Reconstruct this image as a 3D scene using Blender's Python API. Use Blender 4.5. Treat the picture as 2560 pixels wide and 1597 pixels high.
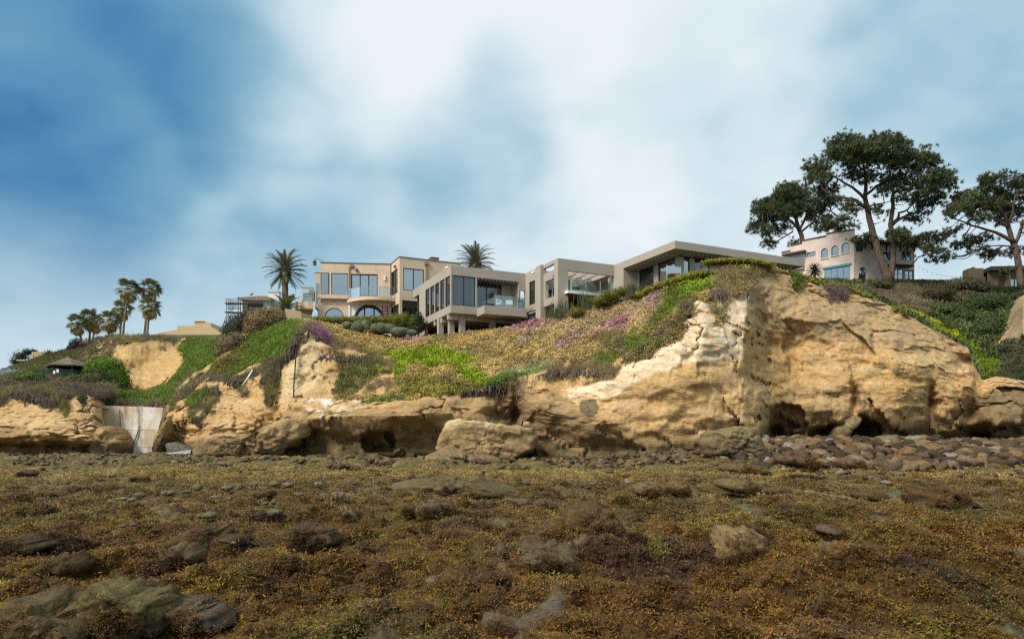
import bpy, math, random
import numpy as np
from mathutils import Vector, Matrix

for o in list(bpy.data.objects):
    bpy.data.objects.remove(o)
scene = bpy.context.scene
COL = scene.collection
R = math.radians

# ---------------------------------------------------------------- camera
F, CX, HY, EYE = 1750.0, 1280.0, 1095.0, 1.75      # focal length and horizon in photograph pixels, eye height in metres
cam_data = bpy.data.cameras.new('camera')
cam = bpy.data.objects.new('camera', cam_data)
COL.objects.link(cam)
cam.location = (0, 0, EYE)
cam.rotation_euler = (R(90), 0, 0)
cam_data.sensor_width = 36.0
cam_data.lens = 36.0 * F / 2560.0
cam_data.shift_y = (HY - 798.5) / 2560.0
cam_data.clip_start = 0.1
cam_data.clip_end = 8000
scene.camera = cam

# ---------------------------------------------------------------- sun, sky, exposure
SUN_EL, SUN_AZ = 43.0, -132.0          # azimuth from +Y (view direction), clockwise positive: behind and left of the viewer
sd = bpy.data.lights.new('sun', 'SUN')
sd.energy = 1.5
sd.angle = R(24)
sd.color = (1.0, 0.93, 0.82)
sun = bpy.data.objects.new('sun', sd)
COL.objects.link(sun)
_s = Vector((math.sin(R(SUN_AZ)) * math.cos(R(SUN_EL)), math.cos(R(SUN_AZ)) * math.cos(R(SUN_EL)), math.sin(R(SUN_EL))))
sun.rotation_euler = (-_s).to_track_quat('-Z', 'Y').to_euler()

scene.view_settings.view_transform = 'Standard'
scene.view_settings.look = 'None'
scene.view_settings.gamma = 1.0
scene.view_settings.use_curve_mapping = False
scene.view_settings.exposure = 1.5
EXPO = 2.0 ** scene.view_settings.exposure

scene.cycles.use_denoising = False
scene.cycles.filter_width = 1.25
scene.cycles.use_adaptive_sampling = True
scene.cycles.adaptive_threshold = 0.008

def direction(px, py):
    v = Vector((px - CX, F, HY - py))
    return v.normalized()

def srgb(r, g, b):
    out = []
    for c in (r, g, b):
        c /= 255.0
        out.append(c / 12.92 if c <= 0.04045 else ((c + 0.055) / 1.055) ** 2.4)
    return tuple(out)

def build_world():
    w = bpy.data.worlds.new('World')
    scene.world = w
    w.use_nodes = True
    nt = w.node_tree
    nt.nodes.clear()
    N, L = nt.nodes.new, nt.links.new
    out = N('ShaderNodeOutputWorld')
    bg = N('ShaderNodeBackground')
    L(bg.outputs[0], out.inputs[0])
    tc = N('ShaderNodeTexCoord')
    d = tc.outputs['Generated']

    def math_(op, a, b=None, clamp=False):
        n = N('ShaderNodeMath'); n.operation = op; n.use_clamp = clamp
        for i, v in enumerate((a, b)):
            if v is None: continue
            if isinstance(v, (int, float)): n.inputs[i].default_value = v
            else: L(v, n.inputs[i])
        return n.outputs[0]

    def mixc(fac, a, b):
        n = N('ShaderNodeMix'); n.data_type = 'RGBA'
        if isinstance(fac, (int, float)): n.inputs[0].default_value = fac
        else: L(fac, n.inputs[0])
        for i, v in ((6, a), (7, b)):
            if isinstance(v, tuple): n.inputs[i].default_value = (*v, 1)
            else: L(v, n.inputs[i])
        return n.outputs[2]

    def vmath(op, a, b=None, scale=None):
        n = N('ShaderNodeVectorMath'); n.operation = op
        L(a, n.inputs[0])
        if b is not None:
            if isinstance(b, tuple): n.inputs[1].default_value = b
            else: L(b, n.inputs[1])
        if scale is not None: n.inputs['Scale'].default_value = scale
        return n

    sep = N('ShaderNodeSeparateXYZ'); L(d, sep.inputs[0])
    dz = math_('MAXIMUM', sep.outputs[2], 0.0)
    # cloud deck seen in perspective
    den = math_('ADD', dz, 0.32)
    comb = N('ShaderNodeCombineXYZ')
    L(math_('DIVIDE', sep.outputs[0], den), comb.inputs[0])
    L(math_('DIVIDE', sep.outputs[1], den), comb.inputs[1])
    comb.inputs[2].default_value = 0.35

    def noise(scale, detail, rough, dist, vec):
        n = N('ShaderNodeTexNoise')
        n.inputs['Scale'].default_value = scale
        n.inputs['Detail'].default_value = detail
        n.inputs['Roughness'].default_value = rough
        n.inputs['Distortion'].default_value = dist
        L(vec, n.inputs['Vector'])
        return n
    n1 = noise(1.9, 2.0, 0.48, 0.3, comb.outputs[0])
    n2 = noise(4.3, 2.0, 0.5, 0.4, comb.outputs[0])
    n3 = noise(9.0, 4.0, 0.6, 0.0, comb.outputs[0])
    # a slowly wandered direction so that the openings in the cloud get soft ragged outlines
    wn = noise(2.6, 1.0, 0.5, 0.0, d)
    off = vmath('SUBTRACT', wn.outputs['Color'], (0.5, 0.5, 0.5))
    offs = vmath('SCALE', off.outputs[0], scale=0.22)
    dw = vmath('ADD', d, offs.outputs[0]); dwn = vmath('NORMALIZE', dw.outputs[0])

    def blob(px, py, rad_px, weight):
        b = direction(px, py)
        dt = vmath('DOT_PRODUCT', dwn.outputs[0], tuple(b))
        mr = N('ShaderNodeMapRange'); mr.interpolation_type = 'SMOOTHERSTEP'
        L(dt.outputs['Value'], mr.inputs[0])
        mr.inputs[1].default_value = math.cos(math.atan(rad_px / F))
        mr.inputs[2].default_value = 1.0
        mr.inputs[3].default_value = 0.0
        mr.inputs[4].default_value = weight
        return mr.outputs[0]
    m = math_('ADD', math_('MULTIPLY', n1.outputs[0], 0.36), math_('MULTIPLY', n2.outputs[0], 0.44))
    m = math_('ADD', m, math_('MULTIPLY', n3.outputs[0], 0.12))
    m = math_('ADD', m, 0.215)
    for args in BLOBS:
        m = math_('ADD', m, blob(*args))
    ramp = N('ShaderNodeValToRGB')
    ramp.color_ramp.interpolation = 'B_SPLINE'
    els = ramp.color_ramp.elements
    els[0].position = 0.0; els[1].position = 1.0
    stops = [(0.00, (16, 88, 158)), (0.20, (70, 132, 178)), (0.42, (118, 168, 196)), (0.60, (168, 203, 220)),
             (0.78, (212, 229, 237)), (1.0, (243, 248, 251))]
    els[0].color = (*srgb(*stops[0][1]), 1); els[1].color = (*srgb(*stops[-1][1]), 1)
    for p, c in stops[1:-1]:
        e = els.new(p); e.color = (*srgb(*c), 1)
    L(m, ramp.inputs[0])
    # pale air near the horizon
    hz = N('ShaderNodeMapRange'); hz.interpolation_type = 'SMOOTHSTEP'
    L(sep.outputs[2], hz.inputs[0])
    hz.inputs[1].default_value = 0.02; hz.inputs[2].default_value = 0.30
    hz.inputs[3].default_value = 0.88; hz.inputs[4].default_value = 0.0
    cl = mixc(hz.outputs[0], ramp.outputs[0], srgb(208, 226, 235))
    # clear sky above the cloud
    sky = N('ShaderNodeTexSky'); sky.sky_type = 'NISHITA'; sky.sun_disc = False
    sky.sun_elevation = R(SUN_EL); sky.sun_rotation = R(SUN_AZ)
    sk = vmath('SCALE', sky.outputs[0], scale=0.10)
    clear = N('ShaderNodeMapRange'); L(m, clear.inputs[0])
    clear.inputs[1].default_value = 0.0; clear.inputs[2].default_value = 0.45
    clear.inputs[3].default_value = 0.05; clear.inputs[4].default_value = 0.02
    dn = vmath('SCALE', cl, scale=1.0 / EXPO)
    fin = mixc(clear.outputs[0], dn.outputs[0], sk.outputs[0])
    L(fin, bg.inputs[0])
    bg.inputs[1].default_value = 1.0
    w.cycles.sampling_method = 'MANUAL'; w.cycles.sample_map_resolution = 256

# openings (negative) and thick bright cloud (positive), as directions in the sky
BLOBS = [(20, -60, 600, -0.29), (470, 120, 330, -0.10), (-80, 460, 420, -0.05), (100, 540, 330, -0.12), (560, 520, 460, -0.09), (760, 330, 300, -0.05),
         (1190, 360, 230, -0.15), (960, 380, 200, -0.06), (2640, -60, 520, -0.15), (2300, 190, 420, -0.03), (1800, 170, 240, -0.04),
         (780, 60, 480, 0.07), (985, 170, 210, 0.14), (1380, 60, 700, 0.18), (310, 330, 170, 0.10), (330, 470, 760, -0.05), (1900, 620, 1000, 0.10)]
build_world()
# ---------------------------------------------------------------- helpers
def P(x, y, D):
    return Vector(((x - CX) * D / F, D, EYE + (HY - y) * D / F))

rng = np.random.default_rng(11)
_perm = rng.permutation(256)
_perm = np.concatenate([_perm, _perm]).astype(np.int64)
_g = rng.normal(size=(256, 3)); _g /= np.linalg.norm(_g, axis=1)[:, None]

def noise3(x, y, z):
    x = np.asarray(x, float); y = np.broadcast_to(np.asarray(y, float), x.shape); z = np.broadcast_to(np.asarray(z, float), x.shape)
    xi = np.floor(x).astype(np.int64); yi = np.floor(y).astype(np.int64); zi = np.floor(z).astype(np.int64)
    fx, fy, fz = x - xi, y - yi, z - zi
    u = fx ** 3 * (fx * (fx * 6 - 15) + 10); v = fy ** 3 * (fy * (fy * 6 - 15) + 10); w = fz ** 3 * (fz * (fz * 6 - 15) + 10)
    xi &= 255; yi &= 255; zi &= 255
    def gr(dx, dy, dz):
        h = _perm[_perm[_perm[(xi + dx) & 255] + ((yi + dy) & 255)] + ((zi + dz) & 255)]
        g = _g[h]
        return g[..., 0] * (fx - dx) + g[..., 1] * (fy - dy) + g[..., 2] * (fz - dz)
    x00 = gr(0, 0, 0) * (1 - u) + gr(1, 0, 0) * u
    x10 = gr(0, 1, 0) * (1 - u) + gr(1, 1, 0) * u
    x01 = gr(0, 0, 1) * (1 - u) + gr(1, 0, 1) * u
    x11 = gr(0, 1, 1) * (1 - u) + gr(1, 1, 1) * u
    return ((x00 * (1 - v) + x10 * v) * (1 - w) + (x01 * (1 - v) + x11 * v) * w) * 1.5

def fbm(x, y, z, octv=4, gain=0.5, lac=2.03):
    a, s, t = 1.0, 0.0, 0.0
    for i in range(octv):
        s = s + a * noise3(x + 17.3 * i, y + 5.1 * i, z + 9.7 * i)
        t += a; a *= gain
        x, y, z = x * lac, y * lac, z * lac
    return s / t

def voro(x, y, z, seed=0, flat=False):
    """cell noise: random value and tilted facet height of the nearest cell, and how far inside the cell a point lies"""
    shp = x.shape; p = np.stack([np.broadcast_to(q, shp).ravel() for q in (x, y, z)], -1).astype(np.float64)
    c = np.floor(p).astype(np.int64); best = np.full(len(p), 9e9); second = best.copy(); val = np.zeros(len(p)); tilt = np.zeros(len(p))
    tb = _VT
    for i in (-1, 0, 1):
        for j in (-1, 0, 1):
            for k in ((0,) if flat else (-1, 0, 1)):
                q = c + (i, j, k); h = _perm[_perm[_perm[(q[:, 0] + seed) & 255] + (q[:, 1] & 255)] + (q[:, 2] & 255)]
                d = p - (q + tb[h, :3]); d2 = (d * d).sum(1); m = d2 < best
                second = np.where(m, best, np.minimum(second, d2)); best = np.where(m, d2, best)
                val = np.where(m, tb[h, 3], val); tilt = np.where(m, (d * tb[h, 4:7]).sum(1), tilt)
    return val.reshape(shp), tilt.reshape(shp), (np.sqrt(second) - np.sqrt(best)).reshape(shp)
_VT = np.concatenate([rng.uniform(0.1, 0.9, (256, 3)), rng.uniform(-1, 1, (256, 4))], 1)

def sstep(a, b, x):
    t = np.clip((np.asarray(x, float) - a) / (b - a), 0, 1)
    return t * t * (3 - 2 * t)

def inpoly(x, y, poly):
    x = np.asarray(x); y = np.asarray(y)
    res = np.zeros(x.shape, bool)
    n = len(poly)
    for i in range(n):
        x0, y0 = poly[i]; x1, y1 = poly[(i + 1) % n]
        if y0 == y1: continue
        c = ((y0 > y) != (y1 > y)) & (x < (x1 - x0) * (y - y0) / (y1 - y0) + x0)
        res ^= c
    return res

def tag(o, label=None, cat=None, group=None, kind=None):
    if label: o['label'] = label
    if cat: o['category'] = cat
    if group: o['group'] = group
    if kind: o['kind'] = kind
    return o

def link(o, parent=None):
    COL.objects.link(o)
    if parent is not None:
        o.parent = parent
    return o

def empty(name, loc=(0, 0, 0), label=None, cat=None, group=None):
    o = bpy.data.objects.new(name, None)
    o.location = loc
    o.empty_display_size = 0.2
    COL.objects.link(o)
    return tag(o, label, cat, group)

def np_mesh(name, verts, faces, mats=(), smooth=True, cols=None, fsize=None):
    """verts (n,3); faces (m,k) one polygon size."""
    verts = np.ascontiguousarray(verts, dtype=np.float32); faces = np.ascontiguousarray(faces, dtype=np.int32)
    me = bpy.data.meshes.new(name)
    m, k = faces.shape
    me.vertices.add(len(verts)); me.vertices.foreach_set('co', verts.ravel())
    me.loops.add(m * k); me.loops.foreach_set('vertex_index', faces.ravel())
    me.polygons.add(m); me.polygons.foreach_set('loop_start', np.arange(0, m * k, k, dtype=np.int32))
    me.polygons.foreach_set('loop_total', np.full(m, k, dtype=np.int32))
    me.polygons.foreach_set('use_smooth', np.full(m, smooth, dtype=bool))
    if cols is not None:
        ca = me.color_attributes.new('col', 'FLOAT_COLOR', 'POINT')
        c4 = np.ones((len(verts), 4), np.float32); c4[:, :3] = cols
        ca.data.foreach_set('color', c4.ravel())
    me.update(calc_edges=True)
    for mt in mats: me.materials.append(mt)
    return me

def grid_faces(nr, nc, wrap=False):
    i = np.arange(nr - 1)[:, None]; j = np.arange(nc if wrap else nc - 1)[None, :]
    j2 = (j + 1) % nc
    a = i * nc + j; b = i * nc + j2; c = (i + 1) * nc + j2; d = (i + 1) * nc + j
    return np.stack([a, b, c, d], -1).reshape(-1, 4)

class MB:
    """collects shapes, builds ONE mesh object"""
    def __init__(s): s.v = []; s.f = []
    def add(s, vs, fs):
        n = len(s.v); s.v += [tuple(v) for v in vs]; s.f += [tuple(i + n for i in f) for f in fs]; return s
    def box(s, x0, x1, y0, y1, z0, z1):
        vs = [(x0, y0, z0), (x1, y0, z0), (x1, y1, z0), (x0, y1, z0), (x0, y0, z1), (x1, y0, z1), (x1, y1, z1), (x0, y1, z1)]
        return s.add(vs, [(3, 2, 1, 0), (4, 5, 6, 7), (0, 1, 5, 4), (1, 2, 6, 5), (2, 3, 7, 6), (3, 0, 4, 7)])
    def tube(s, pts, rads, n=8, cap=True):
        pts = [Vector(p) for p in pts]
        if isinstance(rads, (int, float)): rads = [rads] * len(pts)
        base = len(s.v); up = Vector((0.13, 0.31, 1)).normalized()
        for i, p in enumerate(pts):
            t = (pts[min(i + 1, len(pts) - 1)] - pts[max(i - 1, 0)])
            t = t.normalized() if t.length > 1e-9 else Vector((0, 0, 1))
            a = t.cross(up)
            if a.length < 1e-3: a = t.cross(Vector((1, 0, 0)))
            a.normalize(); b = t.cross(a)
            for k in range(n):
                an = 2 * math.pi * k / n
                s.v.append(tuple(p + (a * math.cos(an) + b * math.sin(an)) * rads[i]))
        for i in range(len(pts) - 1):
            for k in range(n):
                k2 = (k + 1) % n
                s.f.append((base + i * n + k, base + i * n + k2, base + (i + 1) * n + k2, base + (i + 1) * n + k))
        if cap:
            s.f.append(tuple(base + k for k in range(n))[::-1])
            s.f.append(tuple(base + (len(pts) - 1) * n + k for k in range(n)))
        return s
    def prism(s, poly, axis_vec):
        """poly: list of 3D points (planar), extruded by axis_vec"""
        n = len(poly); a = Vector(axis_vec)
        vs = [tuple(p) for p in poly] + [tuple(Vector(p) + a) for p in poly]
        fs = [tuple(range(n))[::-1], tuple(range(n, 2 * n))] + [(i, (i + 1) % n, n + (i + 1) % n, n + i) for i in range(n)]
        return s.add(vs, fs)
    def mesh(s, name, mat, smooth=False):
        me = bpy.data.meshes.new(name)
        me.from_pydata(s.v, [], s.f)
        me.validate()
        if mat: me.materials.append(mat)
        if smooth: me.polygons.foreach_set('use_smooth', [True] * len(me.polygons))
        me.update()
        return me
    def build(s, name, mat, parent=None, smooth=False, bevel=0.0):
        o = bpy.data.objects.new(name, s.mesh(name, mat, smooth))
        if bevel:
            b = o.modifiers.new('bevel', 'BEVEL'); b.width = bevel; b.segments = 1; b.limit_method = 'ANGLE'
        return link(o, parent)

# ---------------------------------------------------------------- materials
class NT:
    def __init__(s, name):
        s.m = bpy.data.materials.new(name); s.m.use_nodes = True
        s.t = s.m.node_tree; s.t.nodes.clear()
        s.out = s.n('ShaderNodeOutputMaterial')
    def n(s, typ, **kw):
        nd = s.t.nodes.new(typ)
        for k, v in kw.items(): setattr(nd, k, v)
        return nd
    def l(s, a, b): s.t.links.new(a, b)
    def set(s, sock, v):
        if isinstance(v, (int, float)): sock.default_value = v
        elif isinstance(v, tuple): sock.default_value = (*v, 1) if len(v) == 3 and sock.type == 'RGBA' else v
        else: s.l(v, sock)
    def noise(s, vec, scale, detail=4, rough=0.55, dist=0.0):
        n = s.n('ShaderNodeTexNoise'); s.l(vec, n.inputs['Vector'])
        n.inputs['Scale'].default_value = scale; n.inputs['Detail'].default_value = detail
        n.inputs['Roughness'].default_value = rough; n.inputs['Distortion'].default_value = dist
        return n.outputs['Fac']
    def mr(s, v, a, b, c, d, smooth=False):
        n = s.n('ShaderNodeMapRange')
        if smooth: n.interpolation_type = 'SMOOTHSTEP'
        s.l(v, n.inputs[0])
        for i, x in enumerate((a, b, c, d)): n.inputs[i + 1].default_value = x
        return n.outputs[0]
    def mix(s, fac, a, b, blend='MIX'):
        n = s.n('ShaderNodeMix'); n.data_type = 'RGBA'; n.blend_type = blend
        s.set(n.inputs[0], fac); s.set(n.inputs[6], a); s.set(n.inputs[7], b)
        return n.outputs[2]
    def math(s, op, a, b=0.0):
        n = s.n('ShaderNodeMath', operation=op); s.set(n.inputs[0], a); s.set(n.inputs[1], b)
        return n.outputs[0]
    def bump(s, h, strength, dist, normal=None):
        n = s.n('ShaderNodeBump'); s.l(h, n.inputs['Height'])
        n.inputs['Strength'].default_value = strength; n.inputs['Distance'].default_value = dist
        if normal is not None: s.l(normal, n.inputs['Normal'])
        return n.outputs[0]
    def pbsdf(s, color, rough=0.85, spec=0.25, metal=0.0, normal=None):
        b = s.n('ShaderNodeBsdfPrincipled')
        s.set(b.inputs['Base Color'], color); s.set(b.inputs['Roughness'], rough)
        b.inputs['Specular IOR Level'].default_value = spec; b.inputs['Metallic'].default_value = metal
        if normal is not None: s.l(normal, b.inputs['Normal'])
        s.l(b.outputs[0], s.out.inputs[0]); return b
    def obj(s): return s.n('ShaderNodeTexCoord').outputs['Object']
    def gen(s): return s.n('ShaderNodeTexCoord').outputs['Generated']
    def pos(s): return s.n('ShaderNodeNewGeometry').outputs['Position']
    def scaled(s, v, sx, sy, sz):
        n = s.n('ShaderNodeMapping'); s.l(v, n.inputs['Vector']); n.inputs['Scale'].default_value = (sx, sy, sz); return n.outputs[0]
    def attr(s, name, typ='GEOMETRY'):
        n = s.n('ShaderNodeAttribute'); n.attribute_name = name; n.attribute_type = typ; return n.outputs['Color']

MATS = {}
def plaster(name, col, var=0.12, rough=0.9, streak=0.25):
    """painted render / board concrete: base colour, weathering, faint rain streaks"""
    if name in MATS: return MATS[name]
    t = NT(name); p = t.pos()
    n1 = t.noise(p, 0.55, 5, 0.6); n2 = t.noise(p, 6.0, 4, 0.6)
    n3 = t.noise(t.scaled(p, 3.2, 3.2, 0.22), 1.0, 4, 0.6)
    f = t.math('ADD', t.mr(n1, 0.3, 0.7, -var, var), t.mr(n2, 0.3, 0.7, -var * 0.4, var * 0.4))
    f = t.math('ADD', f, t.mr(n3, 0.42, 0.72, 0.0, -streak * var * 2))
    h = t.n('ShaderNodeHueSaturation'); h.inputs['Color'].default_value = (*col, 1)
    t.l(t.math('ADD', f, 1.0), h.inputs['Value'])
    t.pbsdf(h.outputs[0], rough, 0.2, normal=t.bump(n2, 0.25, 0.02))
    MATS[name] = t.m; return t.m

def flat(name, col, rough=0.6, metal=0.0, spec=0.3, var=0.08):
    if name in MATS: return MATS[name]
    t = NT(name); p = t.obj()
    n = t.noise(p, 7.0, 3)
    h = t.n('ShaderNodeHueSaturation'); h.inputs['Color'].default_value = (*col, 1)
    t.l(t.mr(n, 0.3, 0.7, 1 - var, 1 + var), h.inputs['Value'])
    t.pbsdf(h.outputs[0], rough, spec, metal)
    MATS[name] = t.m; return t.m

def glass(name, tint, refl, see):
    """window glass: reflects the sky, lets part of the view through"""
    if name in MATS: return MATS[name]
    t = NT(name)
    g = t.n('ShaderNodeBsdfGlossy'); g.inputs['Color'].default_value = (0.86, 0.92, 0.96, 1); g.inputs['Roughness'].default_value = 0.03
    n = t.noise(t.pos(), 0.35, 2)
    t.l(t.bump(n, 0.08, 0.12), g.inputs['Normal'])
    tr = t.n('ShaderNodeBsdfTransparent'); tr.inputs['Color'].default_value = (*tint, 1)
    df = t.n('ShaderNodeBsdfDiffuse'); df.inputs['Color'].default_value = (*[c * 0.25 for c in tint], 1)
    m1 = t.n('ShaderNodeMixShader'); m1.inputs[0].default_value = see; t.l(df.outputs[0], m1.inputs[1]); t.l(tr.outputs[0], m1.inputs[2])
    fr = t.n('ShaderNodeFresnel'); fr.inputs['IOR'].default_value = 1.45
    fac = t.math('ADD', fr.outputs[0], refl)
    n2 = t.n('ShaderNodeMath', operation='MINIMUM'); t.l(fac, n2.inputs[0]); n2.inputs[1].default_value = 0.95
    m2 = t.n('ShaderNodeMixShader'); t.l(n2.outputs[0], m2.inputs[0]); t.l(m1.outputs[0], m2.inputs[1]); t.l(g.outputs[0], m2.inputs[2])
    t.l(m2.outputs[0], t.out.inputs[0])
    MATS[name] = t.m; return t.m

def leafy(name, col, var=0.35, trans=0.25, rough=0.6, use_attr=False, inst=False):
    if name in MATS: return MATS[name]
    t = NT(name)
    if use_attr: c0 = t.attr('col', 'INSTANCER' if inst else 'GEOMETRY')
    else:
        rgb = t.n('ShaderNodeRGB'); rgb.outputs[0].default_value = (*col, 1); c0 = rgb.outputs[0]
    g = t.n('ShaderNodeNewGeometry')
    h = t.n('ShaderNodeHueSaturation'); t.l(c0, h.inputs['Color'])
    n = t.noise(g.outputs['Position'], 1.1, 3)
    v = t.math('ADD', t.mr(g.outputs['Random Per Island'], 0, 1, 1 - var, 1 + var), t.mr(n, 0.3, 0.7, -0.22, 0.22))
    t.l(v, h.inputs['Value'])
    t.l(t.mr(g.outputs['Random Per Island'], 0, 1, 0.485, 0.515), h.inputs['Hue'])
    b = t.pbsdf(h.outputs[0], rough, 0.2)
    tr = t.n('ShaderNodeBsdfTranslucent'); t.l(h.outputs[0], tr.inputs['Color'])
    m = t.n('ShaderNodeMixShader'); m.inputs[0].default_value = trans
    t.l(b.outputs[0], m.inputs[1]); t.l(tr.outputs[0], m.inputs[2]); t.l(m.outputs[0], t.out.inputs[0])
    MATS[name] = t.m; return t.m

def bark(name, col):
    if name in MATS: return MATS[name]
    t = NT(name); p = t.pos()
    n = t.noise(t.scaled(p, 6, 6, 1.6), 1.0, 5, 0.65)
    c = t.mix(t.mr(n, 0.35, 0.65, 0, 1), tuple(x * 0.55 for x in col), tuple(min(1, x * 1.35) for x in col))
    t.pbsdf(c, 0.95, 0.1, normal=t.bump(n, 0.8, 0.06))
    MATS[name] = t.m; return t.m

# ---------------------------------------------------------------- scattering (geometry nodes instances of small plants)
def scatter(name, pts, rots, scl, cols, protos, which, label, cat):
    me = bpy.data.meshes.new(name)
    n = len(pts)
    me.vertices.add(n); me.vertices.foreach_set('co', np.asarray(pts, np.float32).ravel())
    a = me.attributes.new('rot', 'FLOAT_VECTOR', 'POINT'); a.data.foreach_set('vector', np.asarray(rots, np.float32).ravel())
    a = me.attributes.new('scl', 'FLOAT_VECTOR', 'POINT'); a.data.foreach_set('vector', np.asarray(scl, np.float32).ravel())
    a = me.attributes.new('which', 'INT', 'POINT'); a.data.foreach_set('value', np.asarray(which, np.int32))
    a = me.attributes.new('col', 'FLOAT_COLOR', 'POINT')
    c4 = np.ones((n, 4), np.float32); c4[:, :3] = cols; a.data.foreach_set('color', c4.ravel())
    o = bpy.data.objects.new(name, me); COL.objects.link(o)
    tag(o, label, cat, kind='stuff')
    ng = bpy.data.node_groups.new(name + '_nodes', 'GeometryNodeTree')
    ng.interface.new_socket('Geometry', in_out='INPUT', socket_type='NodeSocketGeometry')
    ng.interface.new_socket('Geometry', in_out='OUTPUT', socket_type='NodeSocketGeometry')
    N, L = ng.nodes.new, ng.links.new
    gi, go = N('NodeGroupInput'), N('NodeGroupOutput')
    ip = N('GeometryNodeInstanceOnPoints')
    L(gi.outputs[0], ip.inputs['Points'])
    jn = N('GeometryNodeJoinGeometry')
    for pm in reversed(protos):
        oi = N('GeometryNodeObjectInfo'); oi.inputs['Object'].default_value = pm; oi.inputs['As Instance'].default_value = True
        L(oi.outputs['Geometry'], jn.inputs[0])
    L(jn.outputs[0], ip.inputs['Instance'])
    ip.inputs['Pick Instance'].default_value = True
    def named(nm, typ):
        q = N('GeometryNodeInputNamedAttribute'); q.data_type = typ; q.inputs['Name'].default_value = nm; return q.outputs[0]
    L(named('which', 'INT'), ip.inputs['Instance Index'])
    e = N('FunctionNodeEulerToRotation'); L(named('rot', 'FLOAT_VECTOR'), e.inputs[0]); L(e.outputs[0], ip.inputs['Rotation'])
    L(named('scl', 'FLOAT_VECTOR'), ip.inputs['Scale'])
    L(ip.outputs[0], go.inputs[0])
    md = o.modifiers.new('scatter', 'NODES'); md.node_group = ng
    return o

def proto(name, mesh):
    o = bpy.data.objects.new(name, mesh)       # never linked to the scene: only the plants made from it are
    o.use_fake_user = True
    return o

def align_rot(nrm, spin):
    """euler angles turning +Z onto nrm with a random spin; arrays"""
    out = np.zeros((len(nrm), 3), np.float32)
    tilt = np.arccos(np.clip(nrm[:, 2], -1, 1)); az = np.arctan2(nrm[:, 1], nrm[:, 0])
    # R = Rz(az) Ry(tilt) Rz(spin) -> XYZ euler
    ca, sa, ct, st, cs, ss = np.cos(az), np.sin(az), np.cos(tilt), np.sin(tilt), np.cos(spin), np.sin(spin)
    r00 = ca * ct * cs - sa * ss; r10 = sa * ct * cs + ca * ss; r20 = -st * cs
    r21 = st * ss; r22 = ct
    out[:, 1] = np.arcsin(np.clip(-r20, -1, 1)); out[:, 0] = np.arctan2(r21, r22); out[:, 2] = np.arctan2(r10, r00)
    return out

def blade_tuft(name, mat, n, rad, length, width, lean=(0.2, 1.2), seed=0, bend=0.3):
    """tuft of n narrow leaves growing out of one spot"""
    r = random.Random(seed); v = []; f = []
    for i in range(n):
        a = r.uniform(0, 2 * math.pi); le = r.uniform(*lean); l = length * r.uniform(0.6, 1.15); w = width * r.uniform(0.7, 1.2)
        q = Vector((math.cos(a), math.sin(a), 0)); o = Vector((r.gauss(0, rad), r.gauss(0, rad), -0.02)); s = Vector((-q.y, q.x, 0))
        d1 = (q * math.sin(le) + Vector((0, 0, math.cos(le)))); d2 = (q * math.sin(le + bend) + Vector((0, 0, math.cos(le + bend))))
        m = o + d1 * l * 0.55; t = m + d2 * l * 0.45
        b = len(v)
        v += [tuple(o - s * w * 0.5), tuple(o + s * w * 0.5), tuple(m + s * w * 0.5), tuple(m - s * w * 0.5), tuple(t)]
        f += [(b, b + 1, b + 2, b + 3), (b + 3, b + 2, b + 4)]
    me = bpy.data.meshes.new(name); me.from_pydata(v, [], f); me.materials.append(mat); me.update()
    return proto(name, me)
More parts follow.
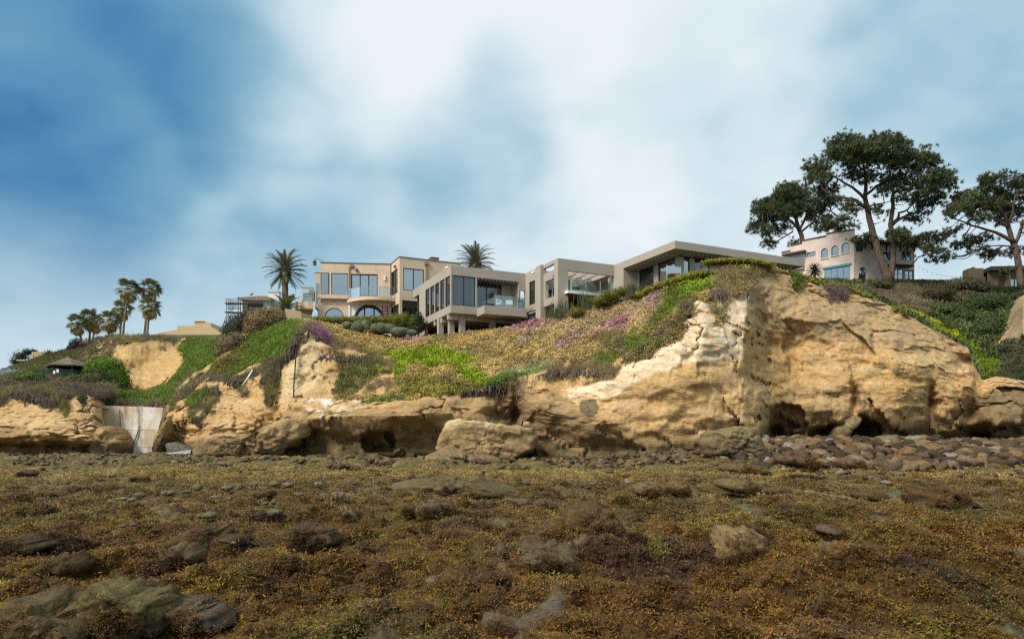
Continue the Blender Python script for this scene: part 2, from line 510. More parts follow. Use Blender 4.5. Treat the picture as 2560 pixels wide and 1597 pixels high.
# ---------------------------------------------------------------- the bluff: a loft through contour lines (foot, undercut, face, brow, slope, crest, plateau)
# each station: x of its line of sight, then (y, distance) of six contours seen there; foot and plateau are added
ST = [
 (-220, (1100, 53.6), (1040, 55.5), (985, 57), (968, 60), (957, 66), (932, 80)),
 (0, (1100, 53.4), (1045, 55.3), (985, 57), (968, 60), (957, 66), (930, 80)),
 (100, (1104, 53.4), (1048, 55.2), (985, 57), (968, 60), (956, 67), (894, 80)),
 (200, (1104, 53.6), (1050, 55.3), (988, 57), (968, 60.5), (952, 68), (868, 80)),
 (255, (1104, 54.0), (1055, 55.6), (995, 57), (970, 61), (946, 67.5), (848, 80)),
 (292,  (1104, 55.0), (1062, 56.5), (1002, 58.5), (972, 62), (950, 68), (842, 79)),
 (306,  (1104, 59.4), (1060, 59.4), (1016, 59.8), (980, 63), (958, 70), (842, 77)),
 (360,  (1104, 59.6), (1060, 59.6), (1016, 60), (985, 64), (972, 71), (842, 76.5)),
 (400,  (1104, 59.6), (1060, 59.4), (1010, 60), (985, 64), (962, 71), (844, 77)),
 (440,  (1100, 59.4), (1050, 58.4), (1005, 60), (970, 64), (930, 71), (848, 79)),
 (470,  (1096, 57.6), (1050, 57.6), (1000, 59.5), (955, 64), (900, 70), (845, 79)),
 (540, (1090, 56.5), (1020, 57), (958, 58.5), (910, 63), (882, 67), (850, 72)),
 (600, (1085, 55.2), (1010, 56), (950, 57.5), (895, 62), (868, 65.5), (836, 69.5)),
 (660, (1080, 54.4), (990, 55), (935, 56.5), (875, 60.5), (848, 62.5), (828, 66)),
 (705, (1070, 53.8), (980, 54.6), (898, 56), (856, 58), (830, 61), (810, 65)),
 (735,  (1066, 53.2), (970, 54.2), (852, 56), (835, 57.3), (820, 59), (803, 64)),
 (770,  (1050, 51.6), (985, 53.6), (826, 56.2), (820, 57.4), (814, 59.5), (803, 65)),
 (805,  (1042, 50.8), (1004, 53), (855, 56.4), (835, 57.6), (822, 59.6), (806, 65)),
 (860, (1042, 50.0), (1003, 52.4), (925, 55.2), (870, 57), (835.6, 60), (818, 65)),
 (920, (1040, 49.6), (1002, 52.2), (948, 54), (890, 56.4), (848.0, 60), (828, 65)),
 (1000, (1040, 49.6), (1002, 51.6), (962, 53.6), (905, 56), (862.8, 59.4), (844, 63)),
 (1080, (1036, 49.4), (992, 51.2), (965, 52.8), (905, 55.6), (865.6, 58.4), (842, 61)),
 (1150, (1034, 49.4), (985, 51), (955, 52.2), (900, 54.8), (857.2, 57.2), (834, 59.4)),
 (1215, (1040, 50.0), (990, 51), (955, 51.6), (895, 54.2), (854.0, 56.6), (827, 58.6)),
 (1262, (1046, 51.4), (985, 51.6), (940, 51.6), (888, 53.8), (847.0, 56.2), (819, 58.4)),
 (1310, (1050, 50.0), (975, 50), (932, 51), (875, 53.4), (832.8, 55.6), (808, 57.4)),
 (1400, (1062, 47.8), (1004, 48.4), (935, 50.2), (868, 52.2), (815.2, 54.4), (788, 56.6)),
 (1470, (1062, 46.6), (985, 47.8), (925, 49.6), (865, 51.4), (808.4, 53.6), (770, 56)),
 (1540, (1062, 45.8), (955, 47), (905, 48.8), (850, 50.4), (799.6, 52.4), (754, 55)),
 (1600, (1062, 45.4), (920, 46.6), (872, 48.2), (820, 49.8), (787.1, 51.6), (745, 53.6)),
 (1660, (1062, 45.0), (895, 46.2), (838, 47.6), (785, 49), (754.9, 50.4), (725, 52)),
 (1700, (1062, 44.9), (885, 45.8), (782, 47.6), (752, 48.6), (733.5, 49.8), (709, 51)),
 (1760, (1062, 44.9), (880, 45.7), (742, 47.8), (715, 48.8), (703.9, 49.7), (689, 50.8)),
 (1825, (1062, 45.6), (880, 46.2), (724, 48.4), (698, 49.4), (682.4, 50.2), (670, 51)),
 (1858, (1062, 46.6), (880, 47.0), (716, 49.0), (690, 50), (676.4, 50.6), (664, 51.2)),
 (1890, (1055, 47.6), (880, 49.0), (712, 50.2), (692, 50.8), (678.0, 51.2), (664, 51.6)),
 (1930, (1045, 49.6), (880, 50.3), (716, 51.2), (698, 51.6), (682, 51.9), (666, 52.3)),
 (1990, (1040, 50.2), (885, 50.3), (738, 51.4), (716, 51.9), (698, 52.3), (684, 52.8)),
 (2056, (1032, 49.8), (895, 50.1), (765, 51.6), (738, 52.3), (718, 52.8), (704, 53.2)),
 (2149, (1024, 49.4), (900, 50.0), (800, 51.6), (768, 52.4), (746, 52.9), (730, 53.4)),
 (2242, (1020, 49.4), (915, 50.0), (838, 51.4), (808, 52.3), (788, 52.9), (773, 53.4)),
 (2310, (1020, 49.6), (930, 50.2), (868, 51.4), (840, 52.3), (822, 52.8), (811, 53.2)),
 (2380, (1024, 50.0), (950, 50.6), (900, 51.6), (875, 52.2), (858, 52.6), (848, 53)),
 (2422, (1028, 50.2), (965, 50.8), (925, 51.6), (900, 52.2), (880, 52.6), (872, 53)),
 (2436, (1030, 50.4), (985, 51.2), (960, 51.8), (942, 52.2), (925, 52.6), (915, 53)),
 (2456, (1034, 50.2), (1000, 51.0), (975, 51.6), (962, 52.2), (955, 52.6), (949, 53)),
 (2493, (1034, 49.4), (1000, 49.8), (972, 50.4), (958, 51.2), (948, 52), (941, 53)),
 (2560, (1036, 49.2), (1000, 49.6), (978, 50.2), (966, 51), (957, 52), (951, 53)),
 (2740, (1036, 49.4), (1000, 49.8), (978, 50.2), (966, 51), (957, 52), (951, 53)),
]
FOOT = [(-220, 55.2), (0, 55), (290, 56.4), (306, 60), (440, 60.5), (470, 58), (560, 56), (660, 54.6), (735, 53.4), (900, 52.6), (1000, 52.4),
        (1100, 52.6), (1215, 51.6), (1310, 50.6), (1400, 48.8), (1500, 47), (1600, 46.4), (1700, 45.8), (1825, 46.2), (1890, 47.6), (1930, 50.6),
        (2000, 51.2), (2150, 51), (2300, 51), (2400, 51.2), (2500, 51), (2740, 51)]

def loft_base():
    xs = np.arange(-220, 2741, 3.0)
    sx = np.array([s[0] for s in ST], float)
    rows_y, rows_d = [], []
    fd = np.interp(xs, *zip(*FOOT)); rows_d.append(fd); rows_y.append(HY + (EYE + 1.0) * F / fd)
    for k in range(1, 7):
        rows_y.append(np.interp(xs, sx, [s[k][0] for s in ST])); rows_d.append(np.interp(xs, sx, [s[k][1] for s in ST]))
    # plateau: behind the crest the ground runs back; east of the big nose the crest is a ridge that falls into the ravine
    zc = EYE + (HY - rows_y[-1]) * rows_d[-1] / F
    rise = np.interp(xs, [-220, 300, 600, 760, 1000, 1500, 1850, 1930, 2740], [0.3, 0.4, 0.9, 1.0, 0.5, 0.2, 0.0, -2.2, -3.0])
    back = np.interp(xs, [-220, 1800, 1930, 2740], [8, 6, 5, 4])
    d7 = rows_d[-1] + back; z7 = zc + rise
    rows_d.append(d7); rows_y.append(HY - (z7 - EYE) * F / d7)
    d8 = d7 + np.interp(xs, [-220, 1800, 1930, 2740], [60, 34, 4, 4]); z8 = z7 + np.interp(xs, [-220, 1800, 1930, 2740], [0.8, 0.4, -3, -4])
    rows_d.append(d8); rows_y.append(HY - (z8 - EYE) * F / d8)
    segs = [22, 36, 44, 26, 26, 20, 8, 6]
    Y, Dm, T = [], [], []
    for k, n in enumerate(segs):
        t = np.linspace(0, 1, n, endpoint=False)[:, None]
        Y.append(rows_y[k] * (1 - t) + rows_y[k + 1] * t); Dm.append(rows_d[k] * (1 - t) + rows_d[k + 1] * t)
        T.append(np.broadcast_to(k + t, (n, len(xs))))
    Y.append(rows_y[-1][None]); Dm.append(rows_d[-1][None]); T.append(np.full((1, len(xs)), 8.0))
    Y = np.concatenate(Y); Dm = np.concatenate(Dm); T = np.concatenate(T)
    X = np.broadcast_to(xs, Y.shape).copy()
    # a little smoothing along the profile so that contour lines are no sharp folds
    for _ in range(2):
        Dm[1:-1] = (Dm[:-2] + 2 * Dm[1:-1] + Dm[2:]) / 4
        Dm[:, 1:-1] = (Dm[:, :-2] + 2 * Dm[:, 1:-1] + Dm[:, 2:]) / 4
    # the folds of the cliff wander instead of running straight up
    for i in range(len(Y)):
        yy = Y[i]; sh = 16 * noise3(yy / 75.0 + 3.3, xs / 260.0, 0.5) + 7 * noise3(yy / 26.0, xs / 90.0, 4.5)
        sh = sh + 26 * noise3(yy / 95.0 + 8.1, 0.3, 1.5) * np.exp(-((xs - 1870) / 90) ** 2)
        sh = sh * np.exp(-((xs - 290) / 60) ** 8 * 0) * (1 - np.exp(-((xs - 290) / 55) ** 2))
        sh = sh + np.interp(yy, [985, 1000, 1030, 1062, 1078, 1100, 1140], [0, 40, 46, 40, 20, 4, 0]) * np.exp(-((xs - 275) / 48) ** 2)
        lo = T[i][0] < 5.5
        if lo: Dm[i] = np.interp(xs + sh, xs, Dm[i])
    return X, Y, Dm, T

def to_world(X, Y, D):
    return np.stack([(X - CX) * D / F, D, EYE + (HY - Y) * D / F], -1)

# hollows (+) and bulges (-) of the rock: centre, half width, half height, metres, squareness
CARVE = [
 (948, 1104, 44, 26, 2.2, 3), (905, 1110, 70, 20, 0.8, 2), (800, 1100, 90, 34, 0.9, 2), (1060, 1085, 45, 30, 0.9, 2),
 (1292, 1040, 16, 42, 2.6, 2), (1256, 985, 40, 24, 1.1, 2), (1262, 1045, 30, 25, 0.9, 2), (1215, 1010, 30, 14, -0.7, 2), (1340, 990, 40, 40, -0.7, 2),
 (1395, 1095, 55, 40, 0.8, 2), (1365, 1035, 30, 60, -0.5, 2), (1480, 1030, 90, 34, -0.6, 2), (1500, 1120, 130, 26, 0.9, 2),
 (1650, 950, 130, 70, -0.6, 2), (1740, 800, 60, 60, -0.5, 2), (1712, 812, 26, 30, 0.7, 2),
 (1862, 900, 16, 150, -0.5, 2), (1885, 1000, 34, 80, -0.8, 2), (1850, 1085, 14, 26, 1.2, 2), (1905, 800, 20, 60, 0.9, 2), (1960, 860, 60, 60, 0.7, 2),
 (1968, 1062, 48, 52, 1.7, 2.4), (1935, 1085, 24, 26, 1.6, 2), (2050, 1086, 34, 22, 1.7, 2), (2045, 1020, 60, 36, -0.8, 2),
 (2157, 1076, 42, 34, 2.4, 2.4), (2139, 1010, 9, 40, 1.4, 2), (2100, 1070, 22, 40, -1.1, 2), (2140, 1050, 8, 40, -0.8, 2),
 (2226, 1060, 40, 44, -0.6, 2), (2240, 980, 80, 40, -0.7, 2), (2240, 1104, 30, 14, -0.6, 2),
 (2327, 1010, 10, 60, 1.3, 2), (2360, 1100, 90, 26, 1.6, 2), (2424, 1040, 26, 40, 1.8, 2), (2380, 1010, 26, 40, -0.7, 2), (2452, 1095, 26, 22, 2.2, 2),
 (2270, 905, 90, 34, -0.5, 2), (2330, 880, 60, 20, 0.5, 2), (2408, 905, 24, 20, 0.9, 2), (2422, 880, 18, 10, -0.7, 2),
 (2510, 1060, 60, 44, -0.4, 2), (2540, 1085, 40, 20, 1.0, 2),
 (60, 1088, 70, 22, -0.5, 2), (30, 1118, 90, 16, 0.9, 2), (180, 1122, 110, 15, 1.2, 2), (270, 1112, 26, 30, 0.9, 2), (100, 1045, 60, 24, 0.4, 2),
 (395, 1115, 18, 24, 1.8, 2), (440, 1095, 30, 30, -0.5, 2), (590, 1050, 8, 40, 0.6, 2), (520, 1030, 40, 40, -0.5, 2), (640, 1030, 30, 40, -0.4, 2),
 (373, 905, 70, 44, 0.9, 2), (300, 890, 14, 40, 0.5, 2), (700, 960, 14, 70, 0.5, 2), (765, 900, 20, 60, 0.35, 2), (735, 1000, 30, 30, -0.4, 2),
 (720, 1062, 26, 20, -0.8, 2), (760, 1075, 40, 18, 0.9, 2), (1040, 1020, 60, 20, -0.5, 2), (1120, 1030, 50, 30, 0.6, 2),
]

# plant cover and soil tones: outline, colour, cover (0 bare .. 1 dense), kind of plant
MAT_, GRASS, DEAD, LIME, SHRUB = 0, 1, 2, 3, 4
C_ORANGE, C_PINK, C_PURPLE = (0.42, 0.295, 0.120), (0.46, 0.330, 0.180), (0.45, 0.300, 0.290)
C_GREEN, C_DGREEN, C_LIME, C_DEAD, C_OLIVE = (0.16, 0.205, 0.036), (0.07, 0.10, 0.02), (0.31, 0.37, 0.022), (0.25, 0.178, 0.09), (0.25, 0.21, 0.05)
ZONES = [
 ([(732, 812), (760, 780), (1060, 780), (1440, 690), (1700, 600), (1830, 580), (1960, 640), (2010, 690), (1985, 690), (1930, 676), (1890, 700), (1868, 723), (1840, 742), (1815, 730), (1812, 800), (1795, 812), (1775, 760),
   (1736, 743), (1703, 763), (1696, 802), (1716, 829), (1703, 848), (1653, 868), (1627, 892), (1557, 911), (1538, 945), (1471, 961), (1405, 970), (1379, 961), (1366, 930), (1293, 943), (1240, 966),
   (1145, 984), (1056, 990), (1012, 1001), (897, 1008), (930, 992), (904, 995), (830, 999), (856, 955), (846, 930), (842, 905), (838, 880), (812, 847), (770, 824)], C_ORANGE, 1, MAT_),
 ([(1380, 770), (1500, 750), (1640, 700), (1690, 730), (1670, 790), (1560, 830), (1440, 840), (1330, 830)], C_PINK, 1, MAT_),
 ([(1530, 860), (1700, 800), (1716, 829), (1653, 868), (1627, 892), (1557, 911), (1500, 900)], (0.20, 0.15, 0.06), 1, MAT_),
 ([(1360, 925), (1420, 895), (1480, 905), (1500, 880), (1560, 880), (1557, 911), (1538, 945), (1471, 961), (1405, 972), (1379, 961)], C_DEAD, 0.9, DEAD),
 ([(1470, 895), (1510, 880), (1550, 890), (1530, 905), (1480, 905)], C_GREEN, 1, GRASS),
 ([(1540, 855), (1580, 840), (1630, 845), (1600, 875), (1550, 872)], C_GREEN, 1, GRASS),
 ([(1495, 830), (1560, 835), (1560, 870), (1500, 872)], (0.16, 0.12, 0.08), 1, DEAD),
 ([(1640, 745), (1700, 700), (1760, 680), (1800, 690), (1740, 740), (1700, 765), (1660, 800), (1600, 830), (1640, 785)], (0.17, 0.19, 0.035), 1, GRASS),
 ([(1700, 690), (1760, 690), (1790, 700), (1740, 735), (1705, 740)], (0.25, 0.33, 0.03), 1, LIME),
 ([(1790, 668), (1900, 672), (1900, 690), (1868, 715), (1815, 735), (1800, 800), (1778, 750), (1770, 715)], C_DEAD, 0.95, DEAD),
 ([(1700, 765), (1730, 748), (1740, 770), (1712, 790), (1690, 830), (1660, 850), (1690, 800)], C_DEAD, 0.9, DEAD),
 ([(1680, 700), (1760, 655), (1850, 640), (1960, 650), (1950, 668), (1870, 668), (1790, 676), (1720, 700), (1640, 740), (1530, 760)], (0.20, 0.20, 0.03), 1, LIME),
 ([(1597, 735), (1655, 728), (1655, 742), (1612, 752)], C_PURPLE, 1, MAT_),
 ([(1605, 756), (1650, 748), (1656, 762), (1612, 766)], C_PURPLE, 1, MAT_),
 ([(1295, 860), (1320, 825), (1340, 812), (1345, 825), (1320, 850), (1300, 872)], C_PURPLE, 1, MAT_),
 ([(1000, 838), (1040, 828), (1110, 822), (1110, 832), (1060, 848), (1005, 862)], C_PURPLE, 1, MAT_),
 ([(1250, 815), (1330, 798), (1390, 800), (1380, 812), (1300, 822)], (0.36, 0.19, 0.20), 1, MAT_),
 ([(1375, 860), (1410, 848), (1418, 862), (1390, 872)], C_PURPLE, 1, MAT_),
 ([(1420, 834), (1450, 830), (1446, 848), (1425, 850)], C_PURPLE, 1, MAT_),
 ([(1495, 808), (1560, 790), (1600, 785), (1560, 812), (1520, 824)], (0.38, 0.19, 0.22), 1, MAT_),
 ([(770, 815), (800, 812), (830, 850), (820, 872), (795, 850)], (0.26, 0.11, 0.22), 1, DEAD),
 ([(822, 858), (838, 848), (905, 868), (960, 885), (1000, 900), (990, 955), (960, 985), (838, 990), (856, 955), (842, 920), (838, 890)], C_DEAD, 0.85, DEAD),
 ([(860, 905), (930, 880), (940, 940), (880, 985), (830, 985), (845, 950)], (0.16, 0.15, 0.05), 0.95, GRASS),
 ([(967, 880), (1019, 877), (1086, 865), (1145, 880), (1190, 891), (1187, 906), (1157, 910), (1183, 929), (1216, 943), (1212, 966), (1179, 955), (1146, 929), (1127, 906), (1064, 917), (1008, 899), (1019, 921), (997, 943), (982, 951), (990, 903)], C_LIME, 1, LIME),
 ([(935, 920), (962, 908), (962, 917), (940, 930)], C_LIME, 1, LIME),
 ([(985, 955), (1060, 935), (1140, 940), (1212, 966), (1145, 984), (1056, 990), (1012, 985)], C_OLIVE, 1, MAT_),
 ([(1216, 945), (1290, 925), (1380, 905), (1388, 915), (1300, 940), (1240, 966), (1200, 978)], (0.18, 0.27, 0.06), 1, GRASS),
 ([(1265, 934), (1330, 910), (1392, 902), (1392, 909), (1335, 917), (1270, 941)], (0.42, 0.40, 0.26), 0.4, DEAD),
 ([(1240, 966), (1300, 940), (1366, 925), (1375, 955), (1330, 950), (1290, 975), (1250, 985)], C_DEAD, 0.6, DEAD),
 ([(897, 1008), (940, 992), (1012, 990), (1012, 1001)], (0.20, 0.24, 0.06), 1, GRASS),
 # west: slopes and hanging mats
 ([(674, 800), (755, 795), (745, 830), (736, 852), (722, 880), (705, 901), (640, 915), (585, 945), (547, 949), (516, 938), (536, 908), (585, 873), (633, 832)], C_GREEN, 1, GRASS),
 ([(520, 930), (560, 890), (620, 865), (600, 905), (560, 938)], (0.17, 0.13, 0.04), 1, MAT_),
 ([(516, 934), (585, 938), (640, 910), (705, 895), (722, 880), (700, 930), (698, 987), (677, 1021), (664, 1014), (657, 963), (635, 965), (616, 990), (605, 994), (585, 959), (547, 952)], (0.150, 0.115, 0.070), 1, DEAD),
 ([(705, 901), (735, 850), (748, 825), (765, 812), (785, 815), (755, 840), (740, 868), (722, 900)], (0.15, 0.115, 0.085), 1, DEAD),
 ([(268, 997), (309, 970), (365, 978), (413, 963), (444, 935), (461, 894), (444, 873), (470, 845), (540, 835), (600, 820), (543, 894), (509, 921), (461, 960), (440, 1000), (413, 1012), (330, 1012), (268, 1010)], C_GREEN, 1, GRASS),
 ([(262, 1002), (330, 1008), (413, 1008), (461, 1000), (440, 1022), (413, 1024), (385, 1035), (378, 1045), (360, 1030), (330, 1059), (318, 1035), (289, 1055), (280, 1030), (265, 1035)], (0.16, 0.115, 0.08), 1, DEAD),
 ([(440, 965), (480, 930), (516, 938), (543, 955), (545, 1004), (520, 1030), (499, 1069), (480, 1040), (461, 1021), (430, 1022)], (0.16, 0.13, 0.075), 1, DEAD),
 ([(461, 1000), (520, 970), (530, 985), (480, 1015)], C_GREEN, 1, GRASS),
 ([(-220, 960), (-20, 945), (100, 935), (260, 950), (300, 965), (285, 990), (262, 1010), (220, 985), (190, 990), (150, 1000), (130, 1022), (110, 1018), (80, 1002), (40, 985), (-220, 985)], (0.12, 0.09, 0.07), 1, DEAD),
 ([(152, 985), (172, 985), (174, 1030), (164, 1047), (150, 1025)], (0.11, 0.085, 0.03), 1, DEAD),
 ([(202, 985), (215, 985), (212, 1015), (205, 1025)], (0.05, 0.07, 0.02), 1, DEAD),
 ([(-220, 1000), (0, 1018), (25, 1000), (30, 985), (-220, 980)], (0.10, 0.075, 0.06), 0.7, DEAD),
 ([(-220, 850), (300, 840), (300, 860), (260, 900), (230, 935), (100, 945), (-220, 950)], (0.14, 0.13, 0.05), 0.9, GRASS),
 ([(200, 905), (240, 870), (285, 848), (292, 858), (255, 890), (215, 925)], (0.52, 0.34, 0.24), 0.0, MAT_),
 ([(280, 800), (470, 800), (445, 858), (420, 862), (400, 850), (345, 858), (292, 862)], (0.20, 0.155, 0.11), 1, DEAD),
 ([(292, 862), (345, 858), (400, 850), (440, 860), (444, 880), (458, 895), (444, 935), (413, 960), (365, 976), (330, 962), (310, 930), (300, 900)], None, 0.0, MAT_),
 # crest of the east ridge
 ([(1940, 640), (2060, 690), (2150, 718), (2300, 790), (2290, 800), (2235, 772), (2200, 752), (2120, 728), (2060, 712), (1990, 700)], (0.20, 0.19, 0.035), 1, LIME),
 ([(1975, 680), (2000, 690), (2000, 715), (1992, 730), (1982, 715)], (0.12, 0.16, 0.03), 1, GRASS),
 ([(2055, 705), (2120, 722), (2118, 738), (2085, 752), (2074, 765), (2066, 735)], (0.22, 0.14, 0.115), 1, DEAD),
]

def build_bluff():
    X, Y, D, T = loft_base()
    W = to_world(X, Y, D)
    x, y, z = W[..., 0], W[..., 1], W[..., 2]
    # ragged outlines for the cover
    wx = 9 * fbm(x * 0.55, y * 0.25, z * 0.9, 4) + 3.5 * noise3(x * 2.3, y, z * 2.5)
    wy = 7 * fbm(x * 0.6 + 40, y * 0.25, z * 0.9, 4) + 3.5 * noise3(x * 2.1 + 9, y, z * 2.3)
    u, v = X + wx, Y + wy
    cover = np.zeros(X.shape); kind = np.zeros(X.shape, int); vcol = np.zeros(X.shape + (3,)); vset = np.zeros(X.shape, bool)
    for poly, c, cov, kd in ZONES:
        m = inpoly(u, v, poly)
        cover[m] = cov; kind[m] = kd
        if c is None: vset[m] = False
        else:
            vcol[m] = c; vset[m] = True
    gap = (kind == DEAD) & vset & (T < 5) & (fbm(x / 1.5 + 210, y / 1.5, z / 2.2, 3) + 0.10 * noise3(x * 2, y, z * 0.7) > np.where(X < 1000, 0.02, 0.16)) & (X > 285) & ~((X > 655) & (X < 705) & (Y > 900))
    vset[gap] = False; cover[gap] = 0
    top = (T > 6.3) & (X < 1900)
    m = top & ~vset; vcol[m] = (0.16, 0.15, 0.05); vset[m] = True; cover[m] = 0.6; kind[m] = GRASS
    m = (T > 6.3) & (X >= 1900) & (Y < 930); vcol[m] = (0.13, 0.15, 0.035); vset[m] = True; cover[m] = 0.8; kind[m] = GRASS
    veg = np.clip(cover, 0, 1) * vset
    for _ in range(2):
        veg[1:-1, 1:-1] = (veg[1:-1, 1:-1] * 2 + veg[:-2, 1:-1] + veg[2:, 1:-1] + veg[1:-1, :-2] + veg[1:-1, 2:]) / 6
    wgt = vset.astype(float); acc = vcol * wgt[..., None]
    for _ in range(7):
        for A_ in (0, 1):
            wgt = (np.roll(wgt, 1, A_) + 2 * wgt + np.roll(wgt, -1, A_)) / 4; acc = (np.roll(acc, 1, A_) + 2 * acc + np.roll(acc, -1, A_)) / 4
    blur = acc / np.maximum(wgt, 1e-4)[..., None]
    vcol = np.where(vset[..., None], blur, vcol)
    # drifts of tone through the ice plant
    tone = fbm(x / 2.6 + 5, y / 2.6, z / 1.6, 4); mk = (kind == MAT_) & vset
    vcol = vcol * (1 + 0.55 * tone[..., None] * np.array([0.9, 0.8, 0.5]) * mk[..., None])
    gm = sstep(0.12, 0.4, fbm(x / 1.8 + 70, y / 1.8, z / 1.3, 3)) * mk; vcol = vcol * (1 - 0.6 * gm[..., None]) + np.array((0.20, 0.19, 0.045)) * 0.6 * gm[..., None]
    pkm = sstep(0.16, 0.42, fbm(x / 2.2 + 33, y / 3, z / 1.1, 3)) * mk * (X > 980); vcol = vcol * (1 - 0.5 * pkm[..., None]) + np.array((0.42, 0.27, 0.22)) * 0.5 * pkm[..., None]
    dm = (kind == DEAD) & vset; gd = sstep(0.0, 0.35, fbm(x / 1.6 + 140, y / 1.6, z / 1.2, 3) + 0.1) * dm
    vcol = vcol * (1 - 0.75 * gd[..., None]) + np.array((0.21, 0.185, 0.055)) * 0.75 * gd[..., None]
    lm = (kind == LIME) & vset; gl_ = sstep(0.05, 0.4, fbm(x / 1.1 + 170, y / 1.1, z / 0.9, 3)) * lm
    vcol = vcol * (1 - 0.5 * gl_[..., None]) + np.array((0.17, 0.20, 0.03)) * 0.5 * gl_[..., None]
    rock = 1 - veg
    # ---- rock relief
    hard = rock * sstep(7.2, 6.2, T)
    smooth_face = np.maximum(np.exp(-(((X - 1600) / 170) ** 2 + ((Y - 960) / 85) ** 2) * 1.2), 0.7 * np.exp(-(((X - 2150) / 240) ** 2 + ((Y - 930) / 75) ** 2)))
    soft = np.exp(-(((X - 150) / 190) ** 2 + ((Y - 1040) / 40) ** 2))
    amp = hard * (1 - 0.55 * smooth_face - 0.3 * soft)
    dd = 0.95 * fbm(x / 5.5, y / 5.0, z / 4.0, 4) * (0.5 + 0.5 * hard)
    s = z + 0.05 * x + 0.55 * fbm(x / 7, y / 7, z / 5, 3)
    def bed(freq, lat, seed):
        q = s * freq + 0.35 * noise3(x * 0.22 + seed, y * 0.2, z * 0.4); i = np.floor(q); f = q - i
        h0 = noise3(i * 3.71 + seed, x * lat, y * lat * 0.6); h1 = noise3((i + 1) * 3.71 + seed, x * lat, y * lat * 0.6)
        return h0 + (h1 - h0) * sstep(0.78, 1.0, f) + 0.25 * (f - 0.5)
    lay = 0.42 * bed(0.62, 0.10, 3.1) + 0.20 * bed(1.7, 0.16, 9.3) + 0.10 * bed(4.1, 0.3, 1.7) + 0.05 * noise3(s * 13, x * 0.4, y * 0.2)
    lowrock = sstep(1020, 1075, Y)
    lay *= (0.55 - 0.25 * (X > 1400)) + (0.9 - 0.2 * (X > 1400)) * lowrock + 0.6 * ((X < 300) & (Y > 985))
    wob_ = 0.6 * fbm(x / 1.7, y / 1.7, z / 1.7, 3)
    crk = 1 - np.abs(noise3(x / 4.5 + wob_, y / 4.5, z / 9.0 + 0.4 * wob_))
    crack = sstep(0.955, 1.0, crk) * 0.45 * sstep(0.0, 0.3, noise3(x / 7 + 3, y / 7, z / 5))
    hollow = 0.55 * sstep(0.10, 0.45, fbm(x / 3.4 + 20, y / 3.4, z / 1.7, 4)) - 0.35 * sstep(0.1, 0.5, fbm(x / 2.6 + 60, y / 2.6, z / 1.5, 4))
    gully = 0.22 * fbm(x / 1.1 + 0.5 * wob_, y / 1.5, z / 7.0, 3) * (1 - lowrock)
    fine = (0.13 + 0.05 * (X > 1870) * sstep(860, 800, Y)) * fbm(x / 0.8, y / 0.8, z / 0.4, 5, 0.66)
    pit = sstep(0.42, 0.7, noise3(x * 1.3 + 5, y * 0.8, z * 1.8)) * 0.18
    wx3 = 0.55 * fbm(x / 2.5, y / 2.5, z / 2.5, 3); wz3 = 0.35 * fbm(x / 2.5 + 9, y / 2.5, z / 2.5, 3)
    v1, t1, e1 = voro(x / 4.2 + wx3, y / 4.2, z / 2.3 + wz3 + 0.07 * x, 5)
    v2, t2, e2 = voro(x / 1.5 + wx3, y / 1.5, z / 0.6 + wz3, 17)
    bl = np.clip(0.35 + 0.65 * lowrock + 0.45 * (X > 1880) * sstep(780, 880, Y) + 0.35 * fbm(x / 6, y / 6, z / 4, 2), 0.15, 1.2)
    facet = bl * (0.50 * v1 + 0.85 * t1 + 0.10 * v2 + 0.20 * t2 + 0.12 * sstep(0.05, 0.0, e1))
    rag = 22 * fbm(x / 2.2 + 41, y / 2.2, z / 2.2, 3)
    under = sstep(1052, 1084, Y + rag) * sstep(1895, 1940, X) * sstep(2490, 2470, X) * (0.5 + 1.3 * sstep(-0.1, 0.3, fbm(x / 2.6 + 90, 0.4, z / 4, 2)))
    under = under + 0.35 * sstep(1066, 1090, Y + rag) * sstep(690, 740, X) * sstep(1330, 1280, X) + 0.7 * sstep(1098, 1116, Y + 0.7 * rag) * sstep(300, 270, X)
    D2 = D + dd + amp * (0.8 * lay + crack + 0.7 * hollow + gully + fine + pit + facet) + under
    # ---- plant cushions
    lump = 0.26 * fbm(x / 1.5, y / 1.5, z / 1.2, 3) + 0.10 * fbm(x / 0.35, y / 0.35, z / 0.35, 2)
    D2 = D2 - veg * lump * 0.8
    for cx, cy, rx, ry, dep, sq in CARVE:
        q = (np.abs((X + 1.3 * wx - cx) / rx) ** sq + np.abs((Y + 1.2 * wy - cy) / ry) ** sq)
        D2 = D2 + dep * np.exp(-q * 1.1) if sq <= 2 else D2 + dep * sstep(1.35, 0.75, q)
    W2 = to_world(X, Y, D2)
    W2[..., 2] += veg * lump * 0.9 + (1 - veg) * amp * 0.10 * fbm(x / 0.8, y, z / 0.5, 3)
    # the plateau stays level under the houses
    # ---- colour of the rock itself
    n1 = fbm(x / 6, y / 6, z / 3, 4); n2 = fbm(x / 1.4, y / 1.4, z / 0.5, 4)
    tan, light, ochre, grey = np.array((0.52, 0.345, 0.168)), np.array((0.67, 0.50, 0.305)), np.array((0.48, 0.287, 0.098)), np.array((0.37, 0.26, 0.145))
    def mixc(a, b, f): return a * (1 - f[..., None]) + b * f[..., None]
    c = mixc(np.broadcast_to(tan, X.shape + (3,)), ochre, np.clip(0.35 + 1.1 * n1 + 0.4 * noise3(s * 2.2, x * 0.08, 0), 0, 1))
    c = mixc(c, light, np.clip(0.9 * n2 + 0.7 * noise3(s * 3.4 + 2, x * 0.1, 0) - 0.05, 0, 1) * 0.7)
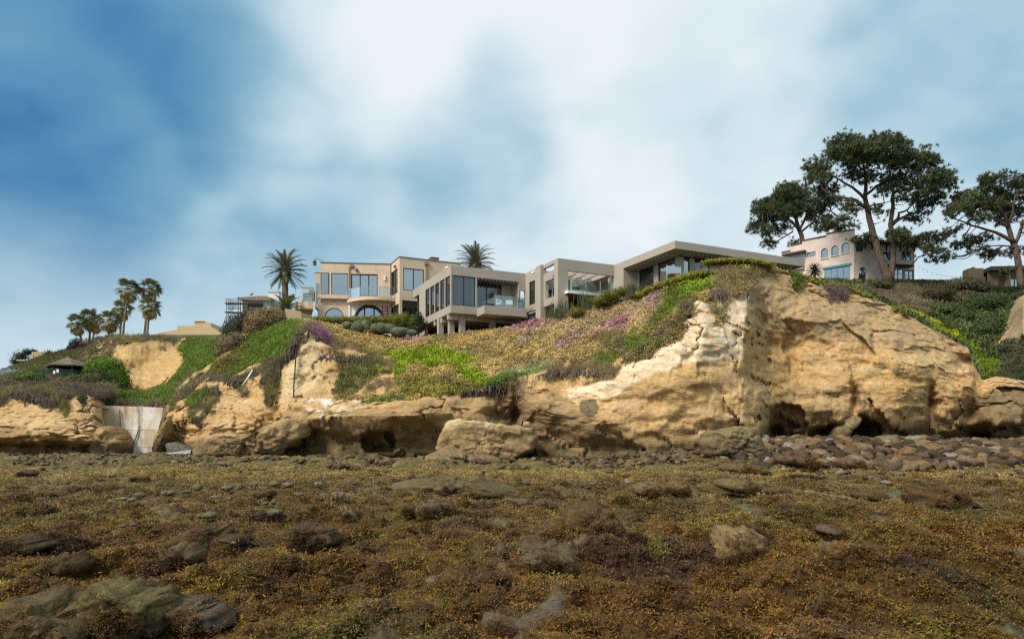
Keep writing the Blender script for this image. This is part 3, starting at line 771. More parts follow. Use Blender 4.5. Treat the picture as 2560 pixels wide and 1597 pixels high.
    # pale face of the nose
    nose = [(1696, 800), (1716, 829), (1703, 850), (1653, 870), (1627, 895), (1560, 915), (1538, 950), (1440, 972), (1400, 975), (1440, 1000), (1520, 1000), (1640, 930), (1760, 905), (1850, 900), (1862, 790), (1880, 735), (1862, 720), (1815, 760), (1760, 760), (1730, 748)]
    c = mixc(c, np.array((0.76, 0.62, 0.44)), inpoly(u + 10 * n2, v + 14 * n1, nose) * np.clip(0.6 + 1.0 * n2, 0.1, 0.92))
    strip = [(1400, 966), (1470, 985), (1560, 945), (1640, 905), (1710, 850), (1722, 835), (1716, 822), (1640, 868), (1560, 912), (1520, 945), (1470, 962)]
    c = mixc(c, np.array((0.78, 0.58, 0.40)), inpoly(u + 12 * n2, v + 12 * n2, strip) * np.clip(0.5 + 1.0 * n2, 0, 0.9))
    face_w = [(760, 830), (800, 850), (812, 884), (798, 905), (810, 930), (765, 985), (700, 1010), (720, 900)]
    c = mixc(c, np.array((0.60, 0.46, 0.27)), inpoly(u, v, face_w) * 0.7)
    # grey brown soil layer over the sandstone on the east side
    line = np.interp(X, [1870, 1900, 2000, 2150, 2250, 2420], [800, 806, 836, 858, 880, 900])
    g = sstep(12, -12, v - line) * (X > 1865) * (1 - sstep(2440, 2470, X))
    c = mixc(c, grey, g * np.clip(0.62 + 0.7 * n2, 0.15, 0.95))
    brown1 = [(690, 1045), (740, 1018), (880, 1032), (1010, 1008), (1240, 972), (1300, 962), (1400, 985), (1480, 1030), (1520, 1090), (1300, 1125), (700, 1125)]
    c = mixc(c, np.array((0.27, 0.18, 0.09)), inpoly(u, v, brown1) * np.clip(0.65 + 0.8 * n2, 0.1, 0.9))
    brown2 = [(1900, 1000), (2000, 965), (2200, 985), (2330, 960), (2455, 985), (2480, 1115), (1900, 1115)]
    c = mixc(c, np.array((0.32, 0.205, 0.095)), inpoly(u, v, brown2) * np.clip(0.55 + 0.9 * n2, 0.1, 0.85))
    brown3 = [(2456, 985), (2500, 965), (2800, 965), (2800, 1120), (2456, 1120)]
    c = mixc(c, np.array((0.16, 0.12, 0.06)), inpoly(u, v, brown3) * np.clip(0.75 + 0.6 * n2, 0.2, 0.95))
    # wet, weed-stained rock low down
    dl = np.interp(X, [-220, 0, 40, 75, 105, 160, 230, 292, 306, 440, 470, 600, 680, 800, 1000, 1100, 1250, 1330, 1400, 1480, 1700, 1850, 1950, 2100, 2250, 2400, 2456, 2470, 2740],
                   [1062, 1060, 1057, 1078, 1112, 1104, 1094, 1096, 1140, 1120, 1100, 1085, 1050, 1052, 1062, 1050, 1010, 1000, 1022, 1062, 1082, 1090, 1050, 1058, 1062, 1010, 975, 972, 975])
    wet = sstep(-6, 22, v - dl + 10 * n1)
    c = mixc(c, np.array((0.20, 0.138, 0.070)), wet * np.clip(0.7 + 0.4 * n2, 0.3, 0.92))
    alg = sstep(1085, 1130, v + 14 * n1) * (X > 330)
    c = mixc(c, np.array((0.095, 0.085, 0.04)), alg * np.clip(0.55 + 0.9 * n2, 0, 0.9))
    # dark varnish
    vr = [(1452, 1002), (1490, 1000), (1500, 1035), (1470, 1042), (1448, 1030)]
    c = mixc(c, np.array((0.09, 0.08, 0.05)), inpoly(u, v, vr) * 0.8)
    # bird lime
    gl = ((v > 997) & (v < 1030) & (X > 765) & (X < 905)) * sstep(-0.05, 0.30, fbm(x / 1.3 + 400, y * 0.3, z / 0.5, 3))
    drip = sstep(0.34, 0.5, noise3(x * 3.2, 0.3, z * 0.25)) * (((X > 740) & (X < 890) & (Y > 1010) & (Y < 1062)) | ((X > 1540) & (X < 1700) & (Y > 925) & (Y < 1000) & (noise3(x * 0.6, 0, 0) > 0.1)))
    c = mixc(c, np.array((0.82, 0.80, 0.76)), np.clip(0.8 * gl + 0.35 * drip, 0, 1) * 0.8)
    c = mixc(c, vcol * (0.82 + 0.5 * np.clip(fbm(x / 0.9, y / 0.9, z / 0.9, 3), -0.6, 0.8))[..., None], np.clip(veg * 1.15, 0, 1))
    c = np.clip(c, 0.01, 0.9)

    t = NT('bluff_rock_and_soil'); p = t.pos(); a = t.attr('col')
    f1 = t.noise(p, 3.2, 6, 0.62); f2 = t.noise(t.scaled(p, 2.0, 2.0, 9.0), 1.0, 5, 0.6); f3 = t.noise(p, 16, 3, 0.6)
    val = t.math('ADD', t.mr(f1, 0.3, 0.7, 0.74, 1.20), t.mr(f2, 0.3, 0.7, -0.15, 0.14))
    wp = t.n('ShaderNodeVectorMath', operation='ADD'); t.l(t.scaled(p, 0.55, 0.55, 1.3), wp.inputs[0])
    nz = t.n('ShaderNodeTexNoise'); t.l(p, nz.inputs['Vector']); nz.inputs['Scale'].default_value = 0.8; nz.inputs['Detail'].default_value = 4; t.l(nz.outputs['Color'], wp.inputs[1])
    vo = t.n('ShaderNodeTexVoronoi', feature='DISTANCE_TO_EDGE'); t.l(wp.outputs[0], vo.inputs['Vector']); vo.inputs['Scale'].default_value = 1.0
    ln = t.math('MULTIPLY', t.mr(vo.outputs['Distance'], 0.0, 0.035, 1.0, 0.0), t.mr(t.noise(p, 0.5, 2), 0.45, 0.6, 0.0, 1.0))
    val = t.math('SUBTRACT', val, t.math('MULTIPLY', ln, 0.20))
    h = t.n('ShaderNodeHueSaturation'); t.l(a, h.inputs['Color']); t.l(val, h.inputs['Value'])
    hh = t.math('SUBTRACT', t.math('ADD', t.math('ADD', f1, f2), t.math('MULTIPLY', f3, 0.4)), t.math('MULTIPLY', ln, 0.8))
    t.pbsdf(h.outputs[0], 0.95, 0.12, normal=t.bump(hh, 0.55, 0.14))
    me = np_mesh('bluff', W2.reshape(-1, 3), grid_faces(*X.shape)[:, ::-1], [t.m], True, c.reshape(-1, 3))
    o = link(bpy.data.objects.new('sandstone_bluff', me))
    tag(o, 'eroded tan sandstone bluff with sea caves and grown-over slopes', kind='structure')
    return X, Y, T, W2, veg, kind, vcol

BX, BY, BT, BW, BVEG, BKIND, BVCOL = build_bluff()

def bluff_point(px, py):
    """surface point nearest to a line of sight"""
    j = int(round((px + 220) / 3.0)); col = BY[:, j]
    i = int(np.argmin(np.abs(col - py) + (BT[:, j] > 6.2) * 1000))
    return Vector(BW[i, j])

# ---------------------------------------------------------------- ravine slope behind the east ridge
def build_ravine():
    xs = np.arange(1880, 2790, 5.0)
    rows = [
     ([1880, 2790], [1010, 1010], [56, 56]),
     ([1880, 2100, 2300, 2450, 2560, 2790], [800, 800, 905, 935, 940, 945], [60, 60, 58, 57.5, 56, 55]),
     ([1880, 2100, 2300, 2440, 2500, 2560, 2790], [745, 745, 800, 850, 852, 830, 830], [70, 70, 66, 65, 63, 58.5, 57]),
     ([1880, 2100, 2250, 2380, 2470, 2520, 2560, 2790], [720, 722, 742, 775, 800, 795, 760, 750], [80, 80, 79, 76, 74, 70, 61, 60]),
     ([1880, 2100, 2290, 2400, 2480, 2530, 2560, 2790], [706, 707, 712, 728, 745, 752, 742, 738], [91, 91, 92, 88, 86, 84, 74, 70]),
     ([1880, 2100, 2290, 2400, 2500, 2600, 2790], [703, 703, 706, 708, 722, 728, 730], [97, 97, 97, 96, 96, 96, 96]),
     ([1880, 2790], [702, 728], [130, 130]),
    ]
    ry = [np.interp(xs, a, b) for a, b, c in rows]; rd = [np.interp(xs, a, c) for a, b, c in rows]
    Y, D = [], []
    for k, n in enumerate([10, 26, 26, 22, 16, 6]):
        t = np.linspace(0, 1, n, endpoint=(k == 5))[:, None]
        Y.append(ry[k] * (1 - t) + ry[k + 1] * t); D.append(rd[k] * (1 - t) + rd[k + 1] * t)
    Y = np.concatenate(Y); D = np.concatenate(D); X = np.broadcast_to(xs, Y.shape).copy()
    W = to_world(X, Y, D); x, y, z = W[..., 0], W[..., 1], W[..., 2]
    wx = 10 * fbm(x / 3, y / 5, z / 3, 3); u, v = X + wx, Y + wx * 0.6
    bare = inpoly(u, v, [(2490, 890), (2500, 830), (2520, 780), (2545, 740), (2600, 715), (2790, 715), (2790, 860), (2600, 880), (2560, 840), (2530, 870)])
    n = fbm(x / 2.2, y / 2.2, z / 2.2, 4)
    D2 = D + np.where(bare, 0.6 * n + 0.35 * np.abs(fbm(x, y, z, 3)), 0.9 * n)
    W = to_world(X, Y, D2); W[..., 2] += 0.5 * n * ~bare * sstep(98, 92, D)
    g = np.array((0.095, 0.105, 0.036)); c = np.broadcast_to(g, X.shape + (3,)).copy()
    kind = np.full(X.shape, SHRUB)
    def paint(poly, col, kd):
        m = inpoly(u, v, poly); c[m] = col; kind[m] = kd
    paint([(2120, 715), (2290, 712), (2330, 745), (2320, 790), (2240, 770), (2180, 735)], (0.19, 0.14, 0.09), DEAD)
    paint([(2300, 715), (2400, 700), (2500, 740), (2440, 770), (2330, 760)], (0.11, 0.09, 0.045), SHRUB)
    paint([(2240, 768), (2290, 775), (2340, 800), (2420, 850), (2470, 890), (2510, 905), (2520, 940), (2450, 955), (2425, 900), (2400, 860), (2310, 808)], (0.16, 0.22, 0.02), LIME)
    paint([(2250, 768), (2300, 783), (2400, 838), (2380, 845), (2300, 800)], (0.40, 0.42, 0.01), LIME)
    paint([(2500, 880), (2560, 850), (2790, 870), (2790, 960), (2480, 960)], (0.085, 0.085, 0.04), DEAD)
    c = c * 1.3 * (0.75 + 0.7 * np.clip(n, -0.5, 0.9))[..., None]
    c[bare] = np.array((0.42, 0.30, 0.17)) * (0.9 + 0.6 * n[bare])[:, None]
    c = np.clip(c, 0.01, 0.9)
    me = np_mesh('ravine', W.reshape(-1, 3), grid_faces(*X.shape)[:, ::-1], [bpy.data.materials['bluff_rock_and_soil']], True, c.reshape(-1, 3))
    o = link(bpy.data.objects.new('ravine_slope', me)); tag(o, 'brush covered ravine slope below the pink house', kind='structure')
    return X, Y, W, ~bare, kind, c
RX, RY, RW, RVEG, RKIND, RCOL = build_ravine()

def ravine_point(px, py):
    j = int(round((px - 1880) / 5.0)); i = int(np.argmin(np.abs(RY[:, j] - py))); return Vector(RW[i, j])

# ---------------------------------------------------------------- low plants on the slopes
M_TUFT = leafy('slope_plant_leaves', None, 0.28, 0.2, 0.7, True, True)
PR_MAT = [blade_tuft('mat_tuft_a', M_TUFT, 16, 0.10, 0.16, 0.05, (0.2, 1.35), 1), blade_tuft('mat_tuft_b', M_TUFT, 14, 0.12, 0.13, 0.06, (0.1, 1.3), 2)]
PR_GRASS = [blade_tuft('grass_tuft_a', M_TUFT, 14, 0.09, 0.26, 0.028, (0.1, 0.9), 3), blade_tuft('grass_tuft_b', M_TUFT, 12, 0.10, 0.20, 0.03, (0.2, 1.1), 4)]
PR_DEAD = [blade_tuft('dry_tuft_a', M_TUFT, 18, 0.07, 0.36, 0.016, (0.1, 1.5), 5, 0.8), blade_tuft('dry_tuft_b', M_TUFT, 16, 0.09, 0.28, 0.018, (0.3, 1.6), 6, 0.9)]
PR_LIME = [blade_tuft('leafy_tuft_a', M_TUFT, 18, 0.12, 0.17, 0.075, (0.1, 1.2), 7), blade_tuft('leafy_tuft_b', M_TUFT, 16, 0.10, 0.2, 0.06, (0.1, 1.0), 8)]

def grid_normals(W):
    a = np.gradient(W, axis=0); b = np.gradient(W, axis=1)
    n = np.cross(b, a); l = np.linalg.norm(n, axis=-1, keepdims=True); l[l == 0] = 1
    n = n / l; s = np.sign((n * (np.array([0, 0, EYE + 14]) - W * [1, 1, 1])).sum(-1, keepdims=True)); s[s == 0] = 1
    return n * s

def area(W):
    a = np.gradient(W, axis=0); b = np.gradient(W, axis=1)
    return np.linalg.norm(np.cross(a, b), axis=-1)

def sow(name, W, mask, kind, cols, kd, protos, per_m2, size, label, cat, upright=0.4, jitter=0.16, maxn=40000):
    n = grid_normals(W); ar = area(W)
    w = np.where(mask & (kind == kd), ar, 0).ravel()
    tot = w.sum()
    if tot <= 0: return
    num = int(min(maxn, tot * per_m2))
    r = np.random.default_rng(abs(hash(name)) % 1000 + kd * 31 if False else len(name) * 17 + kd)
    idx = r.choice(len(w), size=num, p=w / tot)
    nr, nc = W.shape[:2]
    ii, jj = idx // nc, idx % nc
    i2 = np.clip(ii + 1, 0, nr - 1); j2 = np.clip(jj + 1, 0, nc - 1)
    a, b = r.random(num)[:, None], r.random(num)[:, None]
    p = W[ii, jj] * (1 - a) * (1 - b) + W[i2, jj] * a * (1 - b) + W[ii, j2] * (1 - a) * b + W[i2, j2] * a * b
    nn = n[ii, jj] + np.array([0, 0, upright]) + r.normal(0, 0.15, (num, 3)); nn /= np.linalg.norm(nn, axis=1)[:, None]
    s = size * r.uniform(0.6, 1.4, num)
    cc = cols[ii, jj] * r.uniform(1 - jitter, 1 + jitter, (num, 1)) * r.uniform(0.92, 1.08, (num, 3))
    cl = 1.0 + 0.35 * np.clip(fbm(p[:, 0] / 1.1, p[:, 1] / 1.1, p[:, 2] / 1.1, 2), -0.7, 0.9)
    return scatter(name, p, align_rot(nn, r.uniform(0, 6.283, num)), np.stack([s, s, s * r.uniform(0.8, 1.2, num)], 1), np.clip(cc * cl[:, None], 0.004, 0.95), protos, r.integers(0, len(protos), num), label, cat)

vis = (BT < 6.9)
sow('ice_plant', BW, vis & (BVEG > 0.35), BKIND, BVCOL, MAT_, PR_MAT, 26, 1.25, 'rusty orange and mauve ice plant carpeting the slope below the houses', 'ground cover')
sow('grass', BW, vis & (BVEG > 0.35), BKIND, BVCOL, GRASS, PR_GRASS, 22, 1.2, 'green grass growing on the western slopes and ledges', 'grass', 0.8)
sow('dry_brush', BW, vis & (BVEG > 0.35), BKIND, BVCOL, DEAD, PR_DEAD, 22, 1.35, 'dry grey and purple brush hanging over the cliff brows', 'dry brush', -0.6)
sow('succulent_cover', BW, vis & (BVEG > 0.35), BKIND, BVCOL, LIME, PR_LIME, 30, 1.2, 'bright yellow green succulent patches on the slope and crest', 'ground cover', 0.6)
sow('ravine_shrubbery', RW, RVEG, RKIND, RCOL, SHRUB, PR_LIME, 9, 2.4, 'dark green shrubbery filling the ravine', 'shrubbery', 0.5, 0.4)
sow('ravine_flowers', RW, RVEG, RKIND, RCOL, LIME, PR_LIME, 26, 1.2, 'yellow green flowering cover along the edge of the ravine', 'ground cover', 0.6)
sow('ravine_brush', RW, RVEG, RKIND, RCOL, DEAD, PR_DEAD, 14, 1.8, 'dry brown brush on the ravine slope', 'dry brush', 0.3)
# ---------------------------------------------------------------- tidal reef in front of the bluff
def reef_height(x, y):
    """broad shape of the reef and the cobble beach, metres"""
    px = CX + F * x / np.maximum(y, 1.0)
    right = sstep(3.0, 13.0, x)
    z = sstep(36, 50, y) * (0.45 + 1.05 * right)
    z = z + 0.30 * fbm(x / 6.5, y / 9.0, 0.3, 3) * sstep(3, 12, y) + 0.14 * fbm(x / 2.2, y / 3.2, 3.3, 3)
    # long low benches of rock, tilted to the right
    s = y * 0.55 - x * 0.36
    bench = np.abs(((s / 2.6 + 0.5 * fbm(x / 4, y / 5, 7, 2)) % 1.0) - 0.5) * 2
    z = z + 0.34 * sstep(0.15, 0.9, bench) * sstep(0, 4, x) * sstep(24, 12, y)
    z = z + 0.16 * sstep(0.0, 0.55, noise3(x / 3.2 + 0.4 * y + 11, y / 1.15, 5.5)) * sstep(30, 10, y)
    for cx, cy, rx, ry, h in MOUNDS:
        z = z + h * np.exp(-(((x - cx) / rx) ** 2 + ((y - cy) / ry) ** 2))
    return z

def ground_at(px, py):
    """where a line of sight below the horizon meets the level reef"""
    D = EYE * F / (py - HY); return (px - CX) * D / F, D

MOUNDS = []
for (px, py, w, d, h) in [(700, 1450, 170, 0.9, 0.20), (350, 1500, 260, 0.9, 0.16), (860, 1440, 130, 0.8, 0.14), (1340, 1380, 160, 0.9, 0.14), (1150, 1330, 140, 1.0, 0.16),
                          (1050, 1290, 130, 1.2, 0.14), (2180, 1440, 300, 1.2, 0.20), (2350, 1340, 240, 1.3, 0.22), (2450, 1260, 160, 1.6, 0.20), (200, 1420, 200, 1.0, 0.18),
                          (560, 1400, 150, 0.9, -0.12), (1650, 1380, 150, 1.0, -0.12), (1500, 1500, 300, 0.9, 0.16), (1000, 1540, 300, 0.7, 0.12), (2330, 1540, 260, 0.7, 0.12)]:
    gx, gy = ground_at(px, py); MOUNDS.append((gx, gy, w * gy / F, d, h))

# tide pools: centre in the photograph, half width, half depth in metres
POOLS = []
for (px, py, hw, hd) in [(2128, 1234, 0.55, 0.9), (2285, 1240, 0.85, 1.5), (2190, 1208, 0.55, 1.3), (2548, 1222, 0.9, 1.8), (2360, 1252, 0.4, 0.7)]:
    gx, gy = ground_at(px, py); POOLS.append((gx, gy, hw, hd))
def pool_level(gx, gy): return float(reef_height(np.array([gx]), np.array([gy]))[0]) - 0.10

def build_reef():
    nx, ny = 840, 740
    th = np.linspace(-1.02, 1.02, nx)          # tangent of the bearing
    t = np.linspace(0, 1, ny)
    yy = 2.6 * (62 / 2.6) ** (t ** 0.92)
    x = th[None, :] * yy[:, None]; y = np.broadcast_to(yy[:, None], x.shape).copy()
    x[:, :] = th[None, :] * (yy[:, None] + 1.2) + 7.0 * (th[None, :] / 1.02) ** 7
    z = reef_height(x, y)
    far = sstep(30, 45, y)
    # weed cushions and pitted rock
    wv = 0.3 * fbm(x / 0.9, y / 0.9, 1.5, 2)
    big = fbm(x / 1.5 + 2 * wv, y / 2.0, 4.2, 3)
    cush = np.abs(fbm(x / 0.62 + wv, y / 0.8 + wv, 0.7, 3))
    cush2 = np.abs(fbm(x / 0.24, y / 0.30, 2.7, 3))
    knob = np.clip(noise3(x / 0.8 + 4, y / 1.1, 2.2), 0, 1)
    hole = sstep(0.30, 0.52, fbm(x / 0.9 + 9, y / 1.2, 6.1, 3))
    rockm = sstep(0.26, 0.40, fbm(x / 1.5 + 31, y / 2.6, 5.5, 4)) * (1 - 0.4 * far)
    weed = 1 - rockm
    small = fbm(x / 0.085, y / 0.11, 4.4, 3, 0.65)
    near = sstep(34, 14, y)
    pv, pt_, pe = voro(x / 1.4 + 0.4 * wv, y / 1.9 + wv, np.zeros(x.shape) + 0.5, 3, True)
    z = z + 0.20 * big + 0.10 * pv + 0.10 * pt_ - 0.10 * sstep(0.10, 0.0, pe) + weed * (0.40 * cush + 0.22 * cush2 + 0.12 * knob - 0.30 * hole + 0.06 * small) - 0.18 + rockm * (0.10 + 0.22 * np.abs(fbm(x / 0.4, y / 0.6, 8, 4)) + 0.05 * small)
    for gx, gy, hw, hd in POOLS:
        q = ((x - gx) / hw) ** 2 + ((y - gy) / hd) ** 2 + 0.35 * fbm(x / 0.6, y / 0.6, 2.2, 2)
        k = sstep(2.2, 0.8, q); z = z * (1 - k) + (pool_level(gx, gy) - 0.12 * sstep(1.1, 0.5, q)) * k; weed = weed * (1 - sstep(1.5, 1.0, q))
        fr = sstep(2.4, 3.4, ((x - gx) / hw) ** 2 + ((y - gy + hd + 1.0) / 1.6) ** 2); z = np.where((y < gy) & (y > gy - hd - 2.2), np.minimum(z, pool_level(gx, gy) + 0.04 + 0.5 * fr), z)
    # colour
    n1 = fbm(x / 3.2, y / 5.5, 2, 4); n2 = fbm(x / 0.8, y / 1.1, 6, 4); n3 = fbm(x / 1.6 + 50, y / 2.6, 3, 3)
    golden, rust, purple, olive, lime = map(np.array, ((0.225, 0.118, 0.018), (0.150, 0.068, 0.016), (0.095, 0.047, 0.028), (0.150, 0.120, 0.024), (0.22, 0.25, 0.020)))
    def mixc(a, b, f): return a * (1 - f[..., None]) + b * f[..., None]
    c = mixc(np.broadcast_to(golden, x.shape + (3,)), rust, np.clip(0.45 + 1.3 * n1, 0, 1))
    c = mixc(c, purple, sstep(0.02, 0.35, n3) * 0.85)
    c = mixc(c, olive, sstep(0.05, 0.4, -n1 + 0.5 * n2) * 0.8)
    c = mixc(c, olive * 1.25, sstep(26, 44, y) * 0.55)
    c = mixc(c, lime, sstep(0.34, 0.6, n2 + 0.55 * n3) * 0.55)
    c = mixc(c, np.array((0.26, 0.165, 0.022)), sstep(0.12, 0.4, fbm(x / 1.3 + 200, y / 2.0, 7, 3)) * 0.6)
    c = mixc(c, lime * 0.9, sstep(0.28, 0.46, fbm(x / 1.1 + 80, y / 3, 1, 3)) * sstep(20, 38, y) * 0.5)
    rc = mixc(np.broadcast_to(np.array((0.15, 0.13, 0.10)), x.shape + (3,)), np.array((0.13, 0.125, 0.06)), np.clip(0.4 + 1.5 * n3, 0, 1))
    rc = mixc(rc, np.array((0.07, 0.06, 0.05)), sstep(0.0, 0.4, small) * 0.6)
    c = mixc(c, rc, rockm * np.clip(0.55 + 1.4 * n2 + 0.6 * small, 0, 1))
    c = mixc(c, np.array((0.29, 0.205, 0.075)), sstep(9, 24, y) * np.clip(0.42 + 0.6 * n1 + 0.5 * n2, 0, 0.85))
    c = c * (1 - 0.42 * weed * sstep(36, 26, y))[..., None]      # weed base darkened to paint shade into the hollows between fronds
    sand = sstep(40, 46, y) * sstep(4, 10, x)
    c = mixc(c, np.array((0.13, 0.092, 0.052)), sand * 0.85)
    c = mixc(c, np.array((0.15, 0.12, 0.05)), sstep(33, 42, y) * (1 - sand) * 0.4)
    c = c * (0.8 + 0.5 * np.clip(n2, -0.6, 0.8))[..., None] * (0.75 + 0.45 * np.clip(small, -0.7, 0.8))[..., None]
    c = c * (1.15 + 0.7 * np.clip(fbm(x / 2.0 + 300, y / 1.4, 3.7, 4), -0.6, 0.8))[..., None]
    c = np.clip(c, 0.006, 0.9)
    t = NT('tidal_reef'); p = t.pos(); a = t.attr('col')
    f1 = t.noise(p, 9, 6, 0.65); f2 = t.noise(p, 38, 4, 0.65); f3 = t.noise(p, 2.4, 4, 0.6)
    val = t.math('ADD', t.mr(f1, 0.3, 0.7, 0.62, 1.32), t.mr(f2, 0.3, 0.7, -0.28, 0.28))
    h = t.n('ShaderNodeHueSaturation'); t.l(a, h.inputs['Color']); t.l(val, h.inputs['Value'])
    t.l(t.mr(f3, 0.3, 0.7, 0.48, 0.52), h.inputs['Hue'])
    hh = t.math('ADD', f1, t.math('MULTIPLY', f2, 0.5))
    t.pbsdf(h.outputs[0], 0.7, 0.25, normal=t.bump(hh, 0.9, 0.05))
    W = np.stack([x, y, z], -1)
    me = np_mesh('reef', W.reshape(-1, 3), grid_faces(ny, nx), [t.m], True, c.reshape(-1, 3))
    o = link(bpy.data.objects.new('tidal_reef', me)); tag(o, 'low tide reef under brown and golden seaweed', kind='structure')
    loc = z - (np.roll(z, 6, 0) + np.roll(z, -6, 0) + np.roll(z, 6, 1) + np.roll(z, -6, 1) + np.roll(z, 12, 1) + np.roll(z, -12, 1)) / 6
    return W, weed, c, loc
EW, EWEED, ECOL, ELOC = build_reef()
M_POOL = NT('tide_pool_water'); M_POOL.pbsdf((0.055, 0.16, 0.10), 0.12, 0.5, normal=M_POOL.bump(M_POOL.noise(M_POOL.pos(), 6, 3), 0.15, 0.02)); M_POOL = M_POOL.m
for i, (gx, gy, hw, hd) in enumerate(POOLS):
    ring = [(gx + 1.15 * hw * math.cos(a) * (1 + 0.15 * math.sin(3 * a + i)), gy + 1.15 * hd * math.sin(a) * (1 + 0.15 * math.sin(2 * a + i)), pool_level(gx, gy) - 0.03) for a in np.linspace(0, 2 * math.pi, 29)[:-1]]
    tag(MB().add(ring, [tuple(range(28))]).build('tide_pool_water', M_POOL), 'green water of a small tide pool on the right of the reef', kind='structure')

# ocean behind the viewer and around the reef
me = MB().add([(-4000, -4000, -0.9), (4000, -4000, -0.9), (4000, 5000, -0.9), (-4000, 5000, -0.9)], [(0, 1, 2, 3)])
t = NT('sea_water'); n = t.noise(t.pos(), 0.35, 5, 0.6)
t.pbsdf((0.05, 0.12, 0.15), 0.15, 0.5, normal=t.bump(n, 0.5, 0.3))
tag(me.build('sea', t.m), 'open sea around the reef', kind='structure')

# ---- seaweed fronds
M_WEED = leafy('seaweed_fronds', None, 0.30, 0.12, 0.62, True, True)
PR_WEED = [blade_tuft('weed_a', M_WEED, 30, 0.04, 0.040, 0.0075, (0.7, 1.55), 21, 0.6), blade_tuft('weed_b', M_WEED, 26, 0.045, 0.034, 0.010, (0.7, 1.55), 22, 0.5),
           blade_tuft('weed_c', M_WEED, 34, 0.035, 0.030, 0.0065, (0.5, 1.5), 23, 0.8)]
def sow_weed(extra=None):
    r = np.random.default_rng(5)
    ny, nx = EW.shape[:2]
    px = CX + F * EW[..., 0] / EW[..., 1]
    d = EW[..., 1]
    ok = (px > -900) & (px < 3460) & (EWEED > 0.5) & (d > 4.5) & (d < 40)
    ok &= ELOC > -0.012 * (1 + d / 12.0)
    outf = np.where((px > -120) & (px < 2680), 1.0, 0.45)
    w = np.where(ok, outf * area(EW) * np.minimum(1.0, (9.0 / d)) ** 1.6, 0).ravel()
    num = 165000
    idx = r.choice(len(w), size=num, p=w / w.sum()); ii, jj = idx // nx, idx % nx
    i2 = np.clip(ii + 1, 0, ny - 1); j2 = np.clip(jj + 1, 0, nx - 1); a, b = r.random(num)[:, None], r.random(num)[:, None]
    p = EW[ii, jj] * (1 - a) * (1 - b) + EW[i2, jj] * a * (1 - b) + EW[ii, j2] * (1 - a) * b + EW[i2, j2] * a * b
    s = r.uniform(0.6, 1.4, num) * (0.75 + p[:, 1] / 16.0)
    nn = np.stack([r.normal(0, 0.25, num), r.normal(0, 0.25, num), np.ones(num)], 1); nn /= np.linalg.norm(nn, axis=1)[:, None]
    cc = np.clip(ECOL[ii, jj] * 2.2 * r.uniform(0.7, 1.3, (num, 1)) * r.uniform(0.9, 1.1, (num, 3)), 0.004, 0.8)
    if extra is not None:
        q, qc = extra; m = len(q); p = np.concatenate([p, q]); cc = np.concatenate([cc, np.clip(qc * r.uniform(0.7, 1.4, (m, 1)), 0.004, 0.8)])
        qs = r.uniform(0.5, 1.0, m) * (0.6 + q[:, 1] / 26.0); s = np.concatenate([s, qs]); nq = np.stack([r.normal(0, 0.5, m), r.normal(-0.3, 0.5, m), np.full(m, 0.8)], 1); nn = np.concatenate([nn, nq / np.linalg.norm(nq, axis=1)[:, None]]); num += m
    scatter('seaweed', p, align_rot(nn, r.uniform(0, 6.283, num)), np.stack([s, s, s * 0.9], 1), cc, PR_WEED, r.integers(0, 3, num), 'golden brown seaweed turf covering the reef', 'seaweed')

# ---------------------------------------------------------------- houses
class Fr:
    """a wall frame: a runs along the facade to the right, v away from the viewer, z absolute height; vertices come out relative to base"""
    def __init__(s, x, y, deg, base):
        s.o = Vector((x, y, 0)); s.u = Vector((math.cos(R(deg)), math.sin(R(deg)), 0)); s.v = Vector((-s.u.y, s.u.x, 0)); s.b = Vector(base)
    def pt(s, a, v, z):
        return s.o + s.u * a + s.v * v + Vector((0, 0, z)) - s.b
    def on(s, px, py, v=0.0):
        """(a, z) where a line of sight meets the plane v"""
        t = (px - CX) / F; ox = s.o.x + s.v.x * v; oy = s.o.y + s.v.y * v
        a = (t * oy - ox) / (s.u.x - t * s.u.y); return a, EYE + (HY - py) * (oy + a * s.u.y) / F
    def side(s, px, py, a=0.0):
        """(v, z) where a line of sight meets the plane a"""
        t = (px - CX) / F; ox = s.o.x + s.u.x * a; oy = s.o.y + s.u.y * a
        v = (t * oy - ox) / (s.v.x - t * s.v.y); return v, EYE + (HY - py) * (oy + v * s.v.y) / F
    def box(s, mb, a0, a1, v0, v1, z0, z1):
        vs = [s.pt(a0, v0, z0), s.pt(a1, v0, z0), s.pt(a1, v1, z0), s.pt(a0, v1, z0), s.pt(a0, v0, z1), s.pt(a1, v0, z1), s.pt(a1, v1, z1), s.pt(a0, v1, z1)]
        mb.add(vs, [(3, 2, 1, 0), (4, 5, 6, 7), (0, 1, 5, 4), (1, 2, 6, 5), (2, 3, 7, 6), (3, 0, 4, 7)]); return mb
    def put(s, name, mat, parent, *boxes, bevel=0.0):
        mb = MB()
        for b in boxes: s.box(mb, *b)
        return mb.build(name, mat, parent, bevel=bevel)

def holes(a0, a1, z0, z1, ops):
    """rectangles of a wall left around its openings"""
    zs = sorted({z0, z1, *[min(max(o[2], z0), z1) for o in ops], *[min(max(o[3], z0), z1) for o in ops]})
    out = []
    for zl, zh in zip(zs, zs[1:]):
        zm = (zl + zh) / 2; cuts = sorted((o[0], o[1]) for o in ops if o[2] < zm < o[3])
        p = a0
        for c0, c1 in cuts:
            if c0 > p: out.append((p, c0, zl, zh))
            p = max(p, c1)
        if p < a1: out.append((p, a1, zl, zh))
    return out

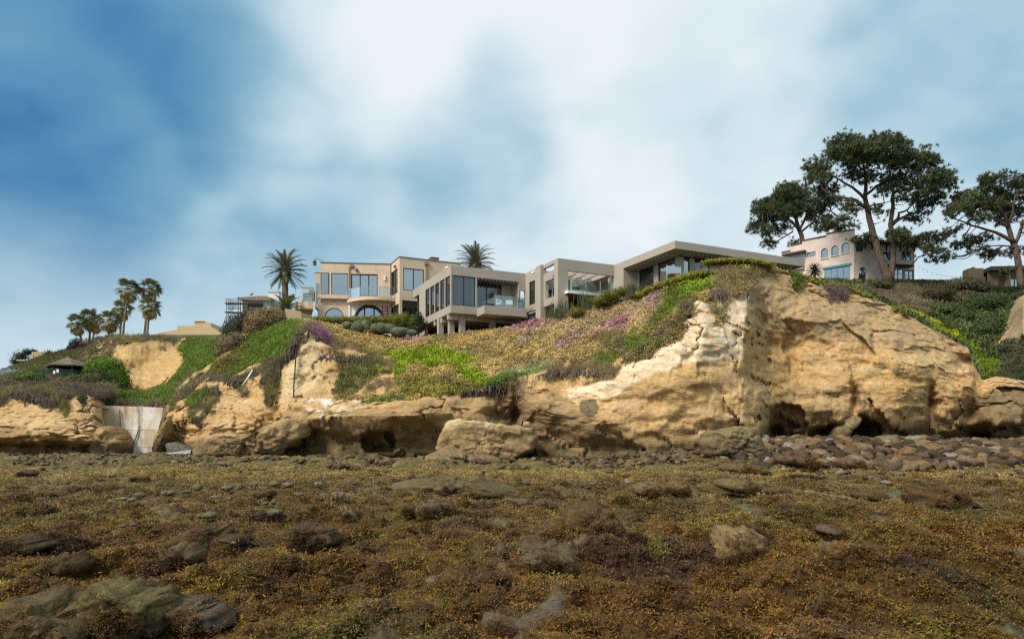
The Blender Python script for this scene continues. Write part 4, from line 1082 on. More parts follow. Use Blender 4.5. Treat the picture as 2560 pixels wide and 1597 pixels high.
def wall_u(fr, parent, a0, a1, v, z0, z1, ops, mat, th=0.25, name='wall'):
    return fr.put(name, mat, parent, *[(p, q, v, v + th, r, s) for p, q, r, s in holes(a0, a1, z0, z1, ops)])
def wall_v(fr, parent, v0, v1, a, z0, z1, ops, mat, th=0.25, name='wall'):
    return fr.put(name, mat, parent, *[(a, a + th, p, q, r, s) for p, q, r, s in holes(v0, v1, z0, z1, ops)])

FRAME_D = flat('dark_bronze_frame', (0.03, 0.028, 0.027), 0.45)
FRAME_T = flat('teal_painted_frame', (0.10, 0.24, 0.27), 0.6)
GLASS_D = glass('dark_window_glass', (0.42, 0.46, 0.48), 0.10, 0.86)
GLASS_S = glass('sky_reflecting_glass', (0.30, 0.36, 0.40), 0.42, 0.5)
GLASS_R = glass('clear_railing_glass', (0.80, 0.90, 0.88), 0.10, 0.95)
GLASS_T = glass('greenish_glass', (0.35, 0.50, 0.48), 0.34, 0.6)
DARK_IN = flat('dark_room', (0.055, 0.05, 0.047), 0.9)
BLIND = plaster('pale_roller_blind', (0.45, 0.47, 0.48), 0.05)
WHITE = plaster('white_paint', (0.78, 0.77, 0.74), 0.05)
STEEL = flat('brushed_steel', (0.55, 0.57, 0.58), 0.35, 0.7)

def window(fr, parent, a0, a1, v, z0, z1, n=1, fm=FRAME_D, gm=GLASS_D, bar=0.06, depth=0.10, trans=0, side=False, pane_only=False):
    """framed window with n panes side by side and optional transom bars; v is the outer plane"""
    def bx(p0, p1, d0, d1, q0, q1):
        return (p0, p1, d0, d1, q0, q1) if not side else (d0, d1, p0, p1, q0, q1)
    bars = [bx(a0, a1, v, v + depth, z0, z0 + bar), bx(a0, a1, v, v + depth, z1 - bar, z1), bx(a0, a0 + bar, v, v + depth, z0 + bar, z1 - bar), bx(a1 - bar, a1, v, v + depth, z0 + bar, z1 - bar)]
    w = (a1 - a0 - bar) / n
    for i in range(1, n): bars.append(bx(a0 + i * w, a0 + i * w + bar, v, v + depth, z0 + bar, z1 - bar))
    o = fr.put('window', fm, parent, *bars)
    for i in range(n):
        zz = [z0 + bar + (z1 - z0 - 2 * bar) * k / (trans + 1) for k in range(trans + 2)]
        for k in range(trans + 1):
            fr.put('pane', gm, o, bx(a0 + i * w + bar, a0 + (i + 1) * w, v + depth * 0.4, v + depth * 0.4 + 0.012, zz[k] + (0.02 if k else 0), zz[k + 1] - (0.02 if k < trans else 0)))
        if trans:
            for k in range(1, trans + 1): fr.put('glazing_bar', fm, o, bx(a0 + i * w + bar, a0 + (i + 1) * w, v + 0.01, v + depth * 0.8, zz[k] - 0.02, zz[k] + 0.02))
    return o

def glass_rail(fr, parent, pts, z0, z1, n_each, name='railing', mat=None, cap=True):
    """glass panes along a plan polyline of (a, v) points"""
    mat = mat or GLASS_R
    segs = []
    for (p, q), n in zip(zip(pts, pts[1:]), n_each):
        for k in range(n):
            f0, f1 = k / n, (k + 1) / n
            segs.append(((p[0] + (q[0] - p[0]) * f0, p[1] + (q[1] - p[1]) * f0), (p[0] + (q[0] - p[0]) * f1, p[1] + (q[1] - p[1]) * f1)))
    zc = z1 if cap else z0
    root = MB().tube([fr.pt(*s_[0], zc) for s_ in segs] + [fr.pt(*segs[-1][1], zc)], 0.022, 6).build(name, STEEL, parent)
    for p in [s_[0] for s_ in segs] + [segs[-1][1]]:
        MB().tube([fr.pt(*p, z0 - 0.05), fr.pt(*p, z1)], 0.018, 6).build('post', STEEL, root)
    for p, q in segs:
        d = Vector((q[0] - p[0], q[1] - p[1])); l = d.length; d /= l; nrm = Vector((-d.y, d.x)) * 0.008
        a = Vector(p) + d * 0.03; b = Vector(q) - d * 0.03
        poly = [fr.pt(a.x - nrm.x, a.y - nrm.y, z0), fr.pt(b.x - nrm.x, b.y - nrm.y, z0), fr.pt(b.x - nrm.x, b.y - nrm.y, z1 - 0.03), fr.pt(a.x - nrm.x, a.y - nrm.y, z1 - 0.03)]
        ax = fr.pt(nrm.x * 2, nrm.y * 2, 0) - fr.pt(0, 0, 0)
        MB().prism(poly, ax).build('glass_panel', mat, root)
    return root

# ---- concrete house on the slope
def modern_house():
    conc = plaster('warm_grey_concrete', (0.39, 0.34, 0.28), 0.07)
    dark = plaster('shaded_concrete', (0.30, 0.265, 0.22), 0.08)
    base = (-5.25, 60.0, 11.2)
    h = empty('concrete_house', base, 'long stepped grey concrete modern house with dark glazing on the slope crest', 'house')
    f = Fr(-5.25, 60.0, 25.0, base)
    zr = 16.56
    E, Fa = 12.65, 26.0
    a_rec0, a_rec1 = f.on(1193, 700)[0], f.on(1297, 700)[0]
    # left wing
    zg0, zg1 = 13.17, 15.74
    g0, g1 = f.on(1131, 700)[0], f.on(1189, 700)[0]
    s1 = f.side(1062, 720)[0]; s_end = f.side(1048, 700)[0]
    f.put('roof', conc, h, (0, 7.15, 0, s_end + 2, zg1, zr), bevel=0.015)
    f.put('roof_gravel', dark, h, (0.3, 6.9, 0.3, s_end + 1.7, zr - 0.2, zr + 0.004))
    f.put('floor_slab', conc, h, (0.0, 7.4, 0.0, s_end + 2, 12.5, zg0), bevel=0.015)
    f.put('corner_post', conc, h, (0, g0, 0, 0.2, zg0, zg1))
    f.put('pier', conc, h, (g1, a_rec0, 0, 0.45, zg0, zg1))
    window(f, h, g0, g1, 0.06, zg0, zg1, 2, bar=0.07)
    # west side glazing: five tall panes between concrete fins
    n = 5; w = (s1 - 0.2) / n
    for i in range(n):
        window(f, h, 0.2 + i * w, 0.2 + (i + 1) * w - 0.16, 0.06, zg0, zg1, 1, bar=0.05, side=True)
        f.put('fin', conc, h, (0, 0.3, 0.2 + (i + 1) * w - 0.16, 0.2 + (i + 1) * w, zg0, zg1))
    f.put('wall', conc, h, (0, 0.3, s1, s_end, 11.6, zg1))
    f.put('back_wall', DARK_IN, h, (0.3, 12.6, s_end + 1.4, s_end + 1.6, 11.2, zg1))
    f.put('curtain', plaster('grey_curtain', (0.16, 0.15, 0.14), 0.1), h, (0.6, 2.4, s_end - 0.2, s_end - 0.1, zg0, zg1))
    # recessed loggia with balcony
    ad1 = f.on(1254, 700, 1.5)[0]
    window(f, h, a_rec0 + 0.02, ad1, 1.5, zg0, zg1, 2, bar=0.07)
    wall_u(f, h, ad1, 7.15, 1.5, zg0, zg1, [], conc)
    f.put('wall', conc, h, (a_rec1, a_rec1 + 0.25, 0.2, 1.5, zg0, zg1))
    for i in range(12):
        a = a_rec0 + 0.15 + i * (a_rec1 - a_rec0 - 0.3) / 11
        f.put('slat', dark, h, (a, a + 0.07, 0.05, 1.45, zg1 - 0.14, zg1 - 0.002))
    bz = f.on(1240, 766, -1.6)[1]
    f.put('balcony', conc, h, (a_rec0 - 0.05, a_rec1 - 0.05, -1.7, -0.002, bz - 0.72, bz), bevel=0.015)
    glass_rail(f, h, [(a_rec0 + 1.0, -1.6), (a_rec1 - 0.15, -1.6), (a_rec1 - 0.15, -0.1)], bz, bz + 1.0, [2, 1], cap=False)
    # facade right of the loggia
    o1 = (*sorted((f.on(1290, 700)[0] + 0.35, f.on(1306, 700)[0] + 0.35)), 13.0, 15.0)
    wall_u(f, h, a_rec1, 7.15, 0, 12.5, zg1, [(o1[0], 7.10, o1[2], o1[3])], conc)
    # wing wall running towards the sea (plane a = 7.15)
    v1a, v1b = f.side(1337.5, 700, 7.15)[0], f.side(1323, 700, 7.15)[0]
    v2a, v2b = f.side(1394, 700, 7.15)[0], f.side(1363, 700, 7.15)[0]
    zt0, zt1 = f.side(1330, 761, 7.15)[1], f.side(1330, 703, 7.15)[1]
    zo0, zo1 = f.side(1380, 742, 7.15)[1], f.side(1380, 697, 7.15)[1]
    wall_v(f, h, -5.2, 0, 7.15, 13.0, 15.72, [(v1a, v1b, zt0, zt1), (v2a, v2b, zo0, zo1)], conc, 0.3)
    window(f, h, v1a, v1b, 7.2, zt0, zt1, 1, side=True)
    glass_rail(f, h, [(7.25, v2a + 0.03), (7.25, v2b - 0.03)], zo0, zo0 + 0.75, [2], cap=False)
    pa, pb = f.side(1351, 700, 6.85)[0], f.side(1339, 700, 6.85)[0]
    f.put('pillar', conc, h, (6.85, 7.4, pa, pb, 10.6, zr), bevel=0.015)
    f.put('parapet', conc, h, (7.15, 7.45, pb, 0, 15.72, zr - 0.003))
    f.put('roof_beam', conc, h, (7.15, 7.45, -5.35, pa, zr - 0.32, zr - 0.003))
    f.put('wall_top', conc, h, (7.152, 7.45, -5.35, pa, 15.3, 15.75))
    pc = f.on(1421, 700, -6.0)[0]
    f.put('pillar', conc, h, (7.15, pc, -6.0, -5.35, 10.4, zr), bevel=0.015)
    # terrace between the wings: fascia, open beams, back wall, balcony
    f.put('fascia', conc, h, (pc, E + 0.3, -6.0, -5.7, 15.62, zr - 0.003), bevel=0.01)
    for i in range(5):
        a = pc + 0.5 + i * 0.95
        f.put('roof_beam', conc, h, (a, a + 0.16, -5.7, -2.6, 15.8, 16.12))
    wall_u(f, h, 7.45, E + 0.3, -2.6, 13.0, 16.3, [(9.6, 11.3, 13.7, 15.2)], conc)
    window(f, h, 9.6, 11.3, -2.55, 13.7, 15.2, 2)
    bz2 = f.on(1480, 733, -6.3)[1]
    f.put('balcony', WHITE, h, (pc - 0.35, E - 0.1, -6.5, -2.6, bz2 - 0.22, bz2), bevel=0.01)
    f.put('soffit', flat('brown_timber', (0.12, 0.055, 0.035), 0.8), h, (pc - 0.25, E - 0.2, -6.4, -2.7, bz2 - 0.30, bz2 - 0.222))
    glass_rail(f, h, [(pc + 0.1, -5.3), (pc + 0.1, -6.35), (E - 0.25, -6.35)], bz2, bz2 + 1.05, [1, 3], cap=False)
    f.put('floor_beam', conc, h, (7.152, 7.6, -5.35, pa, 12.95, 13.42))
    f.put('terrace_floor', conc, h, (7.6, E, -2.6, s_end, 12.5, 13.0))
    # right wing
    zs = 15.96
    f.put('roof', conc, h, (E, Fa, -14.2, 4.0, zs, zr), bevel=0.015)
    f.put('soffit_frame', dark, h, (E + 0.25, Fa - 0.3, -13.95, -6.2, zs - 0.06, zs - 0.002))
    gw, gf = 14.0, -13.0
    for i in range(26):
        a = gw + 0.3 + i * 0.42
        f.put('soffit_slat', conc, h, (a, a + 0.12, -13.85, gf - 0.05, zs - 0.16, zs - 0.062))
    for i in range(13):
        v = -12.9 + i * 0.5
        f.put('soffit_slat', conc, h, (E + 0.3, gw - 0.05, v, v + 0.12, zs - 0.16, zs - 0.062))
    f.put('wall', conc, h, (E, E + 0.3, -7.4, -5.0, 11.5, zs)); f.put('wall', conc, h, (E + 0.3, gw + 0.25, -7.4, -7.1, 11.5, zs - 0.07))
    vp = [f.side(p, 660, gw)[0] for p in (1597, 1634, 1645, 1687)]
    f.put('pier', conc, h, (gw, gw + 0.4, vp[0], -7.4, 11.5, zs - 0.17)); f.put('pier', conc, h, (gw, gw + 0.4, vp[2], vp[1], 12.0, zs - 0.17))
    f.put('corner_post', conc, h, (gw, gw + 0.45, gf, vp[3], 12.0, zs - 0.17))
    window(f, h, vp[1], vp[0], gw + 0.08, 12.6, zs - 0.17, 1, side=True); window(f, h, vp[3], vp[2], gw + 0.08, 12.6, zs - 0.17, 1, side=True, gm=GLASS_S)
    ap = [f.on(p, 660, gf)[0] for p in (1698, 1725, 1736, 1775, 1785)]
    f.put('pier', conc, h, (ap[1], ap[2], gf, gf + 0.4, 12.0, zs - 0.17)); f.put('pier', conc, h, (ap[3], ap[4], gf, gf + 0.4, 12.0, zs - 0.17))
    window(f, h, gw + 0.45, ap[1], gf + 0.08, 12.6, zs - 0.17, 1, gm=GLASS_S); window(f, h, ap[2], ap[3], gf + 0.08, 12.6, zs - 0.17, 2)
    wall_u(f, h, ap[4], 24.5, gf, 12.6, zs - 0.07, [], plaster('board_cladding', (0.26, 0.23, 0.20), 0.15))
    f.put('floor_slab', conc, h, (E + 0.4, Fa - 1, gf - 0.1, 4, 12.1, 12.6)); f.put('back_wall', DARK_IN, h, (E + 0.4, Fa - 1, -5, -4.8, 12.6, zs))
    f.put('interior_wall', plaster('pale_room_wall', (0.42, 0.40, 0.37), 0.05), h, (17.5, 17.7, gf + 0.5, -5, 12.6, zs))
    f.put('ceiling_light', flat('lamp_shade_white', (0.8, 0.78, 0.7), 0.5), h, (15.4, 16.4, -11.0, -10.6, zs - 0.3, zs - 0.2))
    ar0, ar1 = f.on(1667, 680, gf - 0.9)[0], f.on(1702, 680, gf - 0.9)[0]
    gz = f.on(1685, 665, gf - 0.9)[1]
    glass_rail(f, h, [(ar0, gf - 0.9), (ar1, gf - 0.9)], gz - 1.1, gz, [1], 'glass_screen', GLASS_S, False)
    # undercroft
    for px in (1130, 1157, 1233, 1103):
        v = {1130: 1.8, 1157: 0.6, 1233: 0.6, 1103: 3.0}[px]
        a = f.on(px, 800, v)[0]
        f.put('column', conc, h, (a - 0.24, a + 0.24, v, v + 0.45, 9.8, 12.5))
    f.put('column', conc, h, (6.6, 7.0, 0.3, 0.8, 9.8, 12.5)); f.put('column', conc, h, (7.2, 7.55, -3.3, -2.9, 9.8, 12.95))
    for v in (0.7, 2.5, 4.3):
        f.put('floor_beam', conc, h, (0.05, 7.1, v, v + 0.4, 12.05, 12.498))
    f.put('basement_wall', DARK_IN, h, (0.6, 12.6, 5.0, 5.2, 9.8, 12.5)); f.put('basement_wall', DARK_IN, h, (7.6, 12.6, -2.4, -2.2, 9.8, 13.0))
    f.put('column', conc, h, (10.6, 11.0, -5.8, -5.4, 10.4, bz2 - 0.3))
    for px, py, v in ((1117, 669, None), (1333, 681, None)):
        if px == 1117:
            vv, z = f.side(px, py); f.put('wall_light', WHITE, h, (-0.05, 0, vv - 0.35, vv + 0.35, z - 0.07, z + 0.07))
        else:
            vv, z = f.side(px, py, 7.15); f.put('wall_light', WHITE, h, (7.1, 7.15, vv - 0.3, vv + 0.3, z - 0.07, z + 0.07))
    # two white chairs on the loggia balcony
    for k, da in enumerate((1.9, 2.7)):
        c0 = f.pt(a_rec0 + da, -0.9, bz) + f.b
        ch = empty('lounge_chair', c0, ('left' if k == 0 else 'right') + ' white chair on the concrete house balcony behind glass', 'chair', 'white balcony chairs')
        ch.rotation_euler.z = R(25 + (20 if k == 0 else -15))
        MB().box(-0.3, 0.3, -0.3, 0.3, 0.34, 0.42).build('seat', WHITE, ch)
        MB().box(-0.3, 0.3, 0.22, 0.3, 0.42, 0.85).build('backrest', WHITE, ch)
        for x in (-0.27, 0.22):
            for y in (-0.28, 0.23): MB().box(x, x + 0.05, y, y + 0.05, 0, 0.34).build('leg', STEEL, ch)
    return h, f

# ---- beige stucco house
def arch_poly(a0, a1, z0, zs, n=14):
    """outline of an opening with a round head: springs at zs"""
    r = (a1 - a0) / 2; c = (a0 + a1) / 2
    return [(a0, z0)] + [(c - r * math.cos(math.pi * k / n), zs + r * math.sin(math.pi * k / n)) for k in range(n + 1)] + [(a1, z0)]

def arched_wall(fr, parent, a0, a1, v, z0, z1, arches, mat, th=0.25, name='wall', side=None):
    """wall with round-headed openings; arches: (a0, a1, z0, spring)"""
    pt = (lambda a, d, z: fr.pt(a, d, z)) if side is None else (lambda a, d, z: fr.pt(d, a, z))
    mb = MB()
    arches = sorted(arches); p = a0
    def quad_box(x0, x1, q0, q1):
        vs = [pt(x0, v, q0), pt(x1, v, q0), pt(x1, v + th, q0), pt(x0, v + th, q0), pt(x0, v, q1), pt(x1, v, q1), pt(x1, v + th, q1), pt(x0, v + th, q1)]
        mb.add(vs, [(3, 2, 1, 0), (4, 5, 6, 7), (0, 1, 5, 4), (1, 2, 6, 5), (2, 3, 7, 6), (3, 0, 4, 7)])
    for b0, b1, q0, qs in arches:
        if b0 > p: quad_box(p, b0, z0, z1)
        if q0 > z0: quad_box(b0, b1, z0, q0)
        r = (b1 - b0) / 2; c = (b0 + b1) / 2; n = 14
        for k in range(n):
            x0, x1 = c - r * math.cos(math.pi * k / n), c - r * math.cos(math.pi * (k + 1) / n)
            y0, y1 = qs + r * math.sin(math.pi * k / n), qs + r * math.sin(math.pi * (k + 1) / n)
            vs = [pt(x0, v, y0), pt(x1, v, y1), pt(x1, v, z1), pt(x0, v, z1), pt(x0, v + th, y0), pt(x1, v + th, y1), pt(x1, v + th, z1), pt(x0, v + th, z1)]
            mb.add(vs, [(0, 1, 2, 3), (7, 6, 5, 4), (0, 4, 5, 1), (3, 2, 6, 7)])
        p = b1
    if p < a1: quad_box(p, a1, z0, z1)
    return mb.build(name, mat, parent)

def arch_window(fr, parent, a0, a1, v, z0, zs, n, fm, gm, bar=0.07, side=None):
    pt = (lambda a, d, z: fr.pt(a, d, z)) if side is None else (lambda a, d, z: fr.pt(d, a, z))
    out = arch_poly(a0, a1, z0, zs); inn = arch_poly(a0 + bar, a1 - bar, z0 + bar, zs)
    mb = MB(); m = len(out)
    for d in (v, v + 0.08):
        pass
    vs = [pt(a, v, z) for a, z in out] + [pt(a, v, z) for a, z in inn] + [pt(a, v + 0.08, z) for a, z in out] + [pt(a, v + 0.08, z) for a, z in inn]
    fs = []
    for i in range(m):
        j = (i + 1) % m
        fs += [(i, j, m + j, m + i), (m + i, m + j, 3 * m + j, 3 * m + i)]
    mb.add(vs, fs)
    r = (a1 - a0) / 2; c = (a0 + a1) / 2
    for k in range(1, n):
        x = a0 + (a1 - a0) * k / n; top = zs + math.sqrt(max(0, r * r - (x - c) ** 2)) - bar * 0.4
        q = [pt(x - bar / 2, v, z0 + bar), pt(x + bar / 2, v, z0 + bar), pt(x + bar / 2, v, top), pt(x - bar / 2, v, top)]
        mb.prism(q, pt(0, 0.07, 0) - pt(0, 0, 0))
    o = mb.build('window', fm, parent)
    q = [pt(a, v + 0.04, z) for a, z in inn]
    MB().prism(q, pt(0, 0.01, 0) - pt(0, 0, 0)).build('pane', gm, o)
    return o

def beige_house():
    st = plaster('beige_stucco', (0.64, 0.485, 0.345), 0.08, streak=0.5)
    cap = flat('dark_roof_edge', (0.10, 0.08, 0.06), 0.7)
    x0, d0 = (802 - CX) * 74.1 / F, 74.1
    base = (x0, d0, 13.4)
    h = empty('beige_house', base, 'beige stucco house with curved glass balcony and arched windows', 'house')
    f = Fr(x0, d0, 5.5, base)
    zr = 20.3; zb = 13.4
    A = lambda px, v=0.0: f.on(px, 700, v)[0]
    Z = lambda px, py, v=0.0: f.on(px, py, v)[1]
    a_end = A(976)
    z_fl = Z(900, 740); zw = Z(870, 752)
    # upper floor
    w1 = (A(828), A(870), Z(850, 737), Z(850, 683)); w2 = (A(877.5), A(944), z_fl + 0.02, Z(910, 685))
    wb = (0.0, A(822), w1[2], w1[3])
    wall_u(f, h, 0, a_end, 0, zw, zr, [wb, w1, w2], st)
    f.put('roof_edge', cap, h, (-0.05, a_end, -0.06, 0.3, zr, zr + 0.07))
    f.put('roof', st, h, (0.25, a_end, 0.25, 8, zr - 0.5, zr - 0.02))
    window(f, h, *w1[:2], 0.05, *w1[2:], 1, gm=GLASS_S, bar=0.06); window(f, h, *w2[:2], 0.12, *w2[2:], 3, gm=GLASS_S, bar=0.10)
    f.put('room_wall', BLIND, h, (0.3, a_end, 1.6, 1.7, zb, zr - 0.5))
    # corner bay with glass
    ab = A(786)
    f.put('bay_window', FRAME_D, h, (0, 0.05, -0.06, 0.0, wb[2], wb[3]), (wb[1] - 0.05, wb[1], -0.06, 0.0, wb[2], wb[3]), (0.05, wb[1] - 0.05, -0.06, 0, wb[3] - 0.05, wb[3]), (0.05, wb[1] - 0.05, -0.06, 0, wb[2], wb[2] + 0.05))
    f.put('bay_pane', GLASS_T, h, (0.05, wb[1] - 0.05, -0.04, -0.02, wb[2] + 0.05, wb[3] - 0.05))
    f.put('bay', st, h, (ab, -0.002, 0.3, 3.0, Z(790, 770), wb[3] + 0.05)); f.put('bay_roof_edge', cap, h, (ab - 0.03, -0.004, 0.27, 3.0, wb[3] + 0.05, wb[3] + 0.10))
    b0, b1 = A(789.5, 0.3), A(797.5, 0.3)
    f.put('bay_pane', GLASS_T, h, (b0, b1, 0.27, 0.298, Z(793, 757), Z(793, 706)))
    f.put('bay_sill', st, h, (-0.3, A(871), -0.35, -0.002, Z(830, 748), Z(830, 738)), bevel=0.02)
    # lower floor: beige arch, then white wall with big arch
    ar = (A(811), A(860), zb, Z(835, 792)); rr = (ar[1] - ar[0]) / 2; ar = (ar[0], ar[1], zb, Z(835, 769) - rr)
    arched_wall(f, h, A(795), A(869), 0.06, zb, zw, [ar], st)
    f.put('moulding', st, h, (A(812), A(868), 0.0, 0.058, zw - 0.36, zw - 0.27))
    arch_window(f, h, ar[0], ar[1], 0.14, zb, ar[3], 1, FRAME_D, GLASS_S)
    wl = (A(870), A(978))
    a2 = (A(886), A(959)); r2 = (a2[1] - a2[0]) / 2; zs2 = max(zb + 0.2, Z(922, 763) - r2 * 0.98)
    arched_wall(f, h, wl[0], wl[1], 0.04, zb, Z(920, 752), [(a2[0], a2[1], zb, Z(922, 763) - r2)], WHITE)
    arch_window(f, h, a2[0] + 0.03, a2[1] - 0.03, 0.22, zb, Z(922, 763) - r2, 3, FRAME_D, GLASS_S, 0.14)
    # scalloped dark trim around the big arch
    mb = MB(); c = (a2[0] + a2[1]) / 2; zc = Z(922, 763) - r2
    for k in range(15):
        an = math.pi * (k + 0.5) / 15
        p = f.pt(c - (r2 - 0.06) * math.cos(an), -0.02, zc + (r2 - 0.06) * math.sin(an))
        mb.tube([p, p + f.v * 0.2], 0.16, 8)
    mb.build('arch_trim', FRAME_D, h)
    f.put('wall_pier', WHITE, h, (wl[0], wl[0] + 0.25, -0.06, 0.038, zb, Z(880, 752)))
    # bowed balcony
    pts = []
    pb0, pb1 = A(869) - 0.1, A(996, -0.6)
    for k in range(15):
        t_ = k / 14; a = pb0 + (pb1 - pb0) * t_
        pts.append((a, -2.3 * math.sin(math.pi * min(1, t_ * 0.86 + 0.0)) ** 0.75 - 0.05))
    zf = Z(890, 745, -1.2)
    poly = [f.pt(a, v, zf - 0.34) for a, v in pts] + [f.pt(pb1, 0, zf - 0.34), f.pt(pb0, 0, zf - 0.34)]
    MB().prism(poly, (0, 0, 0.34)).build('balcony', st, h)
    glass_rail(f, h, [(a, v + 0.08) for a, v in pts], zf + 0.02, zf + 1.05, [1] * 14)
    f.put('balcony_beam', WHITE, h, (wl[0] + 0.3, wl[1], -0.5, -0.1, Z(900, 762), zf - 0.36))
    # wall lamps, downpipe with hopper
    f.put('wall_lamp', cap, h, (A(889), A(889) + 0.25, -0.18, 0, Z(889, 678), Z(889, 673))); f.put('wall_lamp', WHITE, h, (A(960), A(964), -0.15, 0, Z(962, 701), Z(962, 689)))
    dp = flat('terracotta_metal', (0.30, 0.17, 0.12), 0.6)
    ad = A(879.5); f.put('downpipe', dp, h, (ad - 0.18, ad + 0.18, -0.2, -0.002, Z(879, 668), Z(879, 661)), (ad - 0.32, ad - 0.22, -0.12, -0.02, zw, Z(879, 671)), (ad - 0.32, ad + 0.05, -0.12, -0.02, Z(879, 671), Z(879, 668)))
    # east wing turned towards the sea
    xw, dw = (999 - CX) * 72.0 / F, 72.0
    g = Fr(xw, dw, 25.0, base)
    zr2 = EYE + (HY - 642.6) * 72.0 / F
    B = lambda px: g.on(px, 700)[0]; ZB = lambda px, py: g.on(px, py)[1]
    wa = (B(1008), B(1060), ZB(1030, 727), ZB(1030, 671.5)); wc = (B(1005.5), B(1050), zb, ZB(1030, 752))
    a_r = B(1130) + 1.0
    wall_u(g, h, 0, a_r, 0, zb, zr2, [wa, wc], st)
    window(g, h, *wa[:2], 0.05, *wa[2:], 2, gm=GLASS_S, bar=0.08); window(g, h, *wc[:2], 0.10, *wc[2:], 3, bar=0.09)
    vs = (g.side(994, 700)[0], g.side(978, 700)[0]); z2 = g.side(986, 676)[1]
    wall_v(g, h, 0.25, 4.0, 0.0, zb, zr2, [(vs[0] if vs[0] > 0.3 else 0.35, vs[1], z_fl, z2), (0.35, 3.3, zb, ZB(990, 756))], st)
    window(g, h, max(vs[0], 0.35), vs[1], 0.06, z_fl, z2, 2, side=True, bar=0.08); window(g, h, 0.35, 3.3, 0.06, zb, ZB(990, 756), 2, side=True, bar=0.08)
    g.put('roof_edge', cap, h, (-0.05, a_r, -0.06, 0.3, zr2, zr2 + 0.07), (-0.05, 0.3, 0.3, 4, zr2, zr2 + 0.07))
    g.put('roof', st, h, (0.3, a_r, 0.3, 7, zr2 - 0.5, zr2 - 0.02)); g.put('room_wall', DARK_IN, h, (0.3, a_r, 3.0, 3.2, zb, zr2 - 0.5))
    aw = B(1066); g.put('downpipe', dp, h, (aw - 0.22, aw + 0.22, -0.22, -0.002, ZB(1066, 663), ZB(1066, 656)), (aw - 0.06, aw + 0.06, -0.12, -0.02, ZB(1066, 700), ZB(1066, 663)))
    ac = B(1092); g.put('chimney', st, h, (ac - 0.4, ac + 0.4, 0.6, 1.4, zr2 - 0.3, zr2 + 0.35)); g.put('chimney_cap', cap, h, (ac - 0.45, ac + 0.45, 0.55, 1.45, zr2 + 0.35, zr2 + 0.55))
    g.put('wall_lamp', cap, h, (-0.22, 0, 1.2, 1.5, g.side(990, 667)[1] - 0.1, g.side(990, 667)[1] + 0.1))
    # round balcony at the west corner
    cA = ab - 0.3; zq = Z(770, 757)
    ring = [(cA + 1.7 * math.cos(R(d)) - 0.2, 0.9 + 1.9 * math.sin(R(d))) for d in range(100, 291, 19)]
    MB().prism([f.pt(a, v, zq - 0.8) for a, v in ring], (0, 0, 0.8)).build('balcony', st, h)
    glass_rail(f, h, [(a * 0.97 + cA * 0.03, v) for a, v in ring], zq, zq + 1.35, [1] * (len(ring) - 1))
    f.put('wall', st, h, (ab + 0.2, A(797), 0.8, 3.0, zb, Z(790, 770)))
    # roof lamp on a bent pole
    p0 = f.pt(0.3, 0.5, zr); mb = MB()
    pts = [p0, p0 + Vector((-0.1, 0, 0.25)), p0 + Vector((-0.6, 0, 0.5)), p0 + Vector((-1.0, 0, 0.55)), p0 + Vector((-1.05, 0, 0.35))]
    mb.tube(pts, 0.03, 6); mb.tube([p0 + Vector((-1.05, 0, 0.4)), p0 + Vector((-1.05, 0, 0.3)), p0 + Vector((-1.05, 0, -0.15))], [0.08, 0.2, 0.16], 10)
    tag(mb.build('roof_lamp', cap, h), 'dark lamp hanging from a bent pole on the roof')
    return h, f

def stepladder(fr_house):
    f = fr_house
    red = flat('red_ladder_paint', (0.40, 0.05, 0.06), 0.5)
    a, z = f.on(962, 795, -0.7); p = f.pt(a, -0.7, 13.4) + f.b
    top = EYE + (HY - 764) * 74 / F
    o = empty('stepladder', p, 'red folding stepladder standing by the big dark arch', 'ladder'); o.rotation_euler.z = R(15)
    hgt = top - 13.4
    for s in (-1, 1):
        MB().tube([(s * 0.42, -0.5, 0), (s * 0.24, 0, hgt)], 0.05, 6).build('rail', red, o)
        MB().tube([(s * 0.42, 0.5, 0), (s * 0.24, 0, hgt)], 0.04, 6).build('rear_leg', red, o)
    for k in range(1, 8):
        t_ = k / 8; w = 0.42 - 0.18 * t_; MB().box(-w, w, -0.5 * (1 - t_) - 0.05, -0.5 * (1 - t_) + 0.05, hgt * t_ - 0.025, hgt * t_ + 0.025).build('step', red, o)

